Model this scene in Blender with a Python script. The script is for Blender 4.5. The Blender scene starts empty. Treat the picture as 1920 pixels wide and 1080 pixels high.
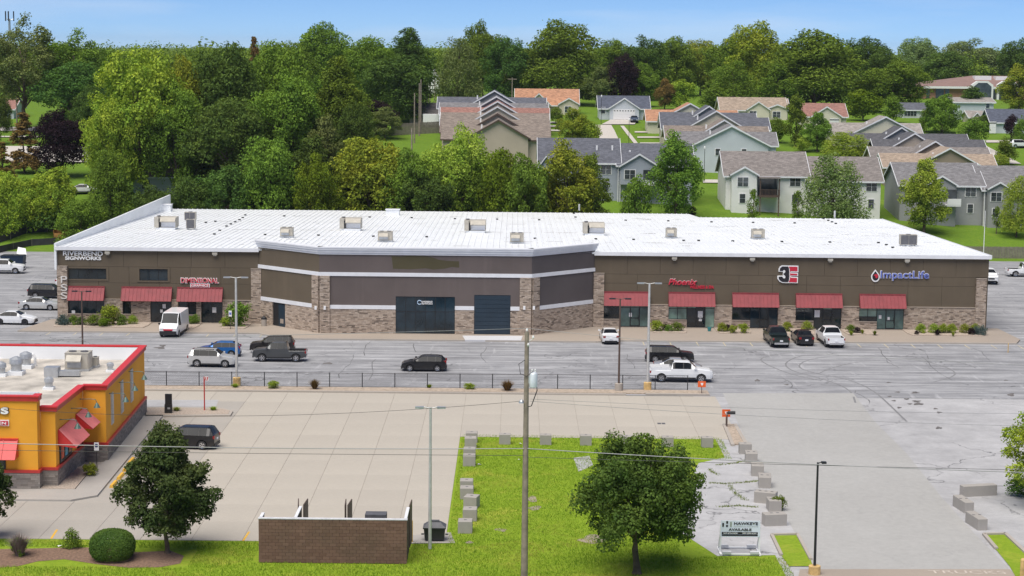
import bpy, bmesh, math, random
import numpy as np
from mathutils import Vector, Matrix
R = math.radians
random.seed(7); RNG = np.random.default_rng(7)
sc = bpy.context.scene
COL = sc.collection

# ------------------------------------------------------------------ camera
F = 3500.0; HCAM = 31.0
PITCH = math.atan((540-91)/F); ROLL = R(0.57)
cp, sp = math.cos(PITCH), math.sin(PITCH); cr, sr = math.cos(ROLL), math.sin(ROLL)
cd = bpy.data.cameras.new('camera'); cam = bpy.data.objects.new('camera', cd); COL.objects.link(cam)
cd.sensor_width = 36; cd.lens = 36*F/1920; cd.clip_start = 1; cd.clip_end = 30000
_r = Vector((1, 0, 0)); _u = Vector((0, sp, cp)); _f = Vector((0, cp, -sp))
_X = _r*cr+_u*sr; _Y = -_r*sr+_u*cr; _Z = -_f
M = Matrix(((_X.x, _Y.x, _Z.x, 0), (_X.y, _Y.y, _Z.y, 0), (_X.z, _Y.z, _Z.z, HCAM), (0, 0, 0, 1)))
cam.matrix_world = M
sc.camera = cam

# ------------------------------------------------------------------ sky, sun, exposure
SUN_EL, SUN_AZ = R(65), R(-150)      # azimuth measured from +Y towards +X: the sun stands high behind the camera
w = bpy.data.worlds.new('World'); sc.world = w; w.use_nodes = True
nt = w.node_tree; nt.nodes.clear()
out = nt.nodes.new('ShaderNodeOutputWorld'); bg = nt.nodes.new('ShaderNodeBackground')
sky = nt.nodes.new('ShaderNodeTexSky'); sky.sky_type = 'NISHITA'; sky.sun_disc = False
sky.sun_elevation = SUN_EL; sky.sun_rotation = SUN_AZ
sky.altitude = 0; sky.air_density = 0.36; sky.dust_density = 0.0; sky.ozone_density = 10.0
tc = nt.nodes.new('ShaderNodeTexCoord')
mp = nt.nodes.new('ShaderNodeMapping'); mp.inputs['Scale'].default_value = (1.0, 1.0, 9.0); mp.inputs['Rotation'].default_value = (0, R(6), 0)
cn = nt.nodes.new('ShaderNodeTexNoise'); cn.inputs['Scale'].default_value = 2.6; cn.inputs['Detail'].default_value = 7; cn.inputs['Roughness'].default_value = 0.55
rm = nt.nodes.new('ShaderNodeValToRGB'); rm.color_ramp.elements[0].position = 0.46; rm.color_ramp.elements[1].position = 0.82
rm.color_ramp.elements[0].color = (0, 0, 0, 1); rm.color_ramp.elements[1].color = (0.75, 0.75, 0.75, 1)
tint = nt.nodes.new('ShaderNodeMix'); tint.data_type = 'RGBA'; tint.blend_type = 'MULTIPLY'; tint.inputs[0].default_value = 1.0
tint.inputs[7].default_value = (1.0, 1.0, 1.0, 1)
mx = nt.nodes.new('ShaderNodeMix'); mx.data_type = 'RGBA'; mx.inputs[7].default_value = (6.8, 7.4, 8.2, 1)
L = nt.links.new
L(tc.outputs['Generated'], mp.inputs['Vector']); L(mp.outputs['Vector'], cn.inputs['Vector']); L(cn.outputs['Fac'], rm.inputs['Fac'])
L(sky.outputs['Color'], tint.inputs[6]); L(tint.outputs[2], mx.inputs[6]); L(rm.outputs['Color'], mx.inputs[0])
L(mx.outputs[2], bg.inputs['Color']); bg.inputs['Strength'].default_value = 0.088
L(bg.outputs['Background'], out.inputs['Surface'])
sd = bpy.data.lights.new('sun', 'SUN'); sun = bpy.data.objects.new('sun', sd); COL.objects.link(sun)
sd.energy = 3.7; sd.angle = R(55); sd.color = (1.0, 0.94, 0.86)
_dir = Vector((math.sin(SUN_AZ)*math.cos(SUN_EL), math.cos(SUN_AZ)*math.cos(SUN_EL), math.sin(SUN_EL)))
sun.rotation_euler = _dir.to_track_quat('Z', 'Y').to_euler(); sun.location = (0, 0, 200)
sc.view_settings.view_transform = 'Standard'; sc.view_settings.look = 'None'; sc.view_settings.gamma = 1
sc.view_settings.use_curve_mapping = False; sc.view_settings.exposure = 0.40
sc.cycles.max_bounces = 6; sc.cycles.transparent_max_bounces = 8
sc.cycles.use_denoising = True

# ------------------------------------------------------------------ pixel helpers (a pixel of the 1920x1080 photograph -> a point in the place)
def ray(px, py):
    u = px-960.0; v = py-540.0
    u2 = u*cr+v*sr; v2 = -u*sr+v*cr
    return (u2, F*cp-v2*sp, -F*sp-v2*cp)
def at(px, py, Y):
    d = ray(px, py); t = Y/d[1]; return Vector((d[0]*t, Y, HCAM+d[2]*t))
def G(px, py, z=0.0):
    d = ray(px, py); t = (z-HCAM)/d[2]; return Vector((d[0]*t, d[1]*t, z))
def sstep(t):
    t = np.clip(t, 0, 1); return t*t*(3-2*t)
EX = [-400, -60, -23, 17, 47, 72, 110, 400]; EZ = [7, 7, 7, 6.5, 4.9, 3.0, 2.4, 2.0]
def hgt(x, y):
    """terrain: flat lots, a bank behind the long building, then a slope that climbs through the houses"""
    e = np.interp(x, EX, EZ)
    a = e*sstep((y-281)/28.0)
    b = np.interp(y, [309, 432, 560, 900, 1500, 2600, 9000], [0, 1, 1.16, 1.16, 0.7, 0.5, 0.4])
    top = 15.0
    r = np.where(y < 309, a, e*(1-np.minimum(b, 1))+top*b)
    return r
def H0(x, y): return float(hgt(np.float64(x), np.float64(y)))
def GT(px, py, y0=270.0, y1=4000.0):
    """where the line of sight through a pixel meets the terrain behind the building"""
    d = ray(px, py)
    y = y0
    while y < y1:
        t = y/d[1]
        if HCAM+d[2]*t <= H0(d[0]*t, y): break
        y += 0.5
    t = y/d[1]
    return Vector((d[0]*t, y, H0(d[0]*t, y)))

# ------------------------------------------------------------------ objects
ORG = {}
def link(o): COL.objects.link(o); return o
def tag(o, label=None, cat=None, group=None, kind=None):
    if label: o['label'] = label
    if cat: o['category'] = cat
    if group: o['group'] = group
    if kind: o['kind'] = kind
    return o
def thing(name, label, cat, loc=(0, 0, 0), rz=0.0, group=None):
    o = bpy.data.objects.new(name, None); link(o); o.location = loc; o.rotation_euler = (0, 0, rz)
    o.empty_display_size = 0.3
    ORG[o.name] = Vector(loc)
    return tag(o, label, cat, group)
class MB:
    def __init__(s): s.v = []; s.f = []; s.m = []
    def add(s, vs, fs, mi=0):
        n = len(s.v); s.v += [tuple(p) for p in vs]
        for f in fs: s.f.append(tuple(i+n for i in f)); s.m.append(mi)
        return s
    def box(s, x0, x1, y0, y1, z0, z1, mi=0):
        if x0 > x1: x0, x1 = x1, x0
        if y0 > y1: y0, y1 = y1, y0
        if z0 > z1: z0, z1 = z1, z0
        return s.add([(x0, y0, z0), (x1, y0, z0), (x1, y1, z0), (x0, y1, z0), (x0, y0, z1), (x1, y0, z1), (x1, y1, z1), (x0, y1, z1)],
                     [(0, 3, 2, 1), (4, 5, 6, 7), (0, 1, 5, 4), (1, 2, 6, 5), (2, 3, 7, 6), (3, 0, 4, 7)], mi)
    def obox(s, a, b, nrm, d0, d1, z0, z1, mi=0):
        """box along the wall line a->b (xy), from d0 to d1 along the outward normal"""
        a = Vector(a[:2]); b = Vector(b[:2]); n = Vector(nrm[:2])
        q = [a+n*d1, b+n*d1, b+n*d0, a+n*d0]
        return s.prism(q, z0, z1, mi)
    def prism(s, poly, z0, z1, mi=0, cap0=True):
        p = [tuple(q[:2]) for q in poly]; n = len(p)
        ar = sum(p[i][0]*p[(i+1) % n][1]-p[(i+1) % n][0]*p[i][1] for i in range(n))
        if ar < 0: p = p[::-1]
        vs = [(x, y, z0) for x, y in p]+[(x, y, z1) for x, y in p]
        fs = [tuple(range(n, 2*n))]+[(i, (i+1) % n, n+(i+1) % n, n+i) for i in range(n)]
        if cap0: fs.append(tuple(range(n-1, -1, -1)))
        return s.add(vs, fs, mi)
    def yprism(s, poly, y0, y1, mi=0):
        """polygon in (x,z) swept along y"""
        p = list(poly); n = len(p)
        ar = sum(p[i][0]*p[(i+1) % n][1]-p[(i+1) % n][0]*p[i][1] for i in range(n))
        if ar < 0: p = p[::-1]
        vs = [(x, y0, z) for x, z in p]+[(x, y1, z) for x, z in p]
        fs = [tuple(range(n)), tuple(range(2*n-1, n-1, -1))]+[(i, n+i, n+(i+1) % n, (i+1) % n) for i in range(n)]
        return s.add(vs, fs, mi)
    def xprism(s, poly, x0, x1, mi=0):
        """polygon in (y,z) swept along x"""
        p = list(poly); n = len(p)
        ar = sum(p[i][0]*p[(i+1) % n][1]-p[(i+1) % n][0]*p[i][1] for i in range(n))
        if ar < 0: p = p[::-1]
        vs = [(x0, y, z) for y, z in p]+[(x1, y, z) for y, z in p]
        fs = [tuple(range(n-1, -1, -1)), tuple(range(n, 2*n))]+[(i, (i+1) % n, n+(i+1) % n, n+i) for i in range(n)]
        return s.add(vs, fs, mi)
    def quad(s, a, b, c, d, mi=0): return s.add([a, b, c, d], [(0, 1, 2, 3)], mi)
    def tube(s, pts, r, n=8, r1=None, mi=0, cap=True):
        pts = [Vector(p) for p in pts]; k = len(pts); r1 = r if r1 is None else r1
        base = len(s.v); up = Vector((0, 0, 1))
        for i, p in enumerate(pts):
            t = (pts[min(i+1, k-1)]-pts[max(i-1, 0)]).normalized()
            a = t.cross(up)
            if a.length < 1e-3: a = t.cross(Vector((1, 0, 0)))
            a.normalize(); b = a.cross(t).normalized()
            rr = r+(r1-r)*i/max(k-1, 1)
            for j in range(n):
                an = 2*math.pi*j/n
                q = p+a*math.cos(an)*rr+b*math.sin(an)*rr; s.v.append(tuple(q))
        for i in range(k-1):
            for j in range(n):
                s.f.append((base+i*n+j, base+i*n+(j+1) % n, base+(i+1)*n+(j+1) % n, base+(i+1)*n+j)); s.m.append(mi)
        if cap:
            s.f.append(tuple(base+j for j in range(n-1, -1, -1))); s.m.append(mi)
            s.f.append(tuple(base+(k-1)*n+j for j in range(n))); s.m.append(mi)
        return s
    def lathe(s, prof, c=(0, 0, 0), n=12, mi=0):
        base = len(s.v); k = len(prof)
        for r, z in prof:
            for j in range(n):
                an = 2*math.pi*j/n; s.v.append((c[0]+r*math.cos(an), c[1]+r*math.sin(an), c[2]+z))
        for i in range(k-1):
            for j in range(n):
                s.f.append((base+i*n+j, base+i*n+(j+1) % n, base+(i+1)*n+(j+1) % n, base+(i+1)*n+j)); s.m.append(mi)
        s.f.append(tuple(base+j for j in range(n-1, -1, -1))); s.m.append(mi)
        s.f.append(tuple(base+(k-1)*n+j for j in range(n))); s.m.append(mi)
        return s
    def mesh(s, name, mats, off=None, smooth=None):
        me = bpy.data.meshes.new(name)
        ox, oy, oz = off if off is not None else (0, 0, 0)
        me.from_pydata([(x-ox, y-oy, z-oz) for x, y, z in s.v], [], s.f)
        if not isinstance(mats, (list, tuple)): mats = [mats]
        for m in mats: me.materials.append(m)
        if len(mats) > 1: me.polygons.foreach_set('material_index', s.m)
        uv = me.uv_layers.new(name='UVMap'); dat = np.zeros((len(me.loops), 2), 'f')
        for p in me.polygons:
            n = p.normal
            if abs(n.z) > 0.75:
                for li in p.loop_indices:
                    q = s.v[me.loops[li].vertex_index]; dat[li] = (q[0], q[1])
            else:
                l = math.hypot(n.x, n.y) or 1; tx, ty = -n.y/l, n.x/l
                for li in p.loop_indices:
                    q = s.v[me.loops[li].vertex_index]; dat[li] = (q[0]*tx+q[1]*ty, q[2] if abs(n.z) < 0.2 else q[2]/max(.2, math.sqrt(1-n.z*n.z)))
        uv.data.foreach_set('uv', dat.ravel())
        if smooth is not None:
            me.polygons.foreach_set('use_smooth', [True]*len(me.polygons)); me.set_sharp_from_angle(angle=R(smooth))
        me.update()
        return me
    def split(s, name, mats, parent=None, **k):
        """one object for each loose piece"""
        par = {}
        def find(a):
            while par[a] != a: par[a] = par[par[a]]; a = par[a]
            return a
        key = [tuple(round(c, 3) for c in v) for v in s.v]
        for kk in key: par.setdefault(kk, kk)
        for f in s.f:
            r0 = find(key[f[0]])
            for i in f[1:]: par[find(key[i])] = r0
        grp = {}
        for f, m in zip(s.f, s.m): grp.setdefault(find(key[f[0]]), []).append((f, m))
        res = []
        for fs in grp.values():
            q = MB()
            for f, m in fs: q.add([s.v[i] for i in f], [tuple(range(len(f)))], m)
            res.append(q.build(name, mats, parent, **k))
        return res
    def build(s, name, mats, parent=None, smooth=None, local=False):
        org = ORG.get(parent.name, Vector((0, 0, 0))) if (parent is not None and not local) else None
        o = bpy.data.objects.new(name, s.mesh(name, mats, org, smooth)); link(o)
        if parent is not None: o.parent = parent
        if org is not None: ORG[o.name] = org
        return o
def sub(name, me, parent, loc=(0, 0, 0), rot=(0, 0, 0), scale=(1, 1, 1)):
    o = bpy.data.objects.new(name, me); link(o); o.parent = parent; o.location = loc; o.rotation_euler = rot; o.scale = scale
    return o
KIDS = {}
def copy_tree(o, parent=None):
    c = o.copy(); link(c); c.parent = parent
    for ch in list(o.children): copy_tree(ch, c)
    return c
def structure(name, mb, m, **k):
    o = mb.build(name, m, **k); o['kind'] = 'structure'; return o

# ------------------------------------------------------------------ materials
MAT = {}
def _new(name):
    m = bpy.data.materials.new(name); m.use_nodes = True; n = m.node_tree; n.nodes.clear()
    o = n.nodes.new('ShaderNodeOutputMaterial'); b = n.nodes.new('ShaderNodeBsdfPrincipled'); n.links.new(b.outputs[0], o.inputs[0])
    MAT[name] = m
    return m, n, b, o
def node(n, t, **k):
    x = n.nodes.new(t)
    for a, v in k.items():
        if a in ('data_type', 'blend_type', 'operation', 'feature', 'wave_type', 'bands_direction', 'distance', 'noise_type', 'attribute_name', 'attribute_type', 'interpolation_type'): setattr(x, a, v)
        else: x.inputs[a.replace('_', ' ')].default_value = v
    return x
def coords(n, kind='Object', scale=(1, 1, 1)):
    t = n.nodes.new('ShaderNodeTexCoord'); m = n.nodes.new('ShaderNodeMapping'); m.inputs['Scale'].default_value = scale
    n.links.new(t.outputs[kind], m.inputs['Vector']); return m.outputs['Vector']
def mixc(n, fac, a, b, blend='MIX'):
    m = n.nodes.new('ShaderNodeMix'); m.data_type = 'RGBA'; m.blend_type = blend
    for i, v in ((0, fac), (6, a), (7, b)):
        if hasattr(v, 'links') or hasattr(v, 'is_linked'): n.links.new(v, m.inputs[i])
        elif i == 0: m.inputs[0].default_value = v
        else: m.inputs[i].default_value = tuple(v)+((1,) if len(v) == 3 else ())
    return m.outputs[2]
def ramp(n, fac, p0, p1, c0=(0, 0, 0), c1=(1, 1, 1)):
    r = n.nodes.new('ShaderNodeValToRGB'); e = r.color_ramp.elements
    e[0].position = p0; e[1].position = p1; e[0].color = tuple(c0)+(1,); e[1].color = tuple(c1)+(1,)
    n.links.new(fac, r.inputs[0]); return r.outputs[0]
def noise(n, vec, scale, detail=4, rough=.55, dist=0):
    x = n.nodes.new('ShaderNodeTexNoise'); x.inputs['Scale'].default_value = scale; x.inputs['Detail'].default_value = detail
    x.inputs['Roughness'].default_value = rough; x.inputs['Distortion'].default_value = dist
    if vec is not None: n.links.new(vec, x.inputs['Vector'])
    return x.outputs['Fac']
def bump(n, b, h, strength=.3, dist=.02):
    x = n.nodes.new('ShaderNodeBump'); x.inputs['Strength'].default_value = strength; x.inputs['Distance'].default_value = dist
    n.links.new(h, x.inputs['Height']); n.links.new(x.outputs[0], b.inputs['Normal'])
def plain(name, col, rough=.6, metal=0, var=.12, scale=3.0, spec=None, bmp=0, emit=None):
    """one material of a given colour with a little cloudy wear"""
    if name in MAT: return MAT[name]
    m, n, b, o = _new(name)
    if var:
        v = coords(n); f = noise(n, v, scale, 5)
        c = mixc(n, ramp(n, f, .3, .7), [x*(1-var) for x in col], [min(1, x*(1+var)) for x in col])
        n.links.new(c, b.inputs['Base Color'])
        if bmp: bump(n, b, noise(n, v, scale*8, 3), bmp, .02)
    else: b.inputs['Base Color'].default_value = tuple(col)+(1,)
    b.inputs['Roughness'].default_value = rough; b.inputs['Metallic'].default_value = metal
    if spec is not None: b.inputs['Specular IOR Level'].default_value = spec
    return m
def m_asphalt(name, c0, c1, crack=.5, streak=.0, mot=.5):
    m, n, b, o = _new(name); v = coords(n)
    big = noise(n, v, .05, 6, .6, .6); fine = noise(n, v, 2.2, 6, .7); mid = noise(n, v, .45, 5, .6)
    c = mixc(n, ramp(n, big, .3, .7), c0, c1)
    c = mixc(n, ramp(n, mid, .35, .75), c, mixc(n, mot, c, [x*1.35 for x in c1]))
    c = mixc(n, ramp(n, fine, .2, .9), mixc(n, .25, c, (.02, .02, .02)), c)
    if streak:      # seal coat scrubbed along the driving direction
        vs = coords(n, 'Object', (.10, 1.1, 1)); st = noise(n, vs, 1.0, 6, .65, .4)
        c = mixc(n, ramp(n, st, .42, .66), mixc(n, streak, c, (.075, .076, .084)), c)
        vs2 = coords(n, 'Object', (1.3, .16, 1)); st2 = noise(n, vs2, 1.0, 5, .6)
        c = mixc(n, ramp(n, st2, .60, .72), c, mixc(n, .30, c, (.60, .60, .62)))
    if crack:
        w_ = n.nodes.new('ShaderNodeTexVoronoi'); w_.feature = 'DISTANCE_TO_EDGE'; w_.inputs['Scale'].default_value = .11
        wv = n.nodes.new('ShaderNodeVectorMath'); wv.operation = 'ADD'
        nz = n.nodes.new('ShaderNodeTexNoise'); nz.inputs['Scale'].default_value = .35; nz.inputs['Detail'].default_value = 4
        sc_ = n.nodes.new('ShaderNodeVectorMath'); sc_.operation = 'SCALE'; sc_.inputs['Scale'].default_value = 5.0
        n.links.new(v, nz.inputs['Vector']); n.links.new(nz.outputs['Color'], sc_.inputs[0]); n.links.new(sc_.outputs[0], wv.inputs[0]); n.links.new(v, wv.inputs[1])
        n.links.new(wv.outputs[0], w_.inputs['Vector'])
        k = ramp(n, w_.outputs['Distance'], .0, .011, (1, 1, 1), (0, 0, 0))
        gate = ramp(n, noise(n, v, .09, 2), .42, .6)
        kk = mixc(n, 1.0, k, gate, 'MULTIPLY')
        c = mixc(n, mixc(n, 1.0, kk, (crack,)*3, 'MULTIPLY'), c, (.03, .03, .033))
    n.links.new(c, b.inputs['Base Color']); b.inputs['Roughness'].default_value = .85
    bump(n, b, noise(n, v, 12, 4), .25, .01)
    return m
def m_concrete(name, col, var=.14, stain=.25):
    m, n, b, o = _new(name); v = coords(n)
    oi = n.nodes.new('ShaderNodeObjectInfo')
    big = noise(n, v, .12, 5, .6, .4); fine = noise(n, v, 3.5, 6, .7)
    c = mixc(n, ramp(n, big, .3, .7), [x*(1-var) for x in col], [min(1, x*(1+var*.6)) for x in col])
    c = mixc(n, ramp(n, fine, .25, .8), mixc(n, .16, c, (.15, .13, .11)), c)
    c = mixc(n, ramp(n, oi.outputs['Random'], 0, 1, (.0,)*3, (.16,)*3), c, (.30, .27, .24))
    st = noise(n, v, .35, 6, .7, 1.2)
    c = mixc(n, ramp(n, st, .58, .8, (0, 0, 0), (stain,)*3), c, (.16, .15, .14))
    n.links.new(c, b.inputs['Base Color']); b.inputs['Roughness'].default_value = .82
    bump(n, b, noise(n, v, 14, 4), .2, .008)
    return m
def m_grass(name, c0, c1, c2, dry=.5):
    m, n, b, o = _new(name); v = coords(n)
    big = noise(n, v, .26, 7, .66, .8); fine = noise(n, v, 3.0, 8, .75); mid = noise(n, v, .7, 5, .65)
    c = mixc(n, ramp(n, fine, .3, .72), c0, c1)
    c = mixc(n, ramp(n, mid, .4, .75, (0,)*3, (.55,)*3), c, c0)
    c = mixc(n, ramp(n, big, .54, .72, (0,)*3, (dry,)*3), c, c2)
    n.links.new(c, b.inputs['Base Color']); b.inputs['Roughness'].default_value = .9; b.inputs['Specular IOR Level'].default_value = .1
    bump(n, b, fine, .9, .12)
    return m
def m_stone(name, cols, bw=.46, bh=.13, mortar=(.20, .17, .145), u='UV'):
    m, n, b, o = _new(name); v = coords(n, u)
    t = n.nodes.new('ShaderNodeTexBrick'); n.links.new(v, t.inputs['Vector'])
    t.inputs['Scale'].default_value = 1; t.inputs['Brick Width'].default_value = bw; t.inputs['Row Height'].default_value = bh
    t.inputs['Mortar Size'].default_value = .009; t.inputs['Mortar Smooth'].default_value = .3; t.offset = .43; t.squash = .75; t.squash_frequency = 3
    t.inputs['Color1'].default_value = (0, 0, 0, 1); t.inputs['Color2'].default_value = (1, 1, 1, 1); t.inputs['Mortar'].default_value = (.5, .5, .5, 1)
    t.inputs['Bias'].default_value = 0
    r = n.nodes.new('ShaderNodeValToRGB'); e = r.color_ramp.elements
    while len(e) < len(cols): e.new(.5)
    for i, cc in enumerate(cols): e[i].position = i/(len(cols)-1); e[i].color = tuple(cc)+(1,)
    n.links.new(t.outputs['Color'], r.inputs[0])
    c = mixc(n, ramp(n, noise(n, v, 5.0, 5, .7), .3, .75), mixc(n, .35, r.outputs[0], (.15, .12, .10)), r.outputs[0])
    c = mixc(n, t.outputs['Fac'], c, mortar)
    n.links.new(c, b.inputs['Base Color']); b.inputs['Roughness'].default_value = .88
    iv = n.nodes.new('ShaderNodeMath'); iv.operation = 'MULTIPLY_ADD'; iv.inputs[1].default_value = -1; iv.inputs[2].default_value = 1
    n.links.new(t.outputs['Fac'], iv.inputs[0])
    ad = n.nodes.new('ShaderNodeMath'); ad.operation = 'ADD'; n.links.new(iv.outputs[0], ad.inputs[0]); n.links.new(t.outputs['Color'], ad.inputs[1])
    bump(n, b, ad.outputs[0], .8, .05)
    return m
def m_stucco(name, col, streak=.18):
    m, n, b, o = _new(name); v = coords(n, 'Object')
    vs = coords(n, 'Object', (1.2, 1.2, .07)); st = noise(n, vs, 1.0, 5, .6)
    c = mixc(n, ramp(n, noise(n, v, .3, 5), .3, .7), [x*.9 for x in col], [x*1.1 for x in col])
    c = mixc(n, ramp(n, st, .55, .8, (0,)*3, (streak,)*3), c, [min(1, x*1.7) for x in col])
    n.links.new(c, b.inputs['Base Color']); b.inputs['Roughness'].default_value = .9
    bump(n, b, noise(n, v, 20, 3), .2, .01)
    return m
def m_glass(name, col=(.012, .02, .026), rough=.06, spec=.6):
    m, n, b, o = _new(name); v = coords(n, 'Object'); f = noise(n, v, .5, 3)
    c = mixc(n, ramp(n, f, .35, .65), [x*.6 for x in col], [x*1.5 for x in col])
    n.links.new(c, b.inputs['Base Color']); b.inputs['Roughness'].default_value = rough; b.inputs['Specular IOR Level'].default_value = spec
    return m
def m_shingle(name, col):
    m, n, b, o = _new(name); v = coords(n, 'UV')
    t = n.nodes.new('ShaderNodeTexBrick'); n.links.new(v, t.inputs['Vector'])
    t.inputs['Scale'].default_value = 1; t.inputs['Brick Width'].default_value = .55; t.inputs['Row Height'].default_value = .19; t.inputs['Mortar Size'].default_value = .012
    t.inputs['Color1'].default_value = tuple(x*.72 for x in col)+(1,); t.inputs['Color2'].default_value = tuple(x*1.3 for x in col)+(1,); t.inputs['Mortar'].default_value = tuple(x*.45 for x in col)+(1,)
    c = mixc(n, ramp(n, noise(n, v, 1.6, 6, .7), .3, .75), mixc(n, .3, t.outputs['Color'], [x*.5 for x in col]), t.outputs['Color'])
    n.links.new(c, b.inputs['Base Color']); b.inputs['Roughness'].default_value = .92
    bump(n, b, t.outputs['Color'], .5, .02)
    return m
def m_siding(name, col, step=.16):
    m, n, b, o = _new(name); v = coords(n, 'UV')
    s = n.nodes.new('ShaderNodeSeparateXYZ'); n.links.new(v, s.inputs[0])
    d = n.nodes.new('ShaderNodeMath'); d.operation = 'DIVIDE'; d.inputs[1].default_value = step; n.links.new(s.outputs['Y'], d.inputs[0])
    fr = n.nodes.new('ShaderNodeMath'); fr.operation = 'FRACT'; n.links.new(d.outputs[0], fr.inputs[0])
    c = mixc(n, ramp(n, noise(n, v, .4, 4), .3, .7), [x*.94 for x in col], [min(1, x*1.05) for x in col])
    c = mixc(n, ramp(n, fr.outputs[0], .0, .12, (.35,)*3, (0,)*3), c, [x*.45 for x in col])
    n.links.new(c, b.inputs['Base Color']); b.inputs['Roughness'].default_value = .7
    bump(n, b, fr.outputs[0], .5, .02)
    return m
def m_leaf(name, col, col2=None, hue=.10, dry=None):
    """foliage: diffuse and translucent, tone varying from leaf to leaf and from clump to clump"""
    m, n, b, o = _new(name); v = coords(n, 'Object')
    col2 = col2 or [min(1, x*1.6) for x in col]
    g = n.nodes.new('ShaderNodeNewGeometry'); oi = n.nodes.new('ShaderNodeObjectInfo')
    f = noise(n, v, .42, 3, .6)
    c = mixc(n, ramp(n, f, .35, .68), col, col2)
    c = mixc(n, ramp(n, g.outputs['Random Per Island'], 0, 1, (0,)*3, (.45,)*3), c, [x*.45 for x in col])
    if dry: c = mixc(n, ramp(n, noise(n, v, .22, 7, .68, .9), .50, .66, (0,)*3, (.75,)*3), c, dry)
    hs = n.nodes.new('ShaderNodeHueSaturation')
    mr = n.nodes.new('ShaderNodeMapRange'); mr.inputs['To Min'].default_value = .5-hue*.18; mr.inputs['To Max'].default_value = .5+hue*.18
    n.links.new(oi.outputs['Random'], mr.inputs['Value']); n.links.new(mr.outputs[0], hs.inputs['Hue'])
    mv = n.nodes.new('ShaderNodeMapRange'); mv.inputs['To Min'].default_value = .82; mv.inputs['To Max'].default_value = 1.2
    n.links.new(oi.outputs['Random'], mv.inputs['Value']); n.links.new(mv.outputs[0], hs.inputs['Value'])
    n.links.new(c, hs.inputs['Color'])
    n.nodes.remove(b)
    df = n.nodes.new('ShaderNodeBsdfDiffuse'); tr = n.nodes.new('ShaderNodeBsdfTranslucent'); ms = n.nodes.new('ShaderNodeMixShader'); ms.inputs[0].default_value = .26
    n.links.new(hs.outputs[0], df.inputs[0])
    y = mixc(n, 1.0, hs.outputs[0], (1.25, 1.2, .55), 'MULTIPLY'); n.links.new(y, tr.inputs[0])
    n.links.new(df.outputs[0], ms.inputs[1]); n.links.new(tr.outputs[0], ms.inputs[2]); n.links.new(ms.outputs[0], o.inputs[0])
    return m
def m_paint(name, col, metal=.0, rough=.28):
    if name in MAT: return MAT[name]
    m, n, b, o = _new(name); v = coords(n)
    s = n.nodes.new('ShaderNodeSeparateXYZ'); n.links.new(v, s.inputs[0])
    f = noise(n, v, 3, 4)
    dirt = mixc(n, 1.0, ramp(n, s.outputs['Z'], .2, .7, (.28,)*3, (0,)*3), ramp(n, f, .35, .7), 'MULTIPLY')
    c = mixc(n, dirt, col, (.16, .14, .12))
    n.links.new(c, b.inputs['Base Color']); b.inputs['Metallic'].default_value = metal; b.inputs['Roughness'].default_value = rough; b.inputs['Specular IOR Level'].default_value = .3
    b.inputs['Coat Weight'].default_value = .45; b.inputs['Coat Roughness'].default_value = .08
    return m
def sub_mat(name): return MAT[name]

m_asphalt('asphalt_seal', (.335, .336, .352), (.475, .477, .492), .75, .55)
m_asphalt('asphalt_old', (.36, .357, .365), (.47, .467, .475), .8, .0)
m_asphalt('drive_concrete', (.39, .383, .368), (.44, .435, .42), .08, .0, .15)
m_concrete('slab', (.47, .43, .368), .08, .22)
m_concrete('slab_worn', (.40, .372, .332), .10, .3)
m_concrete('walk', (.37, .31, .255), .10, .2)
m_concrete('kerb', (.44, .395, .345), .12, .3)
m_concrete('block', (.40, .375, .345), .22, .7)
m_concrete('white_concrete', (.62, .63, .66), .06, .1)
m_concrete('street', (.56, .52, .47), .06, .1)
m_grass('lawn', (.17, .265, .018), (.30, .41, .035), (.43, .40, .07), .7)
m_grass('yard', (.085, .165, .016), (.17, .265, .028), (.24, .27, .04), .4)
m_stone('stone', [(.13, .10, .08), (.36, .28, .215), (.52, .41, .32), (.64, .53, .43), (.40, .32, .26), (.58, .46, .36)])
m_stone('stone_grey', [(.16, .14, .125), (.27, .24, .215), (.36, .32, .285), (.22, .20, .185)], .5, .15)
m_stucco('olive', (.120, .094, .064)); m_stucco('mauve', (.124, .100, .094), .3); m_stucco('patch', (.080, .068, .034), .0); m_stucco('slate_mauve', (.100, .086, .087), .1)
m_stucco('ochre', (.80, .37, .03), .05); m_stucco('brick_paint', (.115, .068, .05), .1)
plain('white_trim', (.74, .75, .78), .5, 0, .06, 1.2); plain('white_roof', (.80, .82, .84), .45, 0, .05, .25)
plain('awning_red', (.25, .036, .044), .6, 0, .14, 1.5); plain('red_trim', (.46, .035, .03), .45, 0, .1); plain('bright_red', (.60, .035, .035), .4, 0, .06)
plain('hvac', (.44, .41, .35), .55, .1, .12, 2.0); plain('hvac_dark', (.10, .10, .11), .6, 0, .2); plain('galv', (.50, .52, .54), .4, .6, .12)
plain('black', (.018, .018, .02), .5, 0, .2); plain('rubber', (.022, .022, .024), .8, 0, .2); plain('dark_metal', (.03, .03, .034), .45, .4, .15)
plain('frame_dark', (.025, .027, .03), .4, .3, .1); plain('navy_door', (.016, .032, .05), .45, 0, .1, .8); plain('pole_grey', (.55, .55, .54), .5, .3, .12); plain('pole_brown', (.10, .065, .05), .6, .1, .15)
plain('white', (.80, .80, .80), .5, 0, .05); plain('yellow', (.72, .42, .05), .6, 0, .12); plain('yellow_worn', (.62, .42, .17), .75, 0, .3, 2.5); plain('orange', (.75, .12, .02), .5, 0, .08)
plain('wood_pole', (.26, .215, .175), .85, 0, .3, 2.0, bmp=.5); plain('bark', (.115, .085, .062), .9, 0, .35, 3.0, bmp=.7); plain('mulch', (.20, .125, .085), .95, 0, .4, 6.0, bmp=.8)
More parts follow.
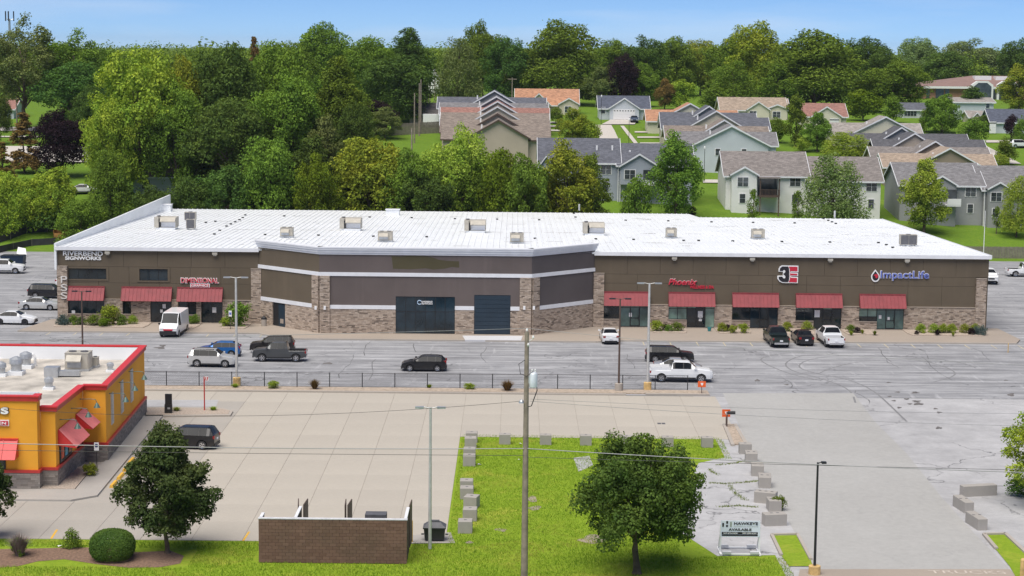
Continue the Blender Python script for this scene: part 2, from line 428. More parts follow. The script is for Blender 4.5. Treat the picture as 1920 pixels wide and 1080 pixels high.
plain('gravel', (.40, .33, .27), .95, 0, .35, 7.0, bmp=.9); plain('wood_fence', (.20, .175, .15), .85, 0, .25, 2.0); plain('chrome', (.65, .65, .67), .18, .9, 0); plain('taillight', (.26, .010, .012), .25, 0, 0); plain('headlight', (.72, .74, .76), .12, .3, 0); plain('amber', (.7, .22, .02), .3, 0, 0)
plain('plate', (.75, .76, .78), .5, 0, 0); plain('text_white', (.86, .86, .86), .5, 0, 0); plain('text_navy', (.03, .04, .16), .5, 0, 0); plain('text_black', (.015, .012, .016), .5, 0, 0); plain('blue_tint', (.13, .17, .5), .5, 0, 0); plain('sign_red', (.55, .02, .045), .4, 0, 0)
m_glass('glass'); m_glass('glass_blue', (.014, .028, .04)); m_glass('car_glass', (.014, .016, .019), .05, .16)
m_glass('glass_green', (.22, .33, .27), .1, .5); m_glass('glass_teal', (.10, .17, .16), .08, .5)

# ------------------------------------------------------------------ ground
xs = np.unique(np.concatenate([np.linspace(-160, 160, 81), np.linspace(-900, 900, 91), np.linspace(-7000, 7000, 57)]))
ys = np.unique(np.concatenate([np.linspace(60, 275, 12), np.linspace(275, 560, 96), np.linspace(560, 1600, 53), np.linspace(1600, 9000, 40)]))
XX, YY = np.meshgrid(xs, ys); ZZ = hgt(XX, YY)-.06
ZZ = ZZ+np.where(YY > 3500, 12*np.sin(XX/900.0+1.3)*sstep((YY-3500)/2000.0)+10*sstep((YY-3500)/2500.0), 0)
gm = bpy.data.meshes.new('ground'); nx, ny = len(xs), len(ys)
idx = np.arange(nx*ny).reshape(ny, nx)
q = np.stack([idx[:-1, :-1], idx[:-1, 1:], idx[1:, 1:], idx[1:, :-1]], -1).reshape(-1, 4)
gm.from_pydata(np.stack([XX, YY, ZZ], -1).reshape(-1, 3).tolist(), [], q.tolist()); gm.polygons.foreach_set('use_smooth', [True]*len(gm.polygons))
gm.materials.append(MAT['yard']); go = link(bpy.data.objects.new('ground', gm)); go['kind'] = 'structure'

def sheet(name, pts, z, m, kind='structure', parent=None):
    b = MB(); p = [tuple(q[:2]) for q in pts]; n = len(p)
    ar = sum(p[i][0]*p[(i+1) % n][1]-p[(i+1) % n][0]*p[i][1] for i in range(n))
    if ar < 0: p = p[::-1]
    b.add([(x, y, z) for x, y in p], [tuple(range(n))])
    o = b.build(name, m, parent)
    if kind and parent is None: o['kind'] = kind
    return o
sheet('lawn', [(-90, 60), (22, 60), (22, 149), (-90, 149)], -.030, MAT['lawn'])
sheet('asphalt_lot', [(-130, 166.2), (130, 166.2), (130, 279), (-130, 279)], -.012, MAT['asphalt_seal'])
sheet('old_asphalt_lot', [(16.5, 100), (130, 100), (130, 166.2), (16.5, 166.2)], -.022, MAT['asphalt_old'])
DL = [G(1355, 737), G(1388, 800), G(1418, 870), G(1470, 962), G(1497, 1010), G(1522, 1062), G(1530, 1100)]
DR = [G(1600, 737), G(1640, 790), G(1700, 850), G(1768, 935), G(1830, 1003), G(1888, 1062), G(1910, 1100)]
sheet('driveway', DL+DR[::-1], -.008, MAT['drive_concrete'])
sheet('driveway_apron', [G(1500, 1067), G(1893, 1067), G(1935, 1110), G(1490, 1110)], -.003, MAT['walk'])
# the broken lot beside the sign
sheet('broken_pavement', [G(1310, 868), G(1392, 850), G(1420, 880), G(1470, 962), G(1497, 1003), G(1450, 1005), G(1462, 1040), G(1345, 1042), G(1280, 1000), G(1290, 905)], -.016, MAT['asphalt_old'])
sheet('broken_pavement', [G(1075, 858), G(1105, 854), G(1112, 872), G(1085, 884)], -.016, MAT['asphalt_old'])
# right hand grass corner with its kerb
gc = [G(1845, 1003), G(1885, 1002), G(1990, 1100), G(1915, 1100), G(1893, 1062)]
sheet('lawn_corner', gc, .02, MAT['lawn'])
kb = MB()
for a, b2 in ((gc[0], gc[1]), (gc[1], gc[2]), (gc[0], G(1868, 1030))):
    d = (b2-a).normalized(); nn = Vector((-d.y, d.x, 0)); kb.obox(a, b2, nn, -.12, .12, -.02, .13)
structure('kerb', kb, MAT['kerb'])
gc2 = [G(1447, 1004), G(1495, 1003), G(1520, 1050), G(1524, 1062), G(1480, 1062), G(1465, 1042)]
sheet('lawn_corner', gc2, .02, MAT['lawn'])
kb = MB()
for a, b2 in ((gc2[0], gc2[1]), (gc2[1], gc2[2]), (gc2[0], gc2[5])):
    d = (b2-a).normalized(); nn = Vector((-d.y, d.x, 0)); kb.obox(a, b2, nn, -.1, .1, -.02, .13)
structure('kerb', kb, MAT['kerb'])
# letters worn on the apron
# concrete slabs: every slab is a piece of the pavement
pav = bpy.data.objects.new('concrete_pavement', None); link(pav); pav['kind'] = 'structure'; ORG[pav.name] = Vector((0, 0, 0))
SW, SD = 3.215, 4.57
XR = -4.05; YT = 166.02; YB = 114.9
jb = MB(); jb.add([(-62, YB, -.02), (XR, YB, -.02), (XR, 147.6, -.02), (18.4, 147.6, -.02), (18.4, YT, -.02), (-62, YT, -.02)], [(0, 1, 2, 3, 4, 5)])
plain('joint', (.28, .245, .205), .9, 0, .2); jb.build('joint_bed', MAT['joint'], pav)
sm = MB().box(-SW/2+.012, SW/2-.012, -SD/2+.005, SD/2-.005, -.05, 0).mesh('slab', MAT['slab'])
nrow = 11; SDr = (YT-YB)/nrow
for r_ in range(nrow):
    yc = YT-SDr*(r_+.5)
    for c_ in range(-18, 7):
        xc = XR+SW*(c_+.5)
        if c_ >= 0 and yc < 148.9: continue
        if xc < -.30*yc-3: continue
        o = sub('slab', sm, pav, (xc, yc, 0), scale=(1, SDr/SD, 1))
        if xc < -23.2 and yc < 160: o.material_slots[0].link = 'OBJECT'; o.material_slots[0].material = MAT['slab_worn']
# strip of gravel with a kerb between the two lots
plain('strip_gravel', (.40, .325, .255), .95, 0, .3, 5.0, bmp=.9)
b = MB(); b.prism([(-46, 166.4), (18.0, 166.9), (18.0, 168.6), (-46, 168.3)], -.01, .10); structure('planting_strip', b, MAT['strip_gravel'])
b = MB(); b.box(-46, 10.4, 166.05, 166.38, -.02, .14); b.box(12.2, 18.0, 166.35, 166.68, -.02, .14)
structure('kerb', b, MAT['kerb'])
# grey strip of drive lane beside the restaurant and its kerbed island
sheet('drive_lane', [G(270, 750), G(410, 750), G(405, 763), G(270, 763)], .012, MAT['asphalt_old'])
b = MB(); isl = [G(272, 766), G(330, 766), G(420, 768), G(437, 773), G(432, 781), G(272, 783)]; b.prism(isl, -.02, .13); structure('kerb', b, MAT['kerb'])
b = MB(); b.prism([G(274, 767.5), G(330, 767.5), G(418, 769.5), G(431, 773), G(428, 779), G(274, 781)], .1, .15); structure('gravel_bed', b, MAT['gravel'])
# nose island by the mailbox
b = MB(); b.prism([G(1358, 797), G(1378, 797), G(1395, 833), G(1372, 835)], -.02, .10); structure('gravel_bed', b, MAT['strip_gravel'])
b = MB()
for a, b2 in ((G(1378, 797), G(1408, 850)), (G(1358, 797), G(1374, 836))):
    d = (b2-a).normalized(); b.obox(a, b2, Vector((-d.y, d.x, 0)), -.14, .14, -.02, .13)
structure('kerb', b, MAT['kerb'])
# parking lines
plain('old_line', (.50, .43, .28), .9, 0, .4, 3.0)
b = MB()
for i in range(16):
    x = 11.2+i*2.87
    b.box(x-.05, x+.05, 195.2, 197.7, -.006, -.004)
for i in range(9):
    x = -50+i*2.87
    if i not in (4,): b.box(x-.05, x+.05, 198.2, 200.0, -.006, -.004)
o = b.build('parking_line', MAT['old_line']); o['kind'] = 'structure'
b = MB()
for p0, p1 in (((96, 1010), (107, 993)), ((456, 1014), (467, 997))):
    a, c = G(*p0), G(*p1); d = (c-a).normalized(); b.obox(a, c, Vector((-d.y, d.x, 0)), -.07, .07, .002, .004)
b.build('parking_line', MAT['yellow'])['kind'] = 'structure'

# ------------------------------------------------------------------ the long commercial building
YW = 207.5; YC = 200.9; XL, XRt = -51.0, 53.3; ZR = 8.56
SLOPE = (ZR-6.85)/69.0
bld = thing('commercial_building', 'long low brown commercial building with white metal roof and stone base', 'building', (0, YW, 0))
def wp(px, py, Y=None): return at(px, py, Y or YW)
# pavement in front
wk = MB(); WALK = [(-53.6, 200.3), (-27.4, 200.3), (-24.2, 196.8), (9.0, 196.7), (11.5, 197.7), (54.3, 198.4), (55.4, 201), (55.0, 209), (-52.0, 209)]
wk.prism(WALK, -.03, .13); walk = structure('sidewalk', wk, MAT['walk'])
kb = MB()
for i in range(5):
    a, c = Vector(WALK[i]), Vector(WALK[i+1]); d = (c-a).normalized(); kb.obox(a, c, Vector((d.y, -d.x)), -.02, .14, -.03, .145)
structure('kerb', kb, MAT['kerb'])
structure('loading_apron', MB().prism([G(867, 632), G(980, 632.5), G(977, 641), G(872, 640)], -.03, .16), MAT['white_concrete'])
# backing walls
b = MB()
b.box(XL, XRt, YW, YW+.3, 0, ZR-.05); b.box(XL, XL+.3, YW+.3, 276.5, 0, 6.8); b.box(XRt-.3, XRt, YW+.3, 269, 0, 6.7); b.box(XL, 27, 276.2, 276.5, 0, 6.7); b.box(27, XRt, 268.8, 269.1, 0, 6.8)
b.build('wall', MAT['olive'], bld)
# roof
def zr(y): return ZR-(y-YW)*SLOPE
roof_poly = [(XL, 207.1), (XRt+.1, 207.1), (XRt+.1, 269.4), (27.0, 269.4), (26.2, 276.9), (XL, 276.9)]
rb = MB(); n = len(roof_poly)
rb.add([(x, y, zr(y)) for x, y in roof_poly]+[(x, y, zr(y)-.22) for x, y in roof_poly],
       [tuple(range(n)), tuple(range(2*n-1, n-1, -1))]+[(i, n+i, n+(i+1) % n, (i+1) % n) for i in range(n)])
# bump-out roof deck
A0, A1, A2, A3 = Vector((-28.3, YW)), Vector((-20.85, YC)), Vector((2.1, YC)), Vector((9.15, YW))
rb.add([(A0.x, A0.y-.3, ZR), (A1.x, A1.y+.2, ZR), (A2.x, A2.y+.2, ZR), (A3.x, A3.y-.3, ZR)], [(0, 1, 2, 3)])
m_, n_, b_, o_ = _new('roof_sheet'); v_ = coords(n_)
f_ = noise(n_, v_, .12, 5, .6, .5); c_ = mixc(n_, ramp(n_, f_, .35, .7), (.78, .80, .81), (.86, .88, .90))
vb = coords(n_, 'Object', (1, .12, 1)); bk = n_.nodes.new('ShaderNodeTexBrick'); n_.links.new(v_, bk.inputs['Vector']); bk.inputs['Scale'].default_value = 1
mp_ = bk.inputs['Vector'].links[0].from_node; 
bk.inputs['Brick Width'].default_value = .74; bk.inputs['Row Height'].default_value = 6.1; bk.inputs['Mortar Size'].default_value = .035; bk.offset = .0
c_ = mixc(n_, mixc(n_, 1.0, bk.outputs['Fac'], ramp(n_, noise(n_, v_, .8, 5, .7), .45, .62), 'MULTIPLY'), c_, (.42, .40, .37))
st_ = noise(n_, coords(n_, 'Object', (1.6, .22, 1)), 1, 5, .65); c_ = mixc(n_, ramp(n_, st_, .58, .75, (0,)*3, (.5,)*3), c_, (.55, .55, .54))
n_.links.new(c_, b_.inputs['Base Color']); b_.inputs['Roughness'].default_value = .42
rf = rb.build('roof', MAT['roof_sheet'], bld)
# standing ribs, one piece each
def rib_mesh(y0, y1):
    q = MB(); w_ = .05; h = .06
    q.add([(-w_, y0, zr(y0)), (w_, y0, zr(y0)), (w_, y1, zr(y1)), (-w_, y1, zr(y1)), (-.02, y0, zr(y0)+h), (.02, y0, zr(y0)+h), (.02, y1, zr(y1)+h), (-.02, y1, zr(y1)+h)],
          [(4, 5, 6, 7), (0, 1, 5, 4), (1, 2, 6, 5), (3, 0, 4, 7), (2, 3, 7, 6)])
    return q.mesh('roof_rib', MAT['white_roof'], Vector((0, YW, 0)))
ribL, ribR = rib_mesh(207.0, 277.05), rib_mesh(207.0, 269.5)
k = 0; x = XL+.5
while x < XRt:
    sub('roof_rib', ribL if x < 26.4 else ribR, rf, (x, 0, 0)); x += .72
# overlaps and black fixings on the sheets
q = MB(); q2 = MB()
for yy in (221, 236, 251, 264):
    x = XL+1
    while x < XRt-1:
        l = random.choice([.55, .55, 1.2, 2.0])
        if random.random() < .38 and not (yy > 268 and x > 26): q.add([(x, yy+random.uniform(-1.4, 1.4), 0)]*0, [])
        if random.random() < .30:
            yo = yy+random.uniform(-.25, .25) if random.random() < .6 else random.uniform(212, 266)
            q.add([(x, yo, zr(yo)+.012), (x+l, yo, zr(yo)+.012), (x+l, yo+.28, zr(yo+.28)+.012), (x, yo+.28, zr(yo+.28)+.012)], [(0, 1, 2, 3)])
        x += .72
for px, py in ((404, 416), (455, 409), (460, 404), (449, 413), (441, 417), (433, 421), (425, 425), (412, 433), (402, 440), (386, 418), (497, 441), (597, 442), (700, 444), (800, 445), (533, 406), (693, 408), (772, 409), (853, 411), (932, 412), (1011, 413), (1072, 394), (1076, 401), (1079, 408), (1173, 414), (1253, 415), (1334, 417), (1412, 418), (1490, 419), (1188, 450), (1282, 452), (1310, 452), (1374, 453), (1466, 454), (1556, 455), (1647, 456), (1662, 460), (1674, 465), (1544, 411), (1553, 414), (1560, 417), (1567, 420), (1003, 448), (1117, 449)):
    p = at(px, py, 230)
    for _ in range(6): p = at(px, py, p.y); p = at(px, py, p.y+(p.z-zr(p.y))/((HCAM-p.z)/p.y-SLOPE+1e-6)*1.0)
    q2.box(p.x-.16, p.x+.16, p.y-.14, p.y+.14, zr(p.y)-.02, zr(p.y)+.16)
plain('lap_grey', (.34, .33, .31), .8, 0, .2); o = q.build('roof_lap', MAT['lap_grey'], rf); o['kind'] = 'stuff'  # flat grey strips scattered over the sheets as overlaps
o = q2.build('roof_boot', MAT['black'], rf); o['kind'] = 'stuff'
# fascia and side parapet
b = MB(); b.box(XL-.05, -28.3, 206.95, 207.18, ZR-.36, ZR+.04); b.box(9.15, XRt+.15, 206.95, 207.18, ZR-.36, ZR+.04);
b.split('fascia', MAT['white_trim'], bld)
b = MB(); b.add([(XRt+.1, 207, ZR-.3), (XRt+.22, 207, ZR-.3), (XRt+.22, 269.4, zr(269.4)-.3), (XRt+.1, 269.4, zr(269.4)-.3), (XRt+.1, 207, ZR+.08), (XRt+.22, 207, ZR+.08), (XRt+.22, 269.4, zr(269.4)+.08), (XRt+.1, 269.4, zr(269.4)+.08)],
            [(4, 5, 6, 7), (0, 1, 5, 4), (1, 2, 6, 5), (3, 0, 4, 7), (2, 3, 7, 6)])
b.build('rake_trim', MAT['white_trim'], bld)
b = MB(); b.box(XL-.12, XL+.12, 207.0, 276.9, 6.0, 8.95); b.build('parapet', MAT['white_roof'], bld)
# upper wall panels: each a piece with open joints round it
def panel_run(x0, x1, zb, zt, rows, wid, skip=()):
    nn = max(1, round((x1-x0)/wid)); ww = (x1-x0)/nn
    zz = [zb]+rows+[zt]
    for i in range(nn):
        for j in range(len(zz)-1):
            a, c, z0, z1 = x0+i*ww+.012, x0+(i+1)*ww-.012, zz[j]+.012, zz[j+1]-.012
            rects = [(a, c, z0, z1)]
            for (sx0, sx1, sz0, sz1) in skip:
                nr = []
                for (ra, rc, r0, r1) in rects:
                    if sx1 <= ra or sx0 >= rc or sz1 <= r0 or sz0 >= r1: nr.append((ra, rc, r0, r1)); continue
                    if sx0 > ra: nr.append((ra, sx0, r0, r1))
                    if sx1 < rc: nr.append((sx1, rc, r0, r1))
                    xa, xb = max(ra, sx0), min(rc, sx1)
                    if sz0 > r0: nr.append((xa, xb, r0, sz0))
                    if sz1 < r1: nr.append((xa, xb, sz1, r1))
                rects = nr
            q = MB()
            for (ra, rc, r0, r1) in rects: q.box(ra, rc, YW-.14, YW, r0, r1)
            if rects: q.build('wall_panel', MAT['olive'], bld)
ZS = 2.72
def rect(px0, py0, px1, py1, Y=None):
    a = wp(px0, (py0+py1)/2, Y); c = wp(px1, (py0+py1)/2, Y); t = wp((px0+px1)/2, py0, Y); u = wp((px0+px1)/2, py1, Y)
    return a.x, c.x, u.z, t.z
W1, W2 = rect(129, 503, 200, 523), rect(262, 504, 315, 526)
xpl = wp(128.5, 550).x
pier_z_l, pier_z_r = 6.35, 5.95
panel_run(XL, -28.35, pier_z_l, ZR-.36, [], 3.72)
panel_run(xpl, wp(472, 550).x, ZS, pier_z_l, [wp(300, 531).z], 3.72, [W1, W2])
panel_run(9.2, XRt, 6.1, ZR-.36, [], 3.66)
panel_run(wp(1131, 550).x, wp(1828, 560).x, ZS, 6.1, [wp(1400, 533).z], 3.66)
# stone piers and base
def stone(px0, px1, z0, z1, d=.30, name='stone_base'):
    a, c = wp(px0, 590).x, wp(px1, 590).x; q = MB(); q.box(a, c, YW-d, YW, z0, z1); q.build(name, MAT['stone'], bld)
    return a, c
for p0, p1, zt in ((110, 129, pier_z_l), (472, 491, 6.25), (1112, 1131.5, 6.15), (1827, 1846, pier_z_r)):
    a, c = stone(p0, p1, .1, zt, .42, 'stone_pier')
    MB().box(a-.03, c+.03, YW-.47, YW, zt, zt+.07).build('pier_cap', MAT['walk'], bld)
SILL = .95
full = [(197, 231), (247, 283), (323, 335), (369, 378), (418, 472), (1217, 1253), (1339, 1372), (1458, 1491), (1577, 1610), (1694, 1827)]
low = [(129, 197), (231, 247), (335, 369), (1131.5, 1163), (1253, 1287.5), (1372, 1406), (1491, 1525), (1610, 1643.5)]
for p0, p1 in full:
    a, c = stone(p0, p1, .1, ZS-.05)
    MB().box(a, c, YW-.36, YW, ZS-.05, ZS+.02).build('stone_cap', MAT['walk'], bld)
for p0, p1 in low:
    a, c = stone(p0, p1, .1, SILL, .3)
    MB().box(a+.01, c-.01, YW-.38, YW, SILL, SILL+.09).build('sill', MAT['walk'], bld)
# glazing
def glazing(x0, x1, z0, z1, Y, cols, trans=(), pane='glass', door=(), name='window', parent=None, n=None, fr='frame_dark', th=.06, ax=None, panes=None):
    """a framed window in the wall plane; every pane and the frame are pieces of it"""
    parent = parent or bld
    f = MB(); yf = Y-.06
    f.box(x0, x1, yf, yf+.06, z0, z0+th); f.box(x0, x1, yf, yf+.06, z1-th, z1)
    xs_ = [x0+(x1-x0)*i/cols for i in range(cols+1)]
    for x in xs_: f.box(x-th/2, x+th/2, yf-.003, yf+.06, z0, z1)
    for t in trans: f.box(x0, x1, yf+.003, yf+.06, t-th/2, t+th/2)
    w_ = f.build(name, MAT[fr], parent)
    zz = [z0]+list(trans)+[z1]
    for i in range(cols):
        for j in range(len(zz)-1):
            mt = panes[(i, j)] if panes and (i, j) in panes else pane
            MB().box(xs_[i]+th/2, xs_[i+1]-th/2, yf+.025, yf+.045, zz[j]+th/2, zz[j+1]-th/2).build('pane', MAT[mt], w_)
    return w_
glazing(*W1, YW, 4); glazing(*W2, YW, 3, pane='glass_blue')
b = MB()
for (x0, x1, z0, z1) in (W1, W2):
    for q_ in ((x0-.25, x1+.25, z1, z1+.16), (x0-.25, x1+.25, z0-.16, z0), (x0-.25, x0, z0, z1), (x1, x1+.25, z0, z1)): b.box(q_[0], q_[1], YW-.2, YW-.1, q_[2], q_[3])
b.split('window_surround', MAT['olive'], bld)
HD = 2.80
for p0, p1, nc in ((130, 197, 4), (231, 247, 1), (335, 369, 2)): glazing(wp(p0, 580).x, wp(p1, 580).x, SILL+.09, HD, YW, nc, pane='glass_blue' if nc == 4 else 'glass')
for p0, p1 in ((283, 323), (378, 418)): glazing(wp(p0, 590).x, wp(p1, 590).x, .14, HD, YW, 2, (2.3,), name='entrance_door')
rw = [((1132, 1163), (1163, 1217), 'glass', 'glass_teal', 2), ((1253, 1287.5), (1287.5, 1339), 'glass_green', 'glass', 2), ((1372, 1406), (1406, 1458), 'glass', 'glass_blue', 2), ((1491, 1525), (1525, 1577), 'glass', 'glass', 2), ((1610, 1643.5), (1643.5, 1694), 'glass_green', 'glass_teal', 2)]
for i, (wn, dr, g1, g2, nc) in enumerate(rw):
    pn = {}
    if i == 1: pn = {(0, 1): 'glass_green', (1, 1): 'glass_green'}
    if i == 4: pn = {(0, 0): 'glass', (1, 0): 'glass'}
    glazing(wp(wn[0], 590).x, wp(wn[1], 590).x, SILL+.09, HD, YW, 2, (2.25,) if i != 4 else (1.55, 2.3), pane=g1, panes=pn)
    pd = {(2, 0): 'glass_green', (2, 1): 'glass_green', (0, 1): 'glass_green'} if i == 1 else ({(1, 1): 'glass_green'} if i == 3 else None)
    d_ = glazing(wp(dr[0], 600).x, wp(dr[1], 600).x, .14, HD, YW, 3, (2.3,), pane=g2, name='entrance_door', panes=pd)
    xm = wp((dr[0]+dr[1])/2, 600).x
    f = MB(); f.box(xm-.52, xm+.52, YW-.10, YW-.07, .14, .3); f.box(xm-.52, xm-.45, YW-.10, YW-.07, .3, 2.25); f.box(xm+.45, xm+.52, YW-.10, YW-.07, .3, 2.25); f.box(xm-.45, xm+.45, YW-.10, YW-.07, 1.1, 1.18); f.box(xm+.36, xm+.4, YW-.16, YW-.12, .9, 1.5)
    f.build('door_leaf', MAT['frame_dark'], d_)
# notices in the windows
b = MB()
for px, py, s in ((1182, 590, .28), (1313, 589, .45), (1313, 598, .3), (1382, 590, .0), (1532, 588, .5), (1666, 597, .22), (1650, 594, .25), (138, 586, .32), (308, 574, .3), (303, 583, .22), (402, 581, .38), (398, 574, .0), (1263, 603, .18)):
    if s:
        p = wp(px, py); b.box(p.x-s*.6, p.x+s*.6, YW-.075, YW-.066, p.z-s*.8, p.z+s*.8)
b.split('notice', MAT['white'], bld)
# awnings
def awning(x0, x1, zt, zb, out_, Y, m='awning_red', parent=None, step=.42, name='awning'):
    parent = parent or bld; q = MB(); y1 = Y-.14; y0 = Y-out_
    q.xprism([(y1, zb+.05), (y1, zt), (y1-.10, zt), (y0, zb), (y0+.04, zb-.03)], x0, x1)
    a = q.build(name, MAT[m], parent)
    r_ = MB(); n_ = max(2, round((x1-x0)/step)); dy, dz = (y0-(y1-.10)), (zb-zt); l = math.hypot(dy, dz); ny_, nz_ = dz/l*-1*-1, 0
    nrm = Vector((0, dz, -dy)).normalized(); nrm = -nrm if nrm.z < 0 else nrm
    for i in range(n_+1):
        x = x0+(x1-x0)*i/n_; x = min(max(x, x0+.02), x1-.02)
        A = Vector((0, y1-.10, zt)); B = Vector((0, y0, zb)); o1 = nrm*.045
        vs = []
        for p in (A, B):
            for dx in (-.022, .022):
                vs.append((x+dx, p.y, p.z)); vs.append((x+dx, p.y+o1.y, p.z+o1.z))
        r_.add(vs, [(0, 1, 5, 4), (2, 6, 7, 3), (1, 3, 7, 5), (0, 2, 3, 1), (4, 5, 7, 6)])
    r_.build('seam', MAT[m], a)
    MB().box(x0-.02, x1+.02, y1-.14, y1+.02, zt, zt+.14).build('ridge_cap', MAT[m], a)
    return a
for p0, p1 in ((130, 197.5), (229.5, 323.5), (333.5, 418.5), (1132, 1217.5), (1253, 1340), (1372.5, 1459.5), (1491.5, 1578), (1611, 1697)):
    awning(wp(p0, 560).x, wp(p1, 560).x, 4.0, 2.62, 1.05, YW)
# wall lamps under the eave
for px in (203, 404, 1264, 1410, 1556, 1700):
    x = wp(px, 480).x
    l_ = MB(); l_.box(x-.28, x+.28, YW-.55, YW-.14, ZR-.72, ZR-.46); l_.box(x-.18, x+.18, YW-.50, YW-.16, ZR-.85, ZR-.72); l_.build('wall_lamp', MAT['hvac'], bld)
# ---- bump-out with parapet
PT = 9.55
def wall_seg(a, c, m_up, m_lo, piers):
    d = (c-a).normalized(); nrm = Vector((d.y, -d.x)); L_ = (c-a).length
    def seg(s0, s1, d0, d1, z0, z1, mt, nm, par=None):
        q = MB(); q.obox(a+d*s0, a+d*s1, nrm, d0, d1, z0, z1); return q.build(nm, MAT[mt], par or bld)
    seg(0, L_, -.3, 0, 0, PT-.1, m_up, 'wall')
    return d, nrm, L_, seg
SEG = []
for a, c, mu, ml, (s0, s1), opens in ((A0, A1, 'olive', 'olive', (0, 9.1), [(1.6, 3.1, .1, 2.75)]), (A1, A2, 'mauve', 'mauve', (1.05, 21.75), []), (A2, A3, 'slate_mauve', 'slate_mauve', (.95, 9.2), [])):
    d, nrm, L_, seg = wall_seg(a, c, mu, ml, None)
    SEG.append((a, d, nrm, L_, seg))
    e = .09
    seg(-e*.4, L_+e*.4, .0, .10, 6.78, 8.72, mu, 'wall_panel')
    seg(-e, L_+e, .0, .2, 6.38, 6.78, 'white_trim', 'band')
    # cornice in three steps
    for z0, z1, dd in ((8.72, 8.95, .22), (8.95, 9.22, .34), (9.22, 9.42, .46)): seg(-dd*.45, L_+dd*.45, -.02, dd, z0, z1, 'white_trim', 'cornice')
    seg(-.2, L_+.2, -.45, .52, 9.42, 9.55, 'white_trim', 'coping')
# left angled wall
a, d, nrm, L_, seg = SEG[0]
seg(0, L_-1.0, .0, .10, 3.2, 6.38, 'olive', 'wall_panel'); seg(0, L_-1.0, .0, .2, 2.78, 3.2, 'white_trim', 'band')
seg(0, 2.35, .0, .16, .1, 2.78, 'stone', 'stone_base'); seg(4.45, L_-1.0, .0, .16, .1, 2.78, 'stone', 'stone_base')
seg(2.35, 4.45, .0, .04, .14, 2.78, 'black', 'entrance_recess')
o = seg(3.3, 4.35, .04, .09, .14, 2.6, 'navy_door', 'door'); seg(3.55, 4.1, .09, .095, .5, 1.0, 'walk', 'door_print', o)
seg(L_-1.0, L_, .0, .3, .1, 6.38, 'stone', 'stone_pier')
# front
a, d, nrm, L_, seg = SEG[1]
OX0, OX1 = at(742, 590, YC).x-a.x, at(853, 590, YC).x-a.x
DX0, DX1 = at(889, 590, YC).x-a.x, at(957, 590, YC).x-a.x
zO, zD = at(800, 556, YC).z, at(920, 553, YC).z
seg(0, 1.1, .0, .3, .1, 6.38, 'stone', 'stone_pier'); seg(L_-1.25, L_, .0, .3, .1, 6.38, 'stone', 'stone_pier')
for s0, s1, z0 in ((1.1, OX0, 3.2), (OX0, OX1, zO), (OX1, DX0, 3.2), (DX0, DX1, zD), (DX1, L_-1.25, 3.2)): seg(s0, s1, .0, .10, z0, 6.38, 'mauve', 'wall_panel')
for s0, s1 in ((1.1, OX0), (OX1, DX0), (DX1, L_-1.25)):
    seg(s0, s1, .0, .2, 2.78, 3.2, 'white_trim', 'band'); seg(s0, s1, .0, .16, .1, 2.78, 'stone', 'stone_base')
x0, x1 = a.x+OX0, a.x+OX1
glazing(x0, x1, .14, zO, YC, 6, (2.55,), pane='glass_blue', name='shop_front')
x0, x1 = a.x+DX0, a.x+DX1
od = MB().box(x0, x1, YC-.05, YC, .14, zD).build('overhead_door', MAT['navy_door'], bld)
nsl = 9
for i in range(nsl): MB().box(x0+.05, x1-.05, YC-.085, YC-.05, .16+(zD-.2)*i/nsl, .14+(zD-.2)*(i+1)/nsl-.015).build('door_slat', MAT['navy_door'], od)
# painted-out old sign
pp = [(734, 480), (752, 481), (768, 479), (800, 480.5), (815, 484), (822, 487), (838, 489), (861, 490), (861, 502), (847, 500.5), (833, 504), (812, 505.5), (798, 503), (772, 505), (756, 504.5), (737, 504)]
q = MB(); vs = [at(px, py, YC-.105) for px, py in pp]; q.add([(p.x, p.y, p.z) for p in vs], [tuple(range(len(vs)))[::-1]]); 
q.build('paint_patch', MAT['patch'], bld)
# right angled wall
a, d, nrm, L_, seg = SEG[2]
seg(1.0, L_-.02, .0, .10, 3.2, 6.38, 'slate_mauve', 'wall_panel'); seg(1.0, L_-.02, .0, .2, 2.78, 3.2, 'white_trim', 'band'); seg(1.0, L_-.02, .0, .16, .1, 2.78, 'stone', 'stone_base')
seg(0, 1.0, .0, .3, .1, 6.38, 'stone', 'stone_pier')
for px in (592, 609, 983, 1001):
    p = at(px, 577, YC-.3); MB().box(p.x-.12, p.x+.12, YC-.46, YC-.3, p.z-.2, p.z+.2).build('wall_light', MAT['white'], bld)
# planting beds against the wall
for p0, p1 in ((108, 283), (323, 377), (419, 470), (1218, 1287), (1340, 1406), (1459, 1525), (1578, 1643), (1695, 1836)):
    a, c = at(p0, 605, 206).x, at(p1, 605, 206).x
    structure('gravel_bed', MB().prism([(a+.3, 203.0), (c-.3, 203.0), (c-.05, 204.5), (c-.05, 207.1), (a+.05, 207.1), (a+.05, 204.5)], .10, .2), MAT['gravel'])

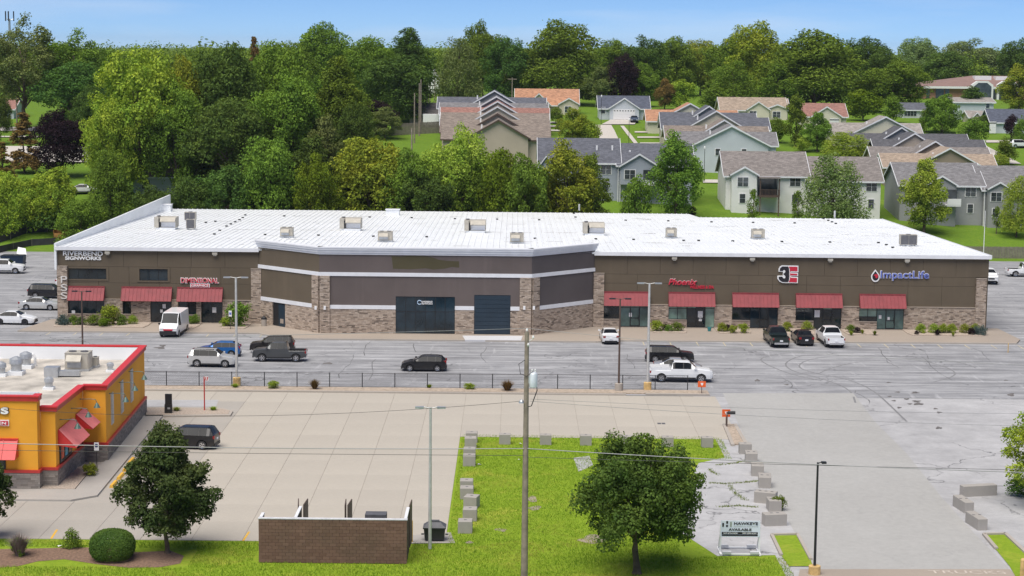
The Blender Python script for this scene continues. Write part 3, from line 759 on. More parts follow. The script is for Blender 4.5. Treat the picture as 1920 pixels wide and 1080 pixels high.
# ------------------------------------------------------------------ vegetation
def leaf_mesh(name, P, N, S, m, asp=.62, rng=RNG):
    n = len(P); rv = rng.normal(size=(n, 3)); T = np.cross(N, rv); T /= np.linalg.norm(T, axis=1)[:, None]+1e-9
    B = np.cross(N, T); S = S[:, None]
    V = np.empty((n, 4, 3), 'f')
    fold = N*S*.18
    V[:, 0] = P-T*S*.5; V[:, 1] = P+B*S*.5*asp+fold; V[:, 2] = P+T*S*.5; V[:, 3] = P-B*S*.5*asp+fold
    me = bpy.data.meshes.new(name); me.vertices.add(4*n); me.vertices.foreach_set('co', V.ravel())
    me.loops.add(4*n); me.loops.foreach_set('vertex_index', np.arange(4*n, dtype=np.int32))
    me.polygons.add(n); me.polygons.foreach_set('loop_start', np.arange(0, 4*n, 4, dtype=np.int32))
    me.materials.append(m); me.update(calc_edges=True)
    return me
ENV = {
 'round': lambda t: np.sqrt(np.clip(1-(2*t-.92)**2/1.17, 0, 1))**.8,
 'oval': lambda t: np.clip(np.sin(np.pi*np.clip(t, 0, 1)**.72), 0, 1)**.75*(1-.12*t),
 'cone': lambda t: np.clip(1.02-t, 0, 1)**.82*np.clip(t*9+.35, 0, 1),
 'tear': lambda t: np.clip(np.sin(np.pi*np.clip(t, 0, 1)**.56), 0, 1)**.85,
 'dome': lambda t: np.sqrt(np.clip(1-t**2.2, 0, 1))*np.clip(.72+t*1.4, 0, 1),
 'column': lambda t: np.clip(np.sin(np.pi*np.clip(t*.96+.02, 0, 1)), 0, 1)**.42,
}
def crown_mesh(name, env, seed, H, Rr, n, leaf, cb=.16, K=60, lob=(.20, .34), m=None, gap=.0, droop=0., flat=1.0, fill=.12, jag=.0, wob=.05, subl=6):
    g = np.random.default_rng(seed); e = ENV[env]
    t = g.random(K*3)**.9; keep = g.random(K*3) < e(t)+.15; t = t[keep][:K]
    k = len(t); th = g.random(k)*2*np.pi+np.arange(k)*2.4; rad = e(t)*Rr
    rho = rad*np.clip(.48+.52*np.sqrt(g.random(k)), 0, 1); rl = Rr*g.uniform(lob[0], lob[1], k)
    rl = np.minimum(rl, .25*Rr+.55*rad); rho = np.maximum(rho-rl*.62, 0)
    C = np.stack([rho*np.cos(th), rho*np.sin(th), (cb+(1-cb)*t)*H-rl*.35*(t > .75)], 1)
    C += g.normal(size=C.shape)*Rr*wob
    C0, rl0 = C, rl
    if subl:        # every limb carries a handful of smaller leaf clumps
        sd_ = g.normal(size=(k, subl, 3)); sd_[..., 2] += .3; sd_ /= np.linalg.norm(sd_, axis=2)[..., None]
        C = (C[:, None]+sd_*(rl[:, None, None]*g.uniform(.55, .95, (k, subl, 1)))*np.array([1, 1, flat])).reshape(-1, 3)
        rl = (rl[:, None]*g.uniform(.30, .56, (k, subl))).reshape(-1); k = len(rl)
    wgt = rl**2; pick = g.choice(k, n, p=wgt/wgt.sum())
    D = g.normal(size=(n, 3)); D[:, 2] += .25; D /= np.linalg.norm(D, axis=1)[:, None]
    # lumpy shell so that each clump has twigs and hollows
    ph = g.random((k, 3))*6.28; fr = g.uniform(2.5, 5, (k, 3))
    lump = 1+.20*np.sin(D[:, 0]*fr[pick, 0]+ph[pick, 0])*np.sin(D[:, 1]*fr[pick, 1]+ph[pick, 1])+.14*np.sin(D[:, 2]*fr[pick, 2]*1.7+ph[pick, 2])
    rr = rl[pick]*lump*np.where(g.random(n) < fill, g.random(n)**.5, g.normal(1.0, .13+jag, n).clip(.5, 1.5+jag*2))
    Z = np.ones((n, 3)); Z[:, 2] = flat
    P = C[pick]+D*rr[:, None]*Z
    if droop: P[:, 2] -= droop*np.clip(np.hypot(P[:, 0], P[:, 1])/Rr, 0, 1.2)**2*H*.2*g.random(n)
    # leave out what lies deep within other clumps
    inside = np.zeros(n, bool)
    for j in range(k):
        d2 = ((P-C[j])/np.array([1, 1, flat])); d2 = (d2*d2).sum(1); inside |= (d2 < (rl[j]*.62)**2) & (pick != j)
    ok = ~inside | (g.random(n) < .12)
    ok &= P[:, 2] > cb*H*.72
    P = P[ok]; D = D[ok]; n = len(P)
    N = D*.75+g.normal(size=(n, 3))*.55+np.array([0, 0, .45]); N /= np.linalg.norm(N, axis=1)[:, None]
    S = leaf*g.uniform(.65, 1.35, n)
    return leaf_mesh(name, P, N, S, m, rng=g), C0, rl0
def trunk_mesh(name, H, r, C, seed, cb=.2, m=None, nl=9, top=.8):
    g = random.Random(seed); q = MB()
    pts = [(0, 0, -.4), (0, 0, .05*H)]+[(g.uniform(-.02, .02)*H, g.uniform(-.02, .02)*H, H*z) for z in (.2, .4, .6, top)]
    q.tube([(0, 0, -.4), (0, 0, .0), (0, 0, .15)], r*1.55, 8, r*1.15, cap=False); q.tube(pts, r*1.15, 8, r*.22)
    idx = list(range(len(C))); g.shuffle(idx)
    for j in idx[:nl]:
        c = Vector(C[j]); z0 = min(max(cb*H*.8, c.z-.28*H*g.uniform(.6, 1.2)), H*.7)
        s = Vector((0, 0, z0)); mid = s.lerp(c, .5)+Vector((0, 0, .04*H))
        q.tube([s, mid, c], r*.42, 6, r*.1)
    return q.mesh(name, m or MAT['bark'], smooth=40)
LEAFS = {
 'green': ((0.134, 0.227, 0.038), (0.254, 0.378, 0.052)), 'dark': ((0.077, 0.143, 0.036), (0.150, 0.238, 0.049)), 'bright': ((0.223, 0.325, 0.041), (0.462, 0.507, 0.062)),
 'yellow': ((0.125, 0.190, 0.018), (0.235, 0.300, 0.030)), 'lime': ((0.254, 0.357, 0.045), (0.462, 0.530, 0.083)), 'grey': ((0.163, 0.227, 0.074), (0.285, 0.342, 0.110)),
 'purple': ((0.029, 0.018, 0.026), (0.058, 0.034, 0.044)), 'brown': ((0.203, 0.137, 0.051), (0.312, 0.194, 0.074)), 'pine': ((0.076, 0.125, 0.044), (0.149, 0.194, 0.063)),
 'oak2': ((0.068, 0.105, 0.036), (0.145, 0.173, 0.059)),
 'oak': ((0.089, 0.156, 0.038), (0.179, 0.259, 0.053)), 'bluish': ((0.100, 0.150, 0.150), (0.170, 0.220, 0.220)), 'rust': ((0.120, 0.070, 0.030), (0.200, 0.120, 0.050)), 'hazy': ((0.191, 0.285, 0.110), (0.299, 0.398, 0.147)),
}
for k_, (c0, c1) in LEAFS.items(): m_leaf('leaf_'+k_, c0, c1)
PROTO = {}
def proto(key, env, seed, H, Rr, n, leaf, **k):
    tr = {a: k.pop(a) for a in ('tr', 'nl', 'top') if a in k}
    cm, C, rl = crown_mesh('crown', env, seed, H, Rr, n, leaf, m=MAT['leaf_green'], **k)
    tm = trunk_mesh('trunk', H, tr.get('tr', H*.022), C, seed, k.get('cb', .16), nl=tr.get('nl', 9), top=tr.get('top', .8))
    PROTO[key] = (cm, tm, H, Rr)
proto('roundA', 'round', 1, 18, 8, 27000, .47, K=70, cb=.12); proto('roundB', 'round', 2, 18, 8, 27000, .47, K=55, cb=.10, lob=(.22, .40)); proto('roundC', 'dome', 3, 18, 8.5, 28000, .47, K=75, cb=.10)
proto('ovalA', 'oval', 4, 14, 5, 18000, .36, K=60, cb=.10); proto('ovalB', 'oval', 5, 14, 5, 18000, .36, K=45, cb=.12, lob=(.24, .42))
proto('tallA', 'oval', 6, 26, 7.5, 26000, .5, K=80, cb=.16); proto('tallB', 'round', 8, 26, 8.5, 20000, .5, K=55, cb=.28, lob=(.18, .30), jag=.12)
proto('bushA', 'dome', 9, 9, 5, 18000, .31, K=55, cb=.03, lob=(.22, .36)); proto('bushB', 'round', 10, 9, 4.5, 18000, .31, K=45, cb=.05)
proto('weepA', 'dome', 11, 16, 7, 16000, .42, K=60, cb=.12, droop=1.5, jag=.1); proto('pineA', 'cone', 12, 18, 4.2, 12000, .42, K=110, cb=.05, lob=(.14, .26), flat=.5, droop=.5, jag=.1)
proto('columnA', 'column', 13, 10, 2.6, 8000, .34, K=45, cb=.08, lob=(.3, .5)); proto('smallA', 'oval', 14, 6, 2.6, 5000, .30, K=34, cb=.14, lob=(.26, .42)); proto('smallB', 'round', 15, 5, 2.6, 5000, .28, K=30, cb=.12, lob=(.26, .42))
proto('sapling', 'oval', 16, 5, 1.3, 1600, .22, K=18, cb=.22, lob=(.3, .5), jag=.15)
def place_tree(name, label, cat, loc, h, r, key, leaf, group=None, rz=None, sq=1.0):
    cm, tm, H, Rr = PROTO[key]
    t = thing(name, label, cat, loc, rz if rz is not None else random.uniform(0, 6.28), group)
    c = sub('crown', cm, t, scale=(r/Rr, r/Rr*sq, h/H)); c.material_slots[0].link = 'OBJECT'; c.material_slots[0].material = MAT['leaf_'+leaf]
    sub('trunk', tm, t, scale=(min(r/Rr, h/H),)*2+(h/H,))
    return t
def tree_px(px, top, hw, Y, key, leaf, label, group=None, name='tree', cat='tree', sink=0.0, sq=1.0):
    """crown centred on pixel column px, topmost leaves at row top, half as wide as 2*hw pixels, standing at depth Y on the terrain"""
    x = at(px, 300, Y).x; z0 = H0(x, Y); zt = at(px, top, Y).z; sc_ = F/(Y*cp+1)
    return place_tree(name, label, cat, (x, Y, z0-sink), (zt-z0+sink)*.985, hw/sc_*1.22, key, leaf, group, sq=sq)

# the belt of trees close behind the long building
BELT = 'trees in the belt behind the long building'
for px, top, hw, Y, key, leaf, lab in (
 (505, 262, 58, 290, 'bushA', 'green', 'bushy green tree behind the roof at the left of the belt'),
 (585, 255, 48, 294, 'ovalA', 'dark', 'dull dark green tree behind the yellow-green bush tree'),
 (597, 300, 40, 287, 'bushB', 'yellow', 'yellow-green bush tree standing close behind the white roof'),
 (690, 262, 78, 292, 'bushA', 'bright', 'wide yellowish green tree behind the middle of the roof'),
 (770, 290, 48, 288, 'bushB', 'green', 'rounded green tree beside the leaning bundle of poles'),
 (800, 330, 46, 286, 'bushB', 'dark', 'low dark tree between two brighter trees behind the roof'),
 (858, 250, 58, 290, 'roundB', 'lime', 'pale leafy tree with silvery leaf edges in front of the taupe gables'),
 (940, 284, 46, 287, 'bushA', 'yellow', 'light yellow-green bush tree right of the pale leafy tree'),
 (985, 300, 40, 285, 'bushB', 'green', 'low green bush tree left of the bright broad tree'),
 (1062, 264, 52, 288, 'ovalB', 'bright', 'bright green tree in front of the slate-blue house, left part'),
 (1108, 288, 34, 290, 'ovalA', 'green', 'green tree touching the windows of the slate-blue house'),
 (1195, 341, 26, 290, 'smallB', 'green', 'small round tree in front of the slate-blue house bay'),
 (1268, 249, 43, 297, 'ovalB', 'green', 'large egg-shaped tree at the right end of the slate-blue house'),
 (1415, 349, 11, 296, 'sapling', 'yellow', 'thin yellowish sapling below the white house balcony'),
 (1499, 352, 12, 297, 'sapling', 'green', 'young sapling left of the broad tree by the white house'),
 (1565, 284, 58, 297, 'weepA', 'grey', 'broad soft tree in front of the white house right half'),
 (1737, 296, 42, 298, 'ovalA', 'lime', 'pointed light green tree in front of the grey house'),
 (1912, 325, 30, 298, 'weepA', 'lime', 'drooping light green tree cut off by the right edge'),
 (1874, 383, 8, 300, 'sapling', 'green', 'tiny staked sapling below the grey house windows'),
 (1300, 385, 10, 299, 'sapling', 'purple', 'tiny dark shrub on the bank above the roof edge')):
    tree_px(px, top, hw, Y, key, leaf, lab, BELT)
# darker trees filling the belt behind
for i, (px, top, hw, Y, key, leaf) in enumerate(((470, 300, 50, 296, 'bushB', 'dark'), (545, 290, 46, 299, 'bushA', 'dark'), (640, 290, 50, 300, 'bushB', 'dark'), (735, 300, 46, 299, 'bushA', 'dark'), (820, 312, 46, 298, 'bushA', 'dark'), (900, 305, 46, 297, 'bushB', 'dark'), (1010, 318, 44, 295, 'bushA', 'dark'), (420, 320, 50, 288, 'bushB', 'dark'), (350, 335, 46, 286, 'bushA', 'dark'), (290, 355, 40, 285, 'bushB', 'dark'))):
    tree_px(px, top, hw, Y, key, leaf, 'dark bushy tree filling the shade of the belt, %s from the left' % ('third', 'fourth', 'fifth', 'sixth', 'seventh', 'ninth', 'tenth', 'second', 'first', 'eighth')[i] if False else 'dark bushy tree in the shade of the belt behind the white roof', 'dark filler trees of the belt')
# the big trees on the left
BIG = 'large trees at the left'
for px, top, hw, Y, key, leaf, lab in (
 (262, 100, 78, 306, 'roundA', 'bright', 'huge sunlit yellow-green maple left of the building'),
 (205, 195, 46, 300, 'roundB', 'bright', 'lower sunlit clump of the maples beside the purple tree'),
 (345, 118, 48, 312, 'roundC', 'bright', 'bright green crown between the huge maple and the dark trees'),
 (330, 175, 50, 303, 'roundB', 'green', 'green tree hanging over the small white cottage'),
 (425, 96, 75, 312, 'roundC', 'dark', 'large dark green tree right of the sunlit maple'),
 (425, 190, 70, 301, 'roundA', 'oak', 'dark leafy tree directly behind the left roof corner'),
 (520, 92, 70, 322, 'roundC', 'green', 'broad mid green tree with a rounded yellowish top'),
 (530, 150, 66, 308, 'roundB', 'green', 'rounded green tree left of the tall green one'),
 (635, 108, 58, 316, 'tallA', 'green', 'tall green tree beside the fenced yard'),
 (668, 200, 36, 305, 'roundA', 'dark', 'dark lower tree by the grey board fence'),
 (610, 215, 34, 300, 'ovalA', 'grey', 'greyish slender tree in front of the dark foliage'),
 (205, 285, 42, 292, 'bushA', 'green', 'bushy tree left of the white cottage'),
 (95, 322, 44, 291, 'bushB', 'bright', 'bright spreading bush tree above the silt fence'),
 (150, 375, 44, 285, 'bushA', 'green', 'low leafy thicket by the white parapet'),
 (12, 325, 46, 289, 'bushA', 'bright', 'bright green bush tree cut off by the left edge'),
 (45, 205, 32, 330, 'pineA', 'brown', 'brownish thin spruce left of the purple tree'),
 (4, 262, 22, 318, 'pineA', 'brown', 'brownish spruce cut off by the left edge'),
 (118, 213, 46, 325, 'roundB', 'purple', 'dark purple-leaved tree at the left'),
 (50, 36, 58, 395, 'tallB', 'grey', 'very tall open-crowned tree at the far left'),
 (145, 62, 60, 400, 'tallB', 'green', 'tall open tree right of the tallest one'),
 (140, 120, 66, 392, 'roundA', 'dark', 'dark dense trees mass under the tall open trees'),
 (175, 165, 40, 370, 'roundC', 'dark', 'dark tree between the purple tree and the huge maple'),
 (-2, 170, 22, 372, 'roundB', 'oak', 'dark round tree on the lawn at the left edge')):
    tree_px(px, top, hw, Y, key, leaf, lab, BIG)
# the wooded skyline behind the houses
SKY_ = 'trees of the wooded skyline'
for px, top, hw, Y, key, leaf, lab in (
 (478, 62, 16, 470, 'pineA', 'brown', 'dark spire-topped conifer standing on the skyline'),
 (545, 84, 44, 430, 'roundA', 'green', 'low skyline tree right of the dark spire'),
 (605, 50, 58, 480, 'roundC', 'green', 'tall skyline tree above the mid green tree'),
 (690, 74, 52, 440, 'roundA', 'green', 'skyline tree left of the dark spruce tip'),
 (765, 54, 48, 450, 'tallA', 'dark', 'tall dark tree left of the road gap'),
 (740, 110, 62, 420, 'roundB', 'dark', 'dark tree mass left of the cluster of poles'),
 (705, 190, 34, 395, 'roundA', 'purple', 'blackish purple tree behind the board fence'),
 (722, 200, 30, 388, 'ovalA', 'grey', 'dull slender tree beside the purple tree near the fence'),
 (858, 66, 40, 470, 'weepA', 'grey', 'pale weeping tree right of the road gap'),
 (905, 50, 40, 520, 'roundB', 'green', 'skyline tree above the pale weeping tree'),
 (948, 74, 40, 500, 'roundA', 'dark', 'dark skyline tree left of the biggest dome'),
 (1050, 46, 74, 500, 'roundC', 'green', 'biggest dome-shaped tree behind the orange-roofed house'),
 (985, 95, 30, 520, 'roundA', 'dark', 'darker tree tucked behind the biggest dome'),
 (1150, 78, 42, 540, 'roundA', 'green', 'skyline tree right of the biggest dome'),
 (1165, 106, 26, 490, 'roundB', 'purple', 'blackish copper tree right of the biggest dome'),
 (1205, 76, 44, 530, 'roundB', 'dark', 'dark crown above the white garage house'),
 (1260, 74, 44, 560, 'roundC', 'green', 'skyline tree over the red-brown conifer'),
 (1310, 78, 44, 570, 'roundA', 'lime', 'lighter skyline tree in the middle right'),
 (1365, 72, 46, 540, 'roundB', 'green', 'skyline tree left of the bright tall one'),
 (1412, 48, 56, 500, 'roundC', 'bright', 'bright tall tree left of the large dark dome'),
 (1370, 110, 46, 480, 'weepA', 'green', 'drooping dark green tree above the tan roof'),
 (1522, 64, 92, 480, 'roundC', 'green', 'large dark green dome behind the brown-roofed house'),
 (1455, 118, 40, 470, 'ovalA', 'green', 'green tree left of the large dark dome'),
 (1615, 74, 48, 530, 'roundA', 'dark', 'dark ragged skyline tree left of the brick hall'),
 (1670, 118, 56, 475, 'roundB', 'green', 'rounded green tree just left of the brick hall'),
 (1650, 100, 44, 520, 'roundC', 'dark', 'dark tree between the domes left of the hall'),
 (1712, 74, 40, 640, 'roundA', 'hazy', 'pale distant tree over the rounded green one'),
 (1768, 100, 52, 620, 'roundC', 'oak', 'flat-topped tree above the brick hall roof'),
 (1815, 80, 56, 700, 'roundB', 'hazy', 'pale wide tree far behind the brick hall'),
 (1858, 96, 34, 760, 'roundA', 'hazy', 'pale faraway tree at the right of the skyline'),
 (1902, 80, 38, 600, 'roundB', 'dark', 'dark tree at the right edge of the skyline'),
 (1905, 122, 34, 470, 'ovalB', 'bright', 'bright tree hiding the right end of the hall')):
    tree_px(px, top, hw, Y, key, leaf, lab, SKY_)
# trees among the houses
YARD = 'garden trees among the houses'
for px, top, hw, base, key, leaf, lab in (
 (932, 136, 26, 182, 'smallA', 'green', 'small green tree behind the stacked grey gables'),
 (1127, 128, 30, 200, 'ovalA', 'grey', 'greyish tree left of the white garage house'),
 (1160, 140, 22, 195, 'pineA', 'pine', 'dark conifer behind the white garage house'),
 (1207, 124, 30, 200, 'ovalB', 'green', 'tall green tree right behind the white garage house'),
 (1246, 150, 19, 205, 'ovalA', 'brown', 'red-brown conical tree among the green ones'),
 (1275, 158, 24, 205, 'smallB', 'bright', 'bright green tree right of the red-brown one'),
 (1338, 165, 27, 212, 'smallA', 'green', 'green tree between the orange and the tan roofs'),
 (1042, 206, 13, 232, 'smallB', 'green', 'small clipped tree in the orange-roofed house garden'),
 (1074, 206, 27, 275, 'ovalA', 'bright', 'bright tree beside the driveway street'),
 (1102, 232, 24, 275, 'smallB', 'bright', 'low bright tree right beside the one at the driveway street'),
 (1491, 190, 18, 275, 'columnA', 'green', 'narrow columnar tree behind the white house'),
 (1532, 214, 26, 285, 'ovalA', 'green', 'green tree right of the columnar tree'),
 (1456, 228, 18, 268, 'smallB', 'green', 'round garden tree left of the columnar tree'),
 (1505, 262, 14, 285, 'smallB', 'lime', 'low pale bush under the columnar tree'),
 (1587, 248, 46, 300, 'weepA', 'lime', 'spreading pale tree above the white house roof'),
 (1618, 177, 36, 226, 'smallB', 'yellow', 'yellow-topped round tree behind the pale grey roof'),
 (1674, 182, 18, 230, 'smallA', 'green', 'small dense tree right of the yellow-topped one'),
 (1737, 210, 14, 248, 'smallB', 'green', 'little tree left of the rough broad tree'),
 (1766, 185, 30, 250, 'bushB', 'green', 'rough broad tree in front of the brick hall'),
 (1820, 169, 20, 222, 'columnA', 'dark', 'dense dark evergreen in front of the white house wall'),
 (1822, 230, 24, 285, 'smallB', 'green', 'round green tree in the street right of the dark gables'),
 (1884, 264, 19, 310, 'smallA', 'green', 'green tree by the right street'),
 (1876, 293, 15, 318, 'smallB', 'lime', 'low pale tree under the green one by the right street'),
 (1895, 222, 13, 262, 'smallB', 'purple', 'purple-leaved small tree at the navy-roofed garage'),
 (1913, 225, 12, 275, 'smallA', 'green', 'green tree cut off by the right edge at the navy roof'),
 (1845, 218, 20, 245, 'bushA', 'oak', 'dark hedge-like bush left of the navy-roofed garage')):
    p = GT(px, base); sc_ = F/p.y; place_tree('garden_tree', lab, 'tree', p, (base-top)/sc_*1.03, hw/sc_*1.2, key, leaf, YARD)
# distant woods: one mass, nobody could count it
g = np.random.default_rng(5); Pn, Nn, Sn = [], [], []
def far_clump(x, y, h, r, leaf, n):
    th = g.random(n)*6.28; ph = np.arccos(1-1.25*g.random(n)); d = np.stack([np.sin(ph)*np.cos(th), np.sin(ph)*np.sin(th), np.cos(ph)], 1)
    z0 = H0(x, y); lump = 1+.18*np.sin(d[:, 0]*5+x)*np.sin(d[:, 1]*5+y)
    p = d*np.array([r, r, h*.6])*lump[:, None]*g.normal(1, .07, (n, 1))+np.array([x, y, z0+h*.42])
    Pn.append(p); Nn.append(d*.7+g.normal(size=(n, 3))*.5+np.array([0, 0, .4])); Sn.append(leaf*g.uniform(.7, 1.3, n))
for i in range(1500):
    y = 540*math.exp(g.random()*2.35); hw = y*.30+30
    x = g.uniform(-hw, hw)
    if y < 640 and x > 95: continue
    r = g.uniform(5, 9); hh = g.uniform(8, 14)
    if y < 1100: far_clump(x, y, hh, r, 1.1, 360)
    else: far_clump(x, y, hh, r*1.6, 2.2, 150)
Pn = np.concatenate(Pn); Nn = np.concatenate(Nn); Nn /= np.linalg.norm(Nn, axis=1)[:, None]; Sn = np.concatenate(Sn)
fw = link(bpy.data.objects.new('distant_woods', leaf_mesh('distant_woods', Pn, Nn, Sn, MAT['leaf_green'], rng=g)))
tag(fw, 'hazy green woods stretching to the horizon behind the skyline trees', 'woods', kind='stuff')
# undergrowth on the bank behind the building
Pn, Nn, Sn = [], [], []
for i in range(70):
    x = g.uniform(-75, 16); y = g.uniform(281, 300)
    if x < -55 and y < 288: continue
    far_clump(x, y, g.uniform(1.5, 5.0), g.uniform(1.5, 3.2), .42, 420)
Pn = np.concatenate(Pn); Nn = np.concatenate(Nn); Nn /= np.linalg.norm(Nn, axis=1)[:, None]; Sn = np.concatenate(Sn)
fw = link(bpy.data.objects.new('undergrowth', leaf_mesh('undergrowth', Pn, Nn, Sn, MAT['leaf_dark'], rng=g)))
tag(fw, 'dark tangled undergrowth beneath the trees behind the roof', 'undergrowth', kind='stuff')

# ------------------------------------------------------------------ houses
SID = dict(slate=(0.360, 0.396, 0.456), white=(0.792, 0.792, 0.768), grey=(0.324, 0.330, 0.342), taupe=(0.480, 0.408, 0.336), beige=(0.600, 0.540, 0.432), cream=(0.672, 0.636, 0.504), paleblue=(0.576, 0.612, 0.660), brown=(0.312, 0.246, 0.186), dark=(0.288, 0.288, 0.300), cottage=(0.600, 0.612, 0.624))
for k_, c in SID.items(): m_siding('siding_'+k_, c)
SHG = dict(slate=(0.114, 0.120, 0.144), brown=(0.240, 0.198, 0.168), greybrown=(0.222, 0.198, 0.186), grey=(0.198, 0.192, 0.198), orange=(0.456, 0.240, 0.144), tan=(0.360, 0.282, 0.216), red=(0.312, 0.162, 0.132), charcoal=(0.102, 0.102, 0.114), pale=(0.324, 0.294, 0.270), navy=(0.090, 0.102, 0.138))
for k_, c in SHG.items(): m_shingle('shingle_'+k_, c)
plain('window_white', (.78, .78, .78), .5, 0, 0); m_glass('house_glass', (.05, .06, .065), .08, .6)
plain('brown_brick', (.36, .19, .125), .9, 0, .15, .5); plain('brown_roof', (.235, .15, .13), .85, 0, .1, .4)
def gable_block(par, x0, x1, y0, y1, zb, ze, zr_, ridge, wall, roof, ov=.45, trim=True, th=.16, wname='wall', rname='roof', tmat='white_trim'):
    """a gabled volume: walls with their gables, two roof slopes in one part, white barge boards"""
    wm, rm_ = MAT['siding_'+wall] if 'siding_'+wall in MAT else MAT[wall], MAT['shingle_'+roof]
    q = MB()
    if ridge == 'x':
        ym = (y0+y1)/2; q.xprism([(y0, zb), (y1, zb), (y1, ze), (ym, zr_), (y0, ze)], x0, x1); s = (zr_-ze)/(ym-y0)
        prof = [(y0-ov, ze-ov*s+.02), (ym, zr_+.02), (y1+ov, ze-ov*s+.02), (y1+ov, ze-ov*s+th), (ym, zr_+th+.05), (y0-ov, ze-ov*s+th)]
    else:
        xm = (x0+x1)/2; q.yprism([(x0, zb), (x1, zb), (x1, ze), (xm, zr_), (x0, ze)], y0, y1); s = (zr_-ze)/(xm-x0)
        prof = [(x0-ov, ze-ov*s+.02), (xm, zr_+.02), (x1+ov, ze-ov*s+.02), (x1+ov, ze-ov*s+th), (xm, zr_+th+.05), (x0-ov, ze-ov*s+th)]
    q.build(wname, wm, par)
    r_ = MB()
    if ridge == 'x': r_.xprism(prof, x0-ov, x1+ov)
    else: r_.yprism(prof, y0-ov, y1+ov)
    ro = r_.build(rname, rm_, par)
    if trim:
        prof2 = [(a, b-.10 if i < 3 else b+.012) for i, (a, b) in enumerate(prof)]
        t = MB()
        if ridge == 'x':
            t.box(x0-ov, x1+ov, y0-ov-.06, y0-ov, ze-ov*s-.10, ze-ov*s+th); t2 = MB(); t2.xprism(prof2, x0-ov-.07, x0-ov); t2.build('barge_board', MAT[tmat], ro); t3 = MB(); t3.xprism(prof2, x1+ov, x1+ov+.07); t3.build('barge_board', MAT[tmat], ro); t.build('gutter', MAT[tmat], ro)
        else: t.yprism(prof2, y0-ov-.08, y0-ov); t.build('barge_board', MAT[tmat], ro)
    return ro
def hwin(par, x, z, y, w_=1.0, h=1.3, n=1, frame='window_white'):
    """a window in a wall that faces -y"""
    f = MB(); f.box(x-w_/2-.09, x+w_/2+.09, y-.07, y, z-h/2-.09, z+h/2+.09); o = f.build('window', MAT[frame], par)
    for i in range(n):
        a = x-w_/2+w_*i/n; c = x-w_/2+w_*(i+1)/n
        MB().box(a+.035, c-.035, y-.095, y-.07, z+.025, z+h/2).build('pane', MAT['house_glass'], o); MB().box(a+.035, c-.035, y-.095, y-.07, z-h/2, z-.025).build('pane', MAT['house_glass'], o)
    return o
def zpx(px, py, Y): return at(px, py, Y).z
def hth(label, px, Y, name='house', cat='house', group=None):
    x = at(px, 300, Y).x; return thing(name, label, cat, (x, Y, H0(x, Y)), 0, group)
def vents(par, lst, Y):
    for px, py in lst:
        p = at(px, py, Y); MB().box(p.x-.14, p.x+.14, Y-.14, Y+.14, p.z-.6, p.z+.3).build('vent_pipe', MAT['white'], par)
# --- slate-blue two-storey house
Y = 307.0; h = hth('slate-blue two-storey house with dark slate roof behind the building', 1150, Y)
x0, xm, x1 = at(1013, 300, Y).x, at(1160, 300, Y).x, at(1298, 300, Y).x
zb = 2.0; ze = zpx(1085, 304, Y)
ro = gable_block(h, x0, xm, Y, Y+12, zb, ze, zpx(1085, 261, Y+6), 'x', 'slate', 'slate'); vents(ro, [(1119, 276), (1148, 276)], Y+3)
ro = gable_block(h, xm+.02, x1, Y-.6, Y+11.4, zb, ze-.35, zpx(1230, 271, Y+5.4), 'x', 'slate', 'slate'); vents(ro, [(1181, 285)], Y+3)
gable_block(h, at(1163, 300, Y).x, at(1232, 300, Y).x, Y-2.2, Y+3, zpx(1190, 346, Y-2), zpx(1200, 311, Y-2), zpx(1203, 290, Y-2), 'y', 'slate', 'slate', ov=.35)
gable_block(h, x0-.1, at(1036, 300, Y).x, Y-1.2, Y+2, zb, ze-.5, ze+.9, 'y', 'slate', 'slate', ov=.3)
for px, py, w_ in ((1136, 318, 1.75), (1135, 349, .95)): hwin(h, at(px, py, Y).x, zpx(px, py, Y), Y, w_, 1.45, 2 if w_ > 1 else 1)
hwin(h, at(1181, 327, Y-2.2).x, zpx(1181, 327, Y-2.2), Y-2.2, 1.75, 1.45, 2)
bx = at(1206, 326, Y-2.2).x; bx1 = at(1229, 326, Y-2.2).x
MB().box(bx, bx1, Y-2.27, Y-2.2, zpx(1216, 336, Y), zpx(1216, 317, Y)).build('porch_opening', MAT['house_glass'], h)
dk = MB(); dk.box(bx-.1, bx1+.1, Y-3.4, Y-2.2, zpx(1216, 345, Y), zpx(1216, 345, Y)+.2); dk.box(bx-.1, bx1+.1, Y-3.42, Y-3.36, zpx(1216, 336, Y), zpx(1216, 336, Y)+.07)
for i in range(11): dk.box(bx+(bx1-bx)*i/10-.02, bx+(bx1-bx)*i/10+.02, Y-3.42, Y-3.38, zpx(1216, 345, Y), zpx(1216, 336, Y))
dk.build('deck', MAT['window_white'], h)
b = MB(); 
for px in (1159, 1163): b.box(at(px, 300, Y).x-.06, at(px, 300, Y).x+.06, Y-.85, Y-.7, zb, ze-.4)
b.split('downpipe', MAT['window_white'], h)
sw = thing('garden_swing', 'white garden swing frame beside the slate-blue house', 'swing', GT(1228, 376)); p = ORG[sw.name]
b = MB(); 
for sx in (-.9, .9):
    b.tube([p+Vector((sx-.5, -.4, 0)), p+Vector((sx, 0, 2.0)), p+Vector((sx+.5, .4, 0))], .05, 6)
b.tube([p+Vector((-.9, 0, 2.0)), p+Vector((.9, 0, 2.0))], .05, 6); b.build('frame', MAT['white'], sw)
MB().box(p.x-.6, p.x+.6, p.y-.25, p.y+.25, p.z+.45, p.z+.53).build('seat', MAT['white'], sw)
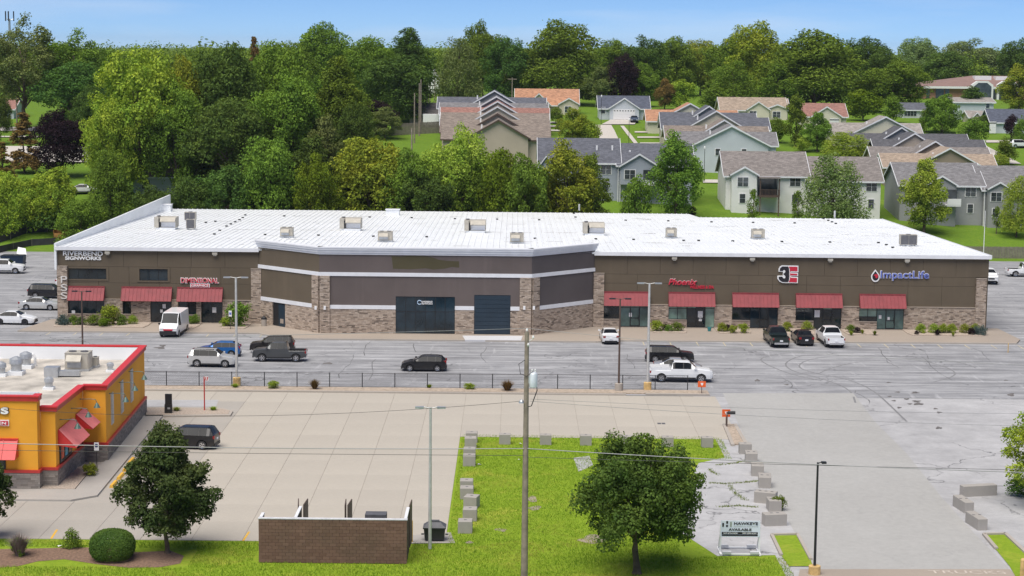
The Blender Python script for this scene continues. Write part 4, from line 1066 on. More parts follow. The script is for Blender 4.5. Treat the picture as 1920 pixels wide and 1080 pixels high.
# --- white two-storey duplex
Y = 305.0; h = hth('white two-storey duplex with grey-brown roof and dark balcony', 1500, Y)
x0, xm, x1 = at(1362, 300, Y).x, at(1515, 300, Y).x, at(1652, 300, Y).x; zb = 1.5
zeL, zeR = zpx(1440, 329, Y), zpx(1600, 338, Y)
ro = gable_block(h, x0, xm, Y, Y+12, zb, zeL, zpx(1440, 286, Y+6), 'x', 'white', 'greybrown'); vents(ro, [(1498, 308), (1504, 308)], Y+4)
ro = gable_block(h, xm+.02, x1, Y-.5, Y+11, zb, zeR, zpx(1600, 296, Y+5.3), 'x', 'white', 'greybrown'); vents(ro, [(1642, 322), (1648, 323)], Y+3)
gable_block(h, at(1371, 300, Y).x, at(1418, 300, Y).x, Y-1.6, Y+3, zb, zpx(1394, 327, Y-1.6), zpx(1394, 314, Y-1.6), 'y', 'white', 'greybrown', ov=.35)
for px, py, w_ in ((1393, 341, 1.75), (1392, 372, .95)): hwin(h, at(px, py, Y-1.6).x, zpx(px, py, Y-1.6), Y-1.6, w_, 1.45, 2 if w_ > 1 else 1)
for px, py, w_ in ((1491, 341, 1.75), (1490, 373, .95)): hwin(h, at(px, py, Y).x, zpx(px, py, Y), Y, w_, 1.4, 2 if w_ > 1 else 1)
for px, py, w_ in ((1634, 350, 1.75), (1633, 382, .95)): hwin(h, at(px, py, Y-.5).x, zpx(px, py, Y-.5), Y-.5, w_, 1.4, 2 if w_ > 1 else 1)
bx, bx1 = at(1421, 350, Y).x, at(1458, 350, Y).x; zt_, zd_ = zpx(1440, 333, Y), zpx(1440, 365, Y)
MB().box(bx, bx1, Y-.06, Y, zd_, zt_).build('porch_opening', MAT['house_glass'], h)
b = MB(); b.box(bx, bx1, Y-2.6, Y, zd_-.25, zd_); b.box(bx, bx1, Y-2.62, Y-2.55, zd_+.95, zd_+1.03)
for i in range(15): b.box(bx+(bx1-bx)*i/14-.035, bx+(bx1-bx)*i/14+.035, Y-2.6, Y-2.56, zd_, zd_+1.0)
for x_ in (bx+.08, bx1-.08): b.box(x_-.09, x_+.09, Y-2.55, Y-2.37, zd_-.3, zt_)
b.build('balcony', MAT['pole_brown'], h)
b = MB(); b.box(bx-.1, bx1+.1, Y-2.8, Y, zt_, zt_+.2); b.build('balcony_roof', MAT['shingle_greybrown'], h)
b = MB()
for x_ in (bx+.1, bx1-.1): b.box(x_-.09, x_+.09, Y-2.5, Y-2.3, zb, zd_-.25)
b.split('balcony_post', MAT['bark'], h)
ac = thing('air_conditioner', 'white air conditioner at the corner of the white duplex', 'air conditioner', GT(1357, 378)); p = ORG[ac.name]
MB().box(p.x-.45, p.x+.45, p.y-.45, p.y+.45, p.z, p.z+1.0).build('housing', MAT['white'], ac); MB().lathe([(.35, 0), (.35, .06)], p+Vector((0, 0, 1.0))).build('fan_grille', MAT['hvac_dark'], ac)
# --- grey duplex at the right
Y = 307.0; h = hth('grey two-storey duplex with white-framed windows at the right edge', 1800, Y)
x0, xm, x1 = at(1690, 300, Y).x, at(1845, 300, Y).x, at(1990, 300, Y).x; zb = .5
ro = gable_block(h, x0, xm, Y, Y+13, zb, zpx(1770, 347, Y), zpx(1770, 307, Y+6.5), 'x', 'grey', 'grey'); vents(ro, [(1814, 332), (1829, 332)], Y+3)
ro = gable_block(h, xm+.02, x1, Y-.8, Y+12, zb, zpx(1900, 355, Y), zpx(1900, 313, Y+5.5), 'x', 'grey', 'grey'); vents(ro, [(1857, 332)], Y+3)
gable_block(h, at(1850, 300, Y).x, at(1890, 300, Y).x, Y-2.3, Y+3, zb, zpx(1870, 354, Y-2.3), zpx(1870, 343, Y-2.3), 'y', 'grey', 'grey', ov=.3)
gable_block(h, at(1735, 300, Y).x, at(1790, 300, Y).x, Y-2.0, Y+3, zb, zpx(1762, 347, Y-2), zpx(1762, 331, Y-2), 'y', 'grey', 'grey', ov=.3)
for px, py, w_, yy in ((1820, 360, 1.75, Y), (1819, 391, .95, Y), (1868, 369, 1.75, Y-2.3), (1866, 399, .95, Y-2.3)): hwin(h, at(px, py, yy).x, zpx(px, py, yy), yy, w_, 1.4, 2 if w_ > 1 else 1)
bx, bx1 = at(1771, 350, Y).x, at(1790, 350, Y).x; zd_ = zpx(1780, 381, Y)
MB().box(bx, bx1, Y-2.07, Y-2.0, zd_, zd_+2.4).build('porch_opening', MAT['house_glass'], h)
b = MB(); b.box(bx-.3, bx1+.3, Y-3.6, Y-2, zd_-.25, zd_); b.box(bx-.3, bx1+.3, Y-3.62, Y-3.55, zd_, zd_+1.0); b.build('balcony', MAT['window_white'], h)
b = MB(); b.box(at(1846, 300, Y).x-.07, at(1846, 300, Y).x+.07, Y-1.1, Y-.9, zb, zpx(1846, 352, Y)); b.build('downpipe', MAT['window_white'], h)
# --- rows of gables: a wide roof along the street with a big gable towards us
def row_house(label, px, py, Y, hw, drop, wl, wr, wall, roof, group, cy=0, tm='white_trim', win=True):
    h = hth(label, px, Y, group=group); x = at(px, 300, Y).x; z0 = ORG[h.name].z-1.5
    s = F/Y; zp = zpx(px, py, Y); ze = zp-drop/s; w_ = hw/s
    zr2 = zp-14/s
    ro = gable_block(h, x-wl/s, x+wr/s, Y+1.2, Y+9.4, z0, zr2-2.1, zr2, 'x', wall, roof, tmat=tm)
    vents(ro, [(px-hw*.55, py+10)], Y+3)
    gable_block(h, x-w_, x+w_, Y, Y+7, z0, ze, zp, 'y', wall, roof, tmat=tm)
    if win:
        for dx in (-.35, .35): hwin(h, x+dx*w_, ze-1.3, Y, .9, 1.2, 1)
    return h
GL = 'taupe gabled houses left of the street'
for px, py, Y, wall, roof, tm, lab in ((934, 226, 345, 'taupe', 'brown', 'pole_brown', 'nearest taupe gabled house with dark trim left of the street'), (932, 214, 358, 'taupe', 'brown', 'pole_brown', 'second taupe gabled house with dark trim left of the street'),
        (932, 201, 371, 'beige', 'brown', 'white_trim', 'third gabled house with beige gable and white trim'), (932, 191, 383, 'taupe', 'red', 'white_trim', 'fourth gabled house with reddish roof left of the street'),
        (930, 182, 395, 'grey', 'grey', 'white_trim', 'fifth gabled house with grey roof left of the street'), (926, 171, 408, 'dark', 'slate', 'white_trim', 'farthest gabled house with dark slate roof left of the street')):
    row_house(lab, px, py, Y, 56, 32, 104, 94, wall, roof, GL, tm=tm, win=False)
GR = 'gabled houses right of the street'
for px, py, Y, hw, wl, wr, wall, roof, lab in ((1370, 237, 348, 70, 95, 86, 'paleblue', 'grey', 'pale blue-grey gabled house right of the street'), (1356, 226, 362, 58, 105, 85, 'beige', 'brown', 'beige gabled house behind the pale blue-grey one'),
        (1341, 209, 377, 60, 98, 100, 'beige', 'slate', 'dark-roofed house with wide beige gable right of the street'), (1327, 200, 391, 52, 85, 90, 'dark', 'slate', 'dark slate-roofed house behind the wide beige gable')):
    row_house(lab, px, py, Y, hw, 35, wl, wr, wall, roof, GR, win=(py == 237))
row_house('orange-roofed house with cream gable right of the street', 1292, 195, 405, 34, 18, 78, 90, 'cream', 'orange', GR, win=False)
GB = 'gabled houses at the right'
for px, py, Y, hw, wl, wr, wall, roof, lab in ((1780, 279, 343, 56, 118, 90, 'brown', 'tan', 'nearest gabled house with brown gable and tan roof'), (1752, 266, 355, 50, 112, 108, 'brown', 'greybrown', 'gabled house with grey-brown roof behind the brown gable'),
        (1713, 251, 367, 50, 68, 138, 'taupe', 'charcoal', 'gabled house with charcoal roof and taupe gable'), (1688, 240, 379, 48, 95, 130, 'dark', 'charcoal', 'gabled house with charcoal roof and dark gable'), (1658, 220, 393, 60, 98, 70, 'cream', 'pale', 'pale grey-roofed house with cream gable')):
    row_house(lab, px, py, Y, hw, 30, wl, wr, wall, roof, GB, win=False)
# --- single-storey houses along the top
def ranch(label, px0, px1, base, eave, ridge, wall, roof, gables=(), wins=(), garage=None, name='house', d=10.0):
    p = GT((px0+px1)/2, base); Y = p.y; h = thing(name, label, 'house', p)
    ro = gable_block(h, at(px0, base, Y).x, at(px1, base, Y).x, Y, Y+d, p.z-2, zpx((px0+px1)/2, eave, Y), zpx((px0+px1)/2, ridge, Y+d/2), 'x', wall, roof)
    for a, c, e, r_ in gables: gable_block(h, at(a, base, Y).x, at(c, base, Y).x, Y-1.6, Y+d*.45, p.z-2, zpx((a+c)/2, e, Y-1.6), zpx((a+c)/2, r_, Y-1.6), 'y', wall, roof, ov=.3)
    for px, py, w_, n_ in wins: yy = Y-1.6 if any(a <= px <= c for a, c, _, _ in gables) else Y; hwin(h, at(px, py, yy).x, zpx(px, py, yy), yy, w_, 1.4, n_)
    if garage:
        a, c, t, bt = garage; yy = Y-1.6; gx0, gx1 = at(a, t, yy).x, at(c, t, yy).x; gz0, gz1 = zpx(a, bt, yy), zpx(a, t, yy)
        gd = MB().box(gx0, gx1, yy-.06, yy, gz0, gz1).build('garage_door', MAT['window_white'], h)
        for i in range(4): MB().box(gx0+.05, gx1-.05, yy-.09, yy-.06, gz0+(gz1-gz0)*i/4+.02, gz0+(gz1-gz0)*(i+1)/4-.02).build('door_panel', MAT['window_white'], gd)
        for i in range(8): x_ = gx0+(gx1-gx0)*(i+.5)/8; MB().box(x_-.16, x_+.16, yy-.10, yy-.09, gz1-.42, gz1-.2).build('pane', MAT['house_glass'], gd)
    return h
ranch('cream house with orange-brown roof and two small gables', 968, 1083, 214, 196, 168, 'beige', 'orange', ((990, 1030, 195, 176), (1048, 1084, 195, 185)), ((1065, 205, 1.6, 2),))
ranch('white house with dark blue roof and double garage door', 1124, 1216, 224, 203, 181, 'paleblue', 'navy', ((1142, 1197, 203, 185),), ((1131, 207, .9, 1),), garage=(1150, 1191, 205, 224))
ranch('cream house with long tan roof', 1352, 1474, 224, 206, 184, 'cream', 'tan', ((1400, 1440, 205, 192),), ((1412, 214, 1.6, 2),))
ranch('greenish cream house with tan roof and twin window', 1410, 1477, 224, 203, 186, 'cream', 'tan', ((1436, 1474, 204, 197),), ((1456, 215, 1.8, 2),), d=8)
ranch('cream house with red-brown roof and front gable', 1508, 1586, 242, 218, 195, 'cream', 'red', ((1520, 1574, 218, 201),), (), garage=(1556, 1573, 222, 240))
ranch('low grey ranch house with blue-grey roof', 1691, 1744, 221, 206, 194, 'cottage', 'slate', (), ((1707, 212, 3.0, 4),), d=8)
ranch('white two-storey house behind the dark evergreen', 1788, 1862, 224, 192, 184, 'paleblue', 'pale', (), ((1852, 197, .9, 1),), d=9)
ranch('small beige house with tan roof right of the evergreen', 1818, 1858, 232, 220, 209, 'beige', 'pale', ((1820, 1836, 220, 212),), (), d=7)
ranch('white garage house with navy roof at the right edge', 1858, 1950, 250, 229, 206, 'paleblue', 'navy', (), (), garage=(1856, 1868, 228, 250), d=9)
ranch('grey-roofed house behind the leaning poles', 768, 858, 232, 214, 194, 'taupe', 'greybrown', (), (), d=9)
ranch('blue-white house with red roof at the left edge', -40, 26, 222, 204, 186, 'paleblue', 'red', (), (), d=9)
ranch('white cottage half hidden under the big trees', 250, 358, 366, 332, 318, 'cottage', 'greybrown', (), ((274, 346, 1.3, 1), (333, 340, 1.0, 1)), d=8)
# --- low brick hall with tall dark arched windows
p = GT(1810, 186); Y = 560.0; p = Vector((at(1810, 186, Y).x, Y, H0(100, Y))); h = thing('brick_hall', 'low brick hall with brown roof and tall dark windows', 'building', p)
b = MB(); x0, x1 = at(1732, 170, Y).x, at(1960, 170, Y).x; ze = zpx(1800, 163, Y); b.box(x0, x1, Y, Y+30, p.z-3, ze); b.build('wall', MAT['brown_brick'], h)
q = MB(); zr2 = zpx(1850, 142, Y+15); q.add([(x0-1, Y-1, ze), (x1+1, Y-1, ze), (x1+1, Y+31, ze), (x0-1, Y+31, ze), (x0+18, Y+15, zr2), (x1-2, Y+15, zr2)], [(0, 1, 5, 4), (1, 2, 5), (2, 3, 4, 5), (3, 0, 4), (3, 2, 1, 0)]); rf2 = q.build('roof', MAT['brown_roof'], h)
MB().box(x0-1.2, x1+1.2, Y-1.3, Y-1.05, ze-.5, ze+.15).build('fascia', MAT['window_white'], h)
for px in (1842, 1890):
    xx = at(px, 170, Y-1.5).x; pr = [(xx-1.6*2, p.z-1), (xx+1.6*2, p.z-1), (xx+3.2, zpx(px, 159, Y)), (xx+1.6, zpx(px, 152, Y)), (xx-1.6, zpx(px, 152, Y)), (xx-3.2, zpx(px, 159, Y))]
    q = MB(); q.yprism(pr, Y-1.6, Y); fr = q.build('window_bay', MAT['window_white'], h)
    pr = [(xx+(a-xx)*.82, b_-.5 if b_ > p.z+2 else b_) for a, b_ in pr]; q = MB(); q.yprism(pr, Y-1.7, Y-1.6); q.build('pane', MAT['house_glass'], fr)
for px, w_ in ((1762, 1.2), (1776, .6), (1740, .5), (1835, .5), (1866, 1.0)):
    xx = at(px, 170, Y).x; MB().box(xx-w_, xx+w_, Y-.1, Y, p.z, ze-.6).build('window', MAT['house_glass'], h)
for px, py in ((1842, 145), (1881, 146)):
    pp = at(px, py, Y+10); MB().box(pp.x-2.5, pp.x+2.5, Y+9, Y+12, pp.z-1, pp.z+.4).build('skylight', MAT['window_white'], rf2)
# pale yard beyond the gap between the trees
ws = thing('stone_outbuilding', 'pale stone outbuilding glimpsed through the gap between trees', 'building', GT(812, 176))
p = ORG[ws.name]; gable_block(ws, p.x-1.4, p.x+1.8, p.y, p.y+8, p.z-1, p.z+4.4, p.z+7.0, 'y', 'white', 'pale', ov=.2)
# --- streets and paths among the houses, draped on the slope
def drape(name, pts, m, dz=.10, n=10):
    """polygon given as left and right pixel edges, laid over the terrain"""
    b = MB(); rows = []
    for (l, r_) in pts: rows.append((GT(*l), GT(*r_)))
    for i in range(len(rows)-1):
        for k in range(n):
            for t0 in (k/n,):
                t1 = (k+1)/n; seg_ = []
                for t, s_ in ((t0, 0), (t0, 1), (t1, 1), (t1, 0)):
                    a = rows[i][s_].lerp(rows[i+1][s_], t); seg_.append((a.x, a.y, H0(a.x, a.y)+dz))
                b.add(seg_, [(0, 1, 2, 3)])
    o = b.build(name, MAT[m]); o['kind'] = 'structure'; return o
drape('street', [((1112, 235), (1146, 235)), ((1118, 245), (1152, 245)), ((1125, 262), (1160, 262)), ((1135, 290), (1172, 290))], 'street')
drape('driveway', [((1146, 224.5), (1196, 224.5)), ((1128, 234), (1190, 234))], 'street')
drape('path', [((1163, 237), (1170, 237)), ((1176, 254), (1184, 254)), ((1190, 272), (1198, 272))], 'street')
for (l, r_, y_) in ((1024, 1045, 229), (1027, 1050, 236), (1030, 1052, 244), (1190, 1240, 247), (1195, 1240, 257), (1200, 1240, 268)): drape('path', [((l, y_), (r_, y_)), ((l, y_+2.5), (r_, y_+2.5))], 'street', n=2)
drape('street', [((1765, 254), (1800, 254)), ((1800, 270), (1840, 270)), ((1830, 290), (1880, 290)), ((1850, 308), (1915, 308))], 'street')
drape('driveway', [((1846, 264), (1920, 264)), ((1850, 268), (1930, 268))], 'street', n=3)
drape('path', [((1318, 338), (1352, 338)), ((1318, 344), (1352, 344))], 'street', n=2)
drape('road', [((-30, 239), (84, 239)), ((-30, 246), (84, 246))], 'street', n=3); drape('road', [((-30, 256), (75, 256)), ((-30, 258), (75, 258))], 'street', n=2)
drape('parking_area', [((10, 275), (170, 275)), ((10, 305), (168, 305))], 'street', n=6)
# --- wooden fences
def board_fence(label, a, c, hh, m='wood_fence', group=None, w_=2.4, top=None):
    a, c = Vector(a), Vector(c); d = (c-a); L_ = d.length; n_ = max(1, round(L_/w_)); t = thing('board_fence', label, 'fence', a, 0, group); org = ORG[t.name]
    dn = d.normalized(); nr = Vector((dn.y, -dn.x, 0)).normalized()
    for i in range(n_):
        p, q_ = a+d*i/n_, a+d*(i+1)/n_; q = MB(); k = 10
        for j in range(k):
            u, v = p.lerp(q_, j/k), p.lerp(q_, (j+1)/k); zz = min(H0(u.x, u.y), H0(v.x, v.y)); g_ = (v-u)*.06; q.obox(u+g_, v-g_, nr, 0, .025, zz-.1, zz+hh+random.uniform(-.03, .03))
        q.obox(p, q_, nr, -.04, -.002, H0(p.x, p.y)+hh*.75, H0(p.x, p.y)+hh*.75+.09)
        q.build('fence_panel', MAT[m], t)
    return t
fy = 283.0; board_fence('brown board fence along the back of the right-hand lot', (56, fy, 0), (110, fy, 0), 1.75)
a, c = GT(733, 254), GT(848, 248); board_fence('grey board fence beside the leaning poles', a, c, 2.4)
b_ = thing('white_trailer', 'white trailer roof behind the grey board fence', 'trailer', GT(815, 240)); p = ORG[b_.name]
MB().box(p.x-2.6, p.x+1.8, p.y+1, p.y+3.4, p.z+.5, p.z+2.9).build('body', MAT['white'], b_)

# ------------------------------------------------------------------ vehicles (local axes: front towards +x, left towards +y)
def wheel_meshes(r, w_, rimc='chrome'):
    t = MB(); n = 18; prof = [(r*.62, -w_/2), (r*.92, -w_/2), (r, -w_/2+.04), (r, w_/2-.04), (r*.92, w_/2), (r*.62, w_/2)]
    for k in range(len(prof)):
        pass
    base = []
    for rr, yy in prof:
        base.append(len(t.v))
        for j in range(n):
            a = 2*math.pi*j/n; t.v.append((rr*math.cos(a), yy, rr*math.sin(a)))
    for i in range(len(prof)-1):
        for j in range(n): t.f.append((base[i]+j, base[i+1]+j, base[i+1]+(j+1) % n, base[i]+(j+1) % n)); t.m.append(0)
    tyre = t.mesh('tyre', MAT['rubber'], smooth=40)
    q = MB(); R1 = r*.63
    # dished rim with five spokes, on both sides
    for s in (-1, 1):
        y0 = s*w_*.30; b0 = len(q.v)
        q.v.append((0, y0, 0))
        for j in range(n): a = 2*math.pi*j/n; q.v.append((R1*math.cos(a), y0, R1*math.sin(a)))
        for j in range(n):
            f = (b0, b0+1+j, b0+1+(j+1) % n); q.f.append(f if s < 0 else f[::-1]); q.m.append(1)
        for k in range(5):
            a = 2*math.pi*k/5; ca, sa = math.cos(a), math.sin(a); yy = s*w_*.44; hw = r*.10
            q.add([(-sa*hw, yy, ca*hw), (sa*hw, yy, -ca*hw), (R1*ca+sa*hw*1.3, yy, R1*sa-ca*hw*1.3), (R1*ca-sa*hw*1.3, yy, R1*sa+ca*hw*1.3)], [(0, 1, 2, 3) if s > 0 else (3, 2, 1, 0)], 0)
        b1 = len(q.v)
        for rr, yy in ((R1, s*w_*.48), (R1*.86, s*w_*.46)):
            for j in range(n): a = 2*math.pi*j/n; q.v.append((rr*math.cos(a), yy, rr*math.sin(a)))
        for j in range(n):
            f = (b1+j, b1+(j+1) % n, b1+n+(j+1) % n, b1+n+j); q.f.append(f); q.m.append(0)
    rim = q.mesh('rim', [MAT[rimc], MAT['black']])
    return tyre, rim
WHEELS = {}
def interp(tab, x):
    xs_, ys_ = [a for a, _ in tab], [b for _, b in tab]
    return float(np.interp(x, xs_, ys_))
def vehicle(name, label, cat, loc, rz, kind, col, group=None, rim='chrome', W=1.82, Ln=4.6, cladding=True, opts=()):
    """a lofted car body: side profile by kind, tumblehome, wheel arches, glass set into the body"""
    veh = thing(name, label, cat, loc, rz, group)
    K = dict(
      suv=dict(top=[(-2.3, .95), (-2.26, 1.12), (-1.95, 1.66), (-1.7, 1.70), (.25, 1.68), (.45, 1.62), (1.15, 1.10), (1.5, 1.07), (2.1, .98), (2.28, .85), (2.3, .7)], belt=1.12, cab=(-2.2, 1.12), glass=(-1.72, .95), roof=(-1.75, .38), pil=(-1.12, -.25, .6), wb=(-1.38, 1.38), r=.36, lo=.27),
      hatch=dict(top=[(-2.18, .80), (-2.12, 1.0), (-1.72, 1.40), (-1.3, 1.47), (-.1, 1.48), (.2, 1.43), (1.05, 1.0), (1.4, .96), (1.95, .82), (2.15, .68), (2.18, .55)], belt=1.0, cab=(-2.05, 1.02), glass=(-1.85, .85), roof=(-1.45, .18), pil=(-1.15, -.35, .5), wb=(-1.32, 1.33), r=.32, lo=.22),
      sedan=dict(top=[(-2.4, .80), (-2.36, 1.0), (-1.85, 1.06), (-1.65, 1.08), (-.95, 1.42), (-.5, 1.46), (.15, 1.45), (.35, 1.40), (1.15, .98), (1.5, .94), (2.15, .80), (2.38, .66), (2.4, .55)], belt=.99, cab=(-1.6, 1.12), glass=(-1.45, .95), roof=(-.85, .28), pil=(-.95, -.25, .5), wb=(-1.42, 1.40), r=.33, lo=.22),
      pickup=dict(top=[(-2.9, 1.12), (-1.02, 1.12), (-.98, 1.14), (-.78, 1.86), (-.55, 1.92), (.65, 1.90), (.85, 1.84), (1.50, 1.28), (1.85, 1.25), (2.65, 1.16), (2.88, 1.02), (2.9, .8)], belt=1.30, cab=(-.98, 1.5), glass=(-.92, 1.32), roof=(-.66, .8), pil=(-.62, .2, .9), wb=(-1.82, 1.85), r=.40, lo=.38),
      van=dict(top=[(-3.0, 2.40), (-2.98, 2.48), (-2.7, 2.52), (1.3, 2.50), (1.62, 2.40), (2.32, 1.45), (2.55, 1.36), (2.88, 1.18), (2.98, 1.0), (3.0, .8)], belt=1.30, cab=(1.0, 2.3), glass=(1.05, 2.15), roof=(.9, 1.5), pil=(1.1, 1.1, 1.95), wb=(-1.9, 2.05), r=.37, lo=.30))[kind]
    sx = Ln/(K['top'][-1][0]-K['top'][0][0]); top = [(a*sx, b) for a, b in K['top']]
    belt = K['belt']; lo = K['lo']; r = K['r']; wb = [x*sx for x in K['wb']]; hw = W/2
    cab0, cab1 = K['cab'][0]*sx, K['cab'][1]*sx; rf0, rf1 = K['roof'][0]*sx, K['roof'][1]*sx; g0, g1 = K['glass'][0]*sx, K['glass'][1]*sx
    x_min, x_max = top[0][0], top[-1][0]
    pil = [p*sx for p in K['pil']]
    X = [a for a, _ in top]
    for c_ in wb: X += [c_+r*1.22*math.cos(t) for t in np.linspace(0, math.pi, 9)]
    X += [cab0, cab1, rf0, rf1, g0, g1]
    for p_ in pil: X += [p_-.04, p_+.04]
    bed = None
    if kind == 'pickup': bed = (x_min+.07, cab0-.06); X += [bed[0], bed[0]-.015, bed[1], bed[1]+.015]
    X = sorted(X); Xs = [X[0]]
    for x in X[1:]:
        if x-Xs[-1] > .012: Xs.append(x)
    rings = []
    for x in Xs:
        zt = interp(top, x); e = min((x-x_min)/.55, (x_max-x)/.7, 1.0); e = max(e, 0); tap = 1-.20*(1-math.sqrt(max(0, 1-(1-e)**2))) if kind != 'van' else 1-.13*(1-math.sqrt(max(0, 1-(1-e)**2)))
        w_ = hw*tap; zb = lo+(.10 if (x < x_min+.25 or x > x_max-.25) else 0)
        for c_ in wb:
            d = abs(x-c_)
            if d < r*1.22: zb = max(zb, r+math.sqrt(max(0, (r*1.22)**2-d*d))-.01)
        incab = zt > belt+.14 and cab0-.02 <= x <= cab1+.02
        zs = min(belt, zt-.03) if not incab else belt
        tb = .24 if kind not in ('van',) else .10
        k_ = max(0, min(1, (zt-belt)/.5)) if incab else 0
        we = w_-.05-tb*k_ if incab else w_-.07
        zm = max(zb+.02, min(lo+.42*(zs-lo)+.05, zs-.05))
        if zb >= zs-.06: zb = zs-.06; zm = zs-.03
        in_bed = bed and bed[0] <= x <= bed[1] and 'cover' not in opts
        if in_bed: ring = [(w_*.96, zb), (w_, zm), (w_*.985, zs), (w_-.04, zt), (w_-.10, zt-.02), (w_-.11, .68), (0, .68)]
        else: ring = [(w_*.96, zb), (w_, zm), (w_*.985, zs), (we, zt-.03), (we*.93, zt), (we*.5, zt+.025), (0, zt+.03)]
        rings.append((x, ring, incab, zt))
    body, glass_s, glass_f, glass_r, liner, pillar = MB(), MB(), MB(), MB(), MB(), MB()
    nr = 7
    def P(i, j, s): x, rg, _, _ = rings[i]; return (x, s*rg[j][0], rg[j][1])
    for i in range(len(rings)-1):
        xm = (rings[i][0]+rings[i+1][0])/2
        for j in range(nr-1):
            for s in (1, -1):
                q = [P(i, j, s), P(i+1, j, s), P(i+1, j+1, s), P(i, j+1, s)]
                if s > 0: q = q[::-1]
                tgt = body
                if j == 2 and rings[i][2] and rings[i+1][2] and g0 < xm < g1 and not any(abs(xm-p_) < .05 for p_ in pil) and (kind != 'van' or xm > 1.0*sx):
                    if 'panel' not in opts or xm > pil[1]: tgt = glass_s
                elif j == 2 and kind != 'van' and rings[i][2] and rings[i+1][2] and g0 < xm < g1: tgt = pillar
                if j >= 3 and (rings[i][2] or rings[i+1][2]):
                    if rf1 < xm < cab1 and j >= 4: tgt = glass_f
                    elif cab0 < xm < rf0 and kind in ('sedan', 'suv', 'hatch', 'pickup') and j >= 4: tgt = glass_r
                if bed and bed[0] < xm < bed[1] and j >= 4 and 'cover' not in opts: tgt = liner
                tgt.add(q, [(0, 1, 2, 3)])
    for i, sgn in ((0, -1), (len(rings)-1, 1)):
        pts = [P(i, j, 1) for j in range(nr)]+[P(i, j, -1) for j in range(nr-2, -1, -1)]
        body.add(pts, [tuple(range(len(pts))) if sgn < 0 else tuple(range(len(pts)))[::-1]])
    pm = MAT[col]
    bo = body.build('body', pm, veh, smooth=38, local=True)
    for g_, nm in ((glass_s, 'side_window'), (glass_f, 'windscreen'), (glass_r, 'rear_window')):
        if g_.f: g_.split(nm, MAT['car_glass'], veh, smooth=30, local=True)
    if pillar.f: pillar.split('pillar', MAT['black'], veh, local=True)
    if liner.f: liner.build('cargo_bed', MAT['rubber'], veh, local=True)
    # underside and wheel houses
    MB().box(x_min+.25, x_max-.3, -hw*.80, hw*.80, lo+.03, lo+.42).build('underbody', MAT['black'], veh, local=True)
    if cladding:
        c_ = MB()
        for s in (1, -1): c_.box(wb[0]+r*1.25, wb[1]-r*1.25, s*(hw*.955), s*(hw*1.0), lo-.02, lo+.12)
        c_.split('sill_trim', MAT['black'], veh, local=True)
    # wheels
    key = (round(r, 2), rim)
    if key not in WHEELS: WHEELS[key] = wheel_meshes(r, .24, rim)
    ty, rm2 = WHEELS[key]
    for c_ in wb:
        for s in (1, -1):
            wo = sub('wheel', ty, veh, (c_, s*(hw-.13), r)); sub('rim', rm2, wo)
    # lights, plates, bumpers, mirrors
    zt0 = interp(top, x_max-.05); zl = interp(top, x_max-.12)-.14 if kind not in ('van', 'pickup') else .95
    rear_z = {'suv': 1.0, 'hatch': .98, 'sedan': .86, 'pickup': .98, 'van': 1.35}[kind]
    for s in (1, -1):
        MB().box(x_max-.30, x_max+.015, s*hw*.44, s*hw*.82, zl-.07, zl+.08).build('headlight', MAT['headlight'], veh, local=True)
        MB().box(x_min-.02, x_min+.24, s*hw*(.62 if kind != 'pickup' else .78), s*hw*.90, rear_z-.12, rear_z+.10).build('taillight', MAT['taillight'], veh, local=True)
        MB().box(g1-.12, g1+.06, s*(hw+.02), s*(hw+.20), belt+.02, belt+.18).build('mirror', pm if 'black_mirror' not in opts else MAT['black'], veh, local=True)
        MB().box((wb[0]+wb[1])/2-.1, (wb[0]+wb[1])/2+.08, s*hw*.99, s*hw*1.012, belt-.15, belt-.12).build('door_handle', pm, veh, local=True)
    MB().box(x_max-.08, x_max+.012, -hw*.42, hw*.42, zl-.24, zl-.02).build('grille', MAT['black'], veh, local=True)
    MB().box(x_max-.12, x_max+.03, -hw*.70, hw*.70, lo+.02, lo+.20).build('front_bumper', MAT['black' if cladding else 'dark_metal'], veh, local=True)
    MB().box(x_min-.04, x_min+.12, -hw*.74, hw*.74, lo+.02, lo+.22).build('rear_bumper', MAT['chrome' if kind == 'pickup' else 'black'], veh, local=True)
    MB().box(x_min-.05, x_min+.02, -.16, .16, rear_z-.28, rear_z-.12).build('number_plate', MAT['plate'], veh, local=True)
    if kind == 'suv' and 'rails' in opts:
        q = MB()
        for s in (1, -1): q.box(rf0+.1, rf1-.1, s*(hw-.36), s*(hw-.32), interp(top, -.5)-.005, interp(top, -.5)+.06)
        q.split('roof_rail', MAT['black'], veh, local=True)
    if 'cover' in opts: MB().box(x_min+.06, cab0-.08, -hw+.10, hw-.10, 1.10, 1.42).build('bed_cover', pm, veh, local=True)
    if kind == 'van':
        MB().box(x_max-.4, x_max+.02, -hw*.89, hw*.89, .38, .74).build('bumper_trim', MAT['black'], veh, local=True)
        MB().box(x_max-.1, x_max+.03, -.5, .5, .80, .95).build('grille_bar', MAT['sign_red'], veh, local=True)
    return veh
for n_, c_, mt in (('pt_white', (.78, .79, .80), 0), ('pt_silver', (.52, .53, .55), .55), ('pt_grey', (.085, .09, .095), .4), ('pt_black', (.012, .012, .014), .1), ('pt_blue', (.02, .14, .42), .3), ('pt_dark', (.035, .032, .032), .3), ('pt_green', (.018, .028, .026), .2), ('pt_lightsilver', (.62, .62, .61), .4), ('pt_navy', (.05, .07, .11), .2)):
    m_paint(n_, c_, mt)
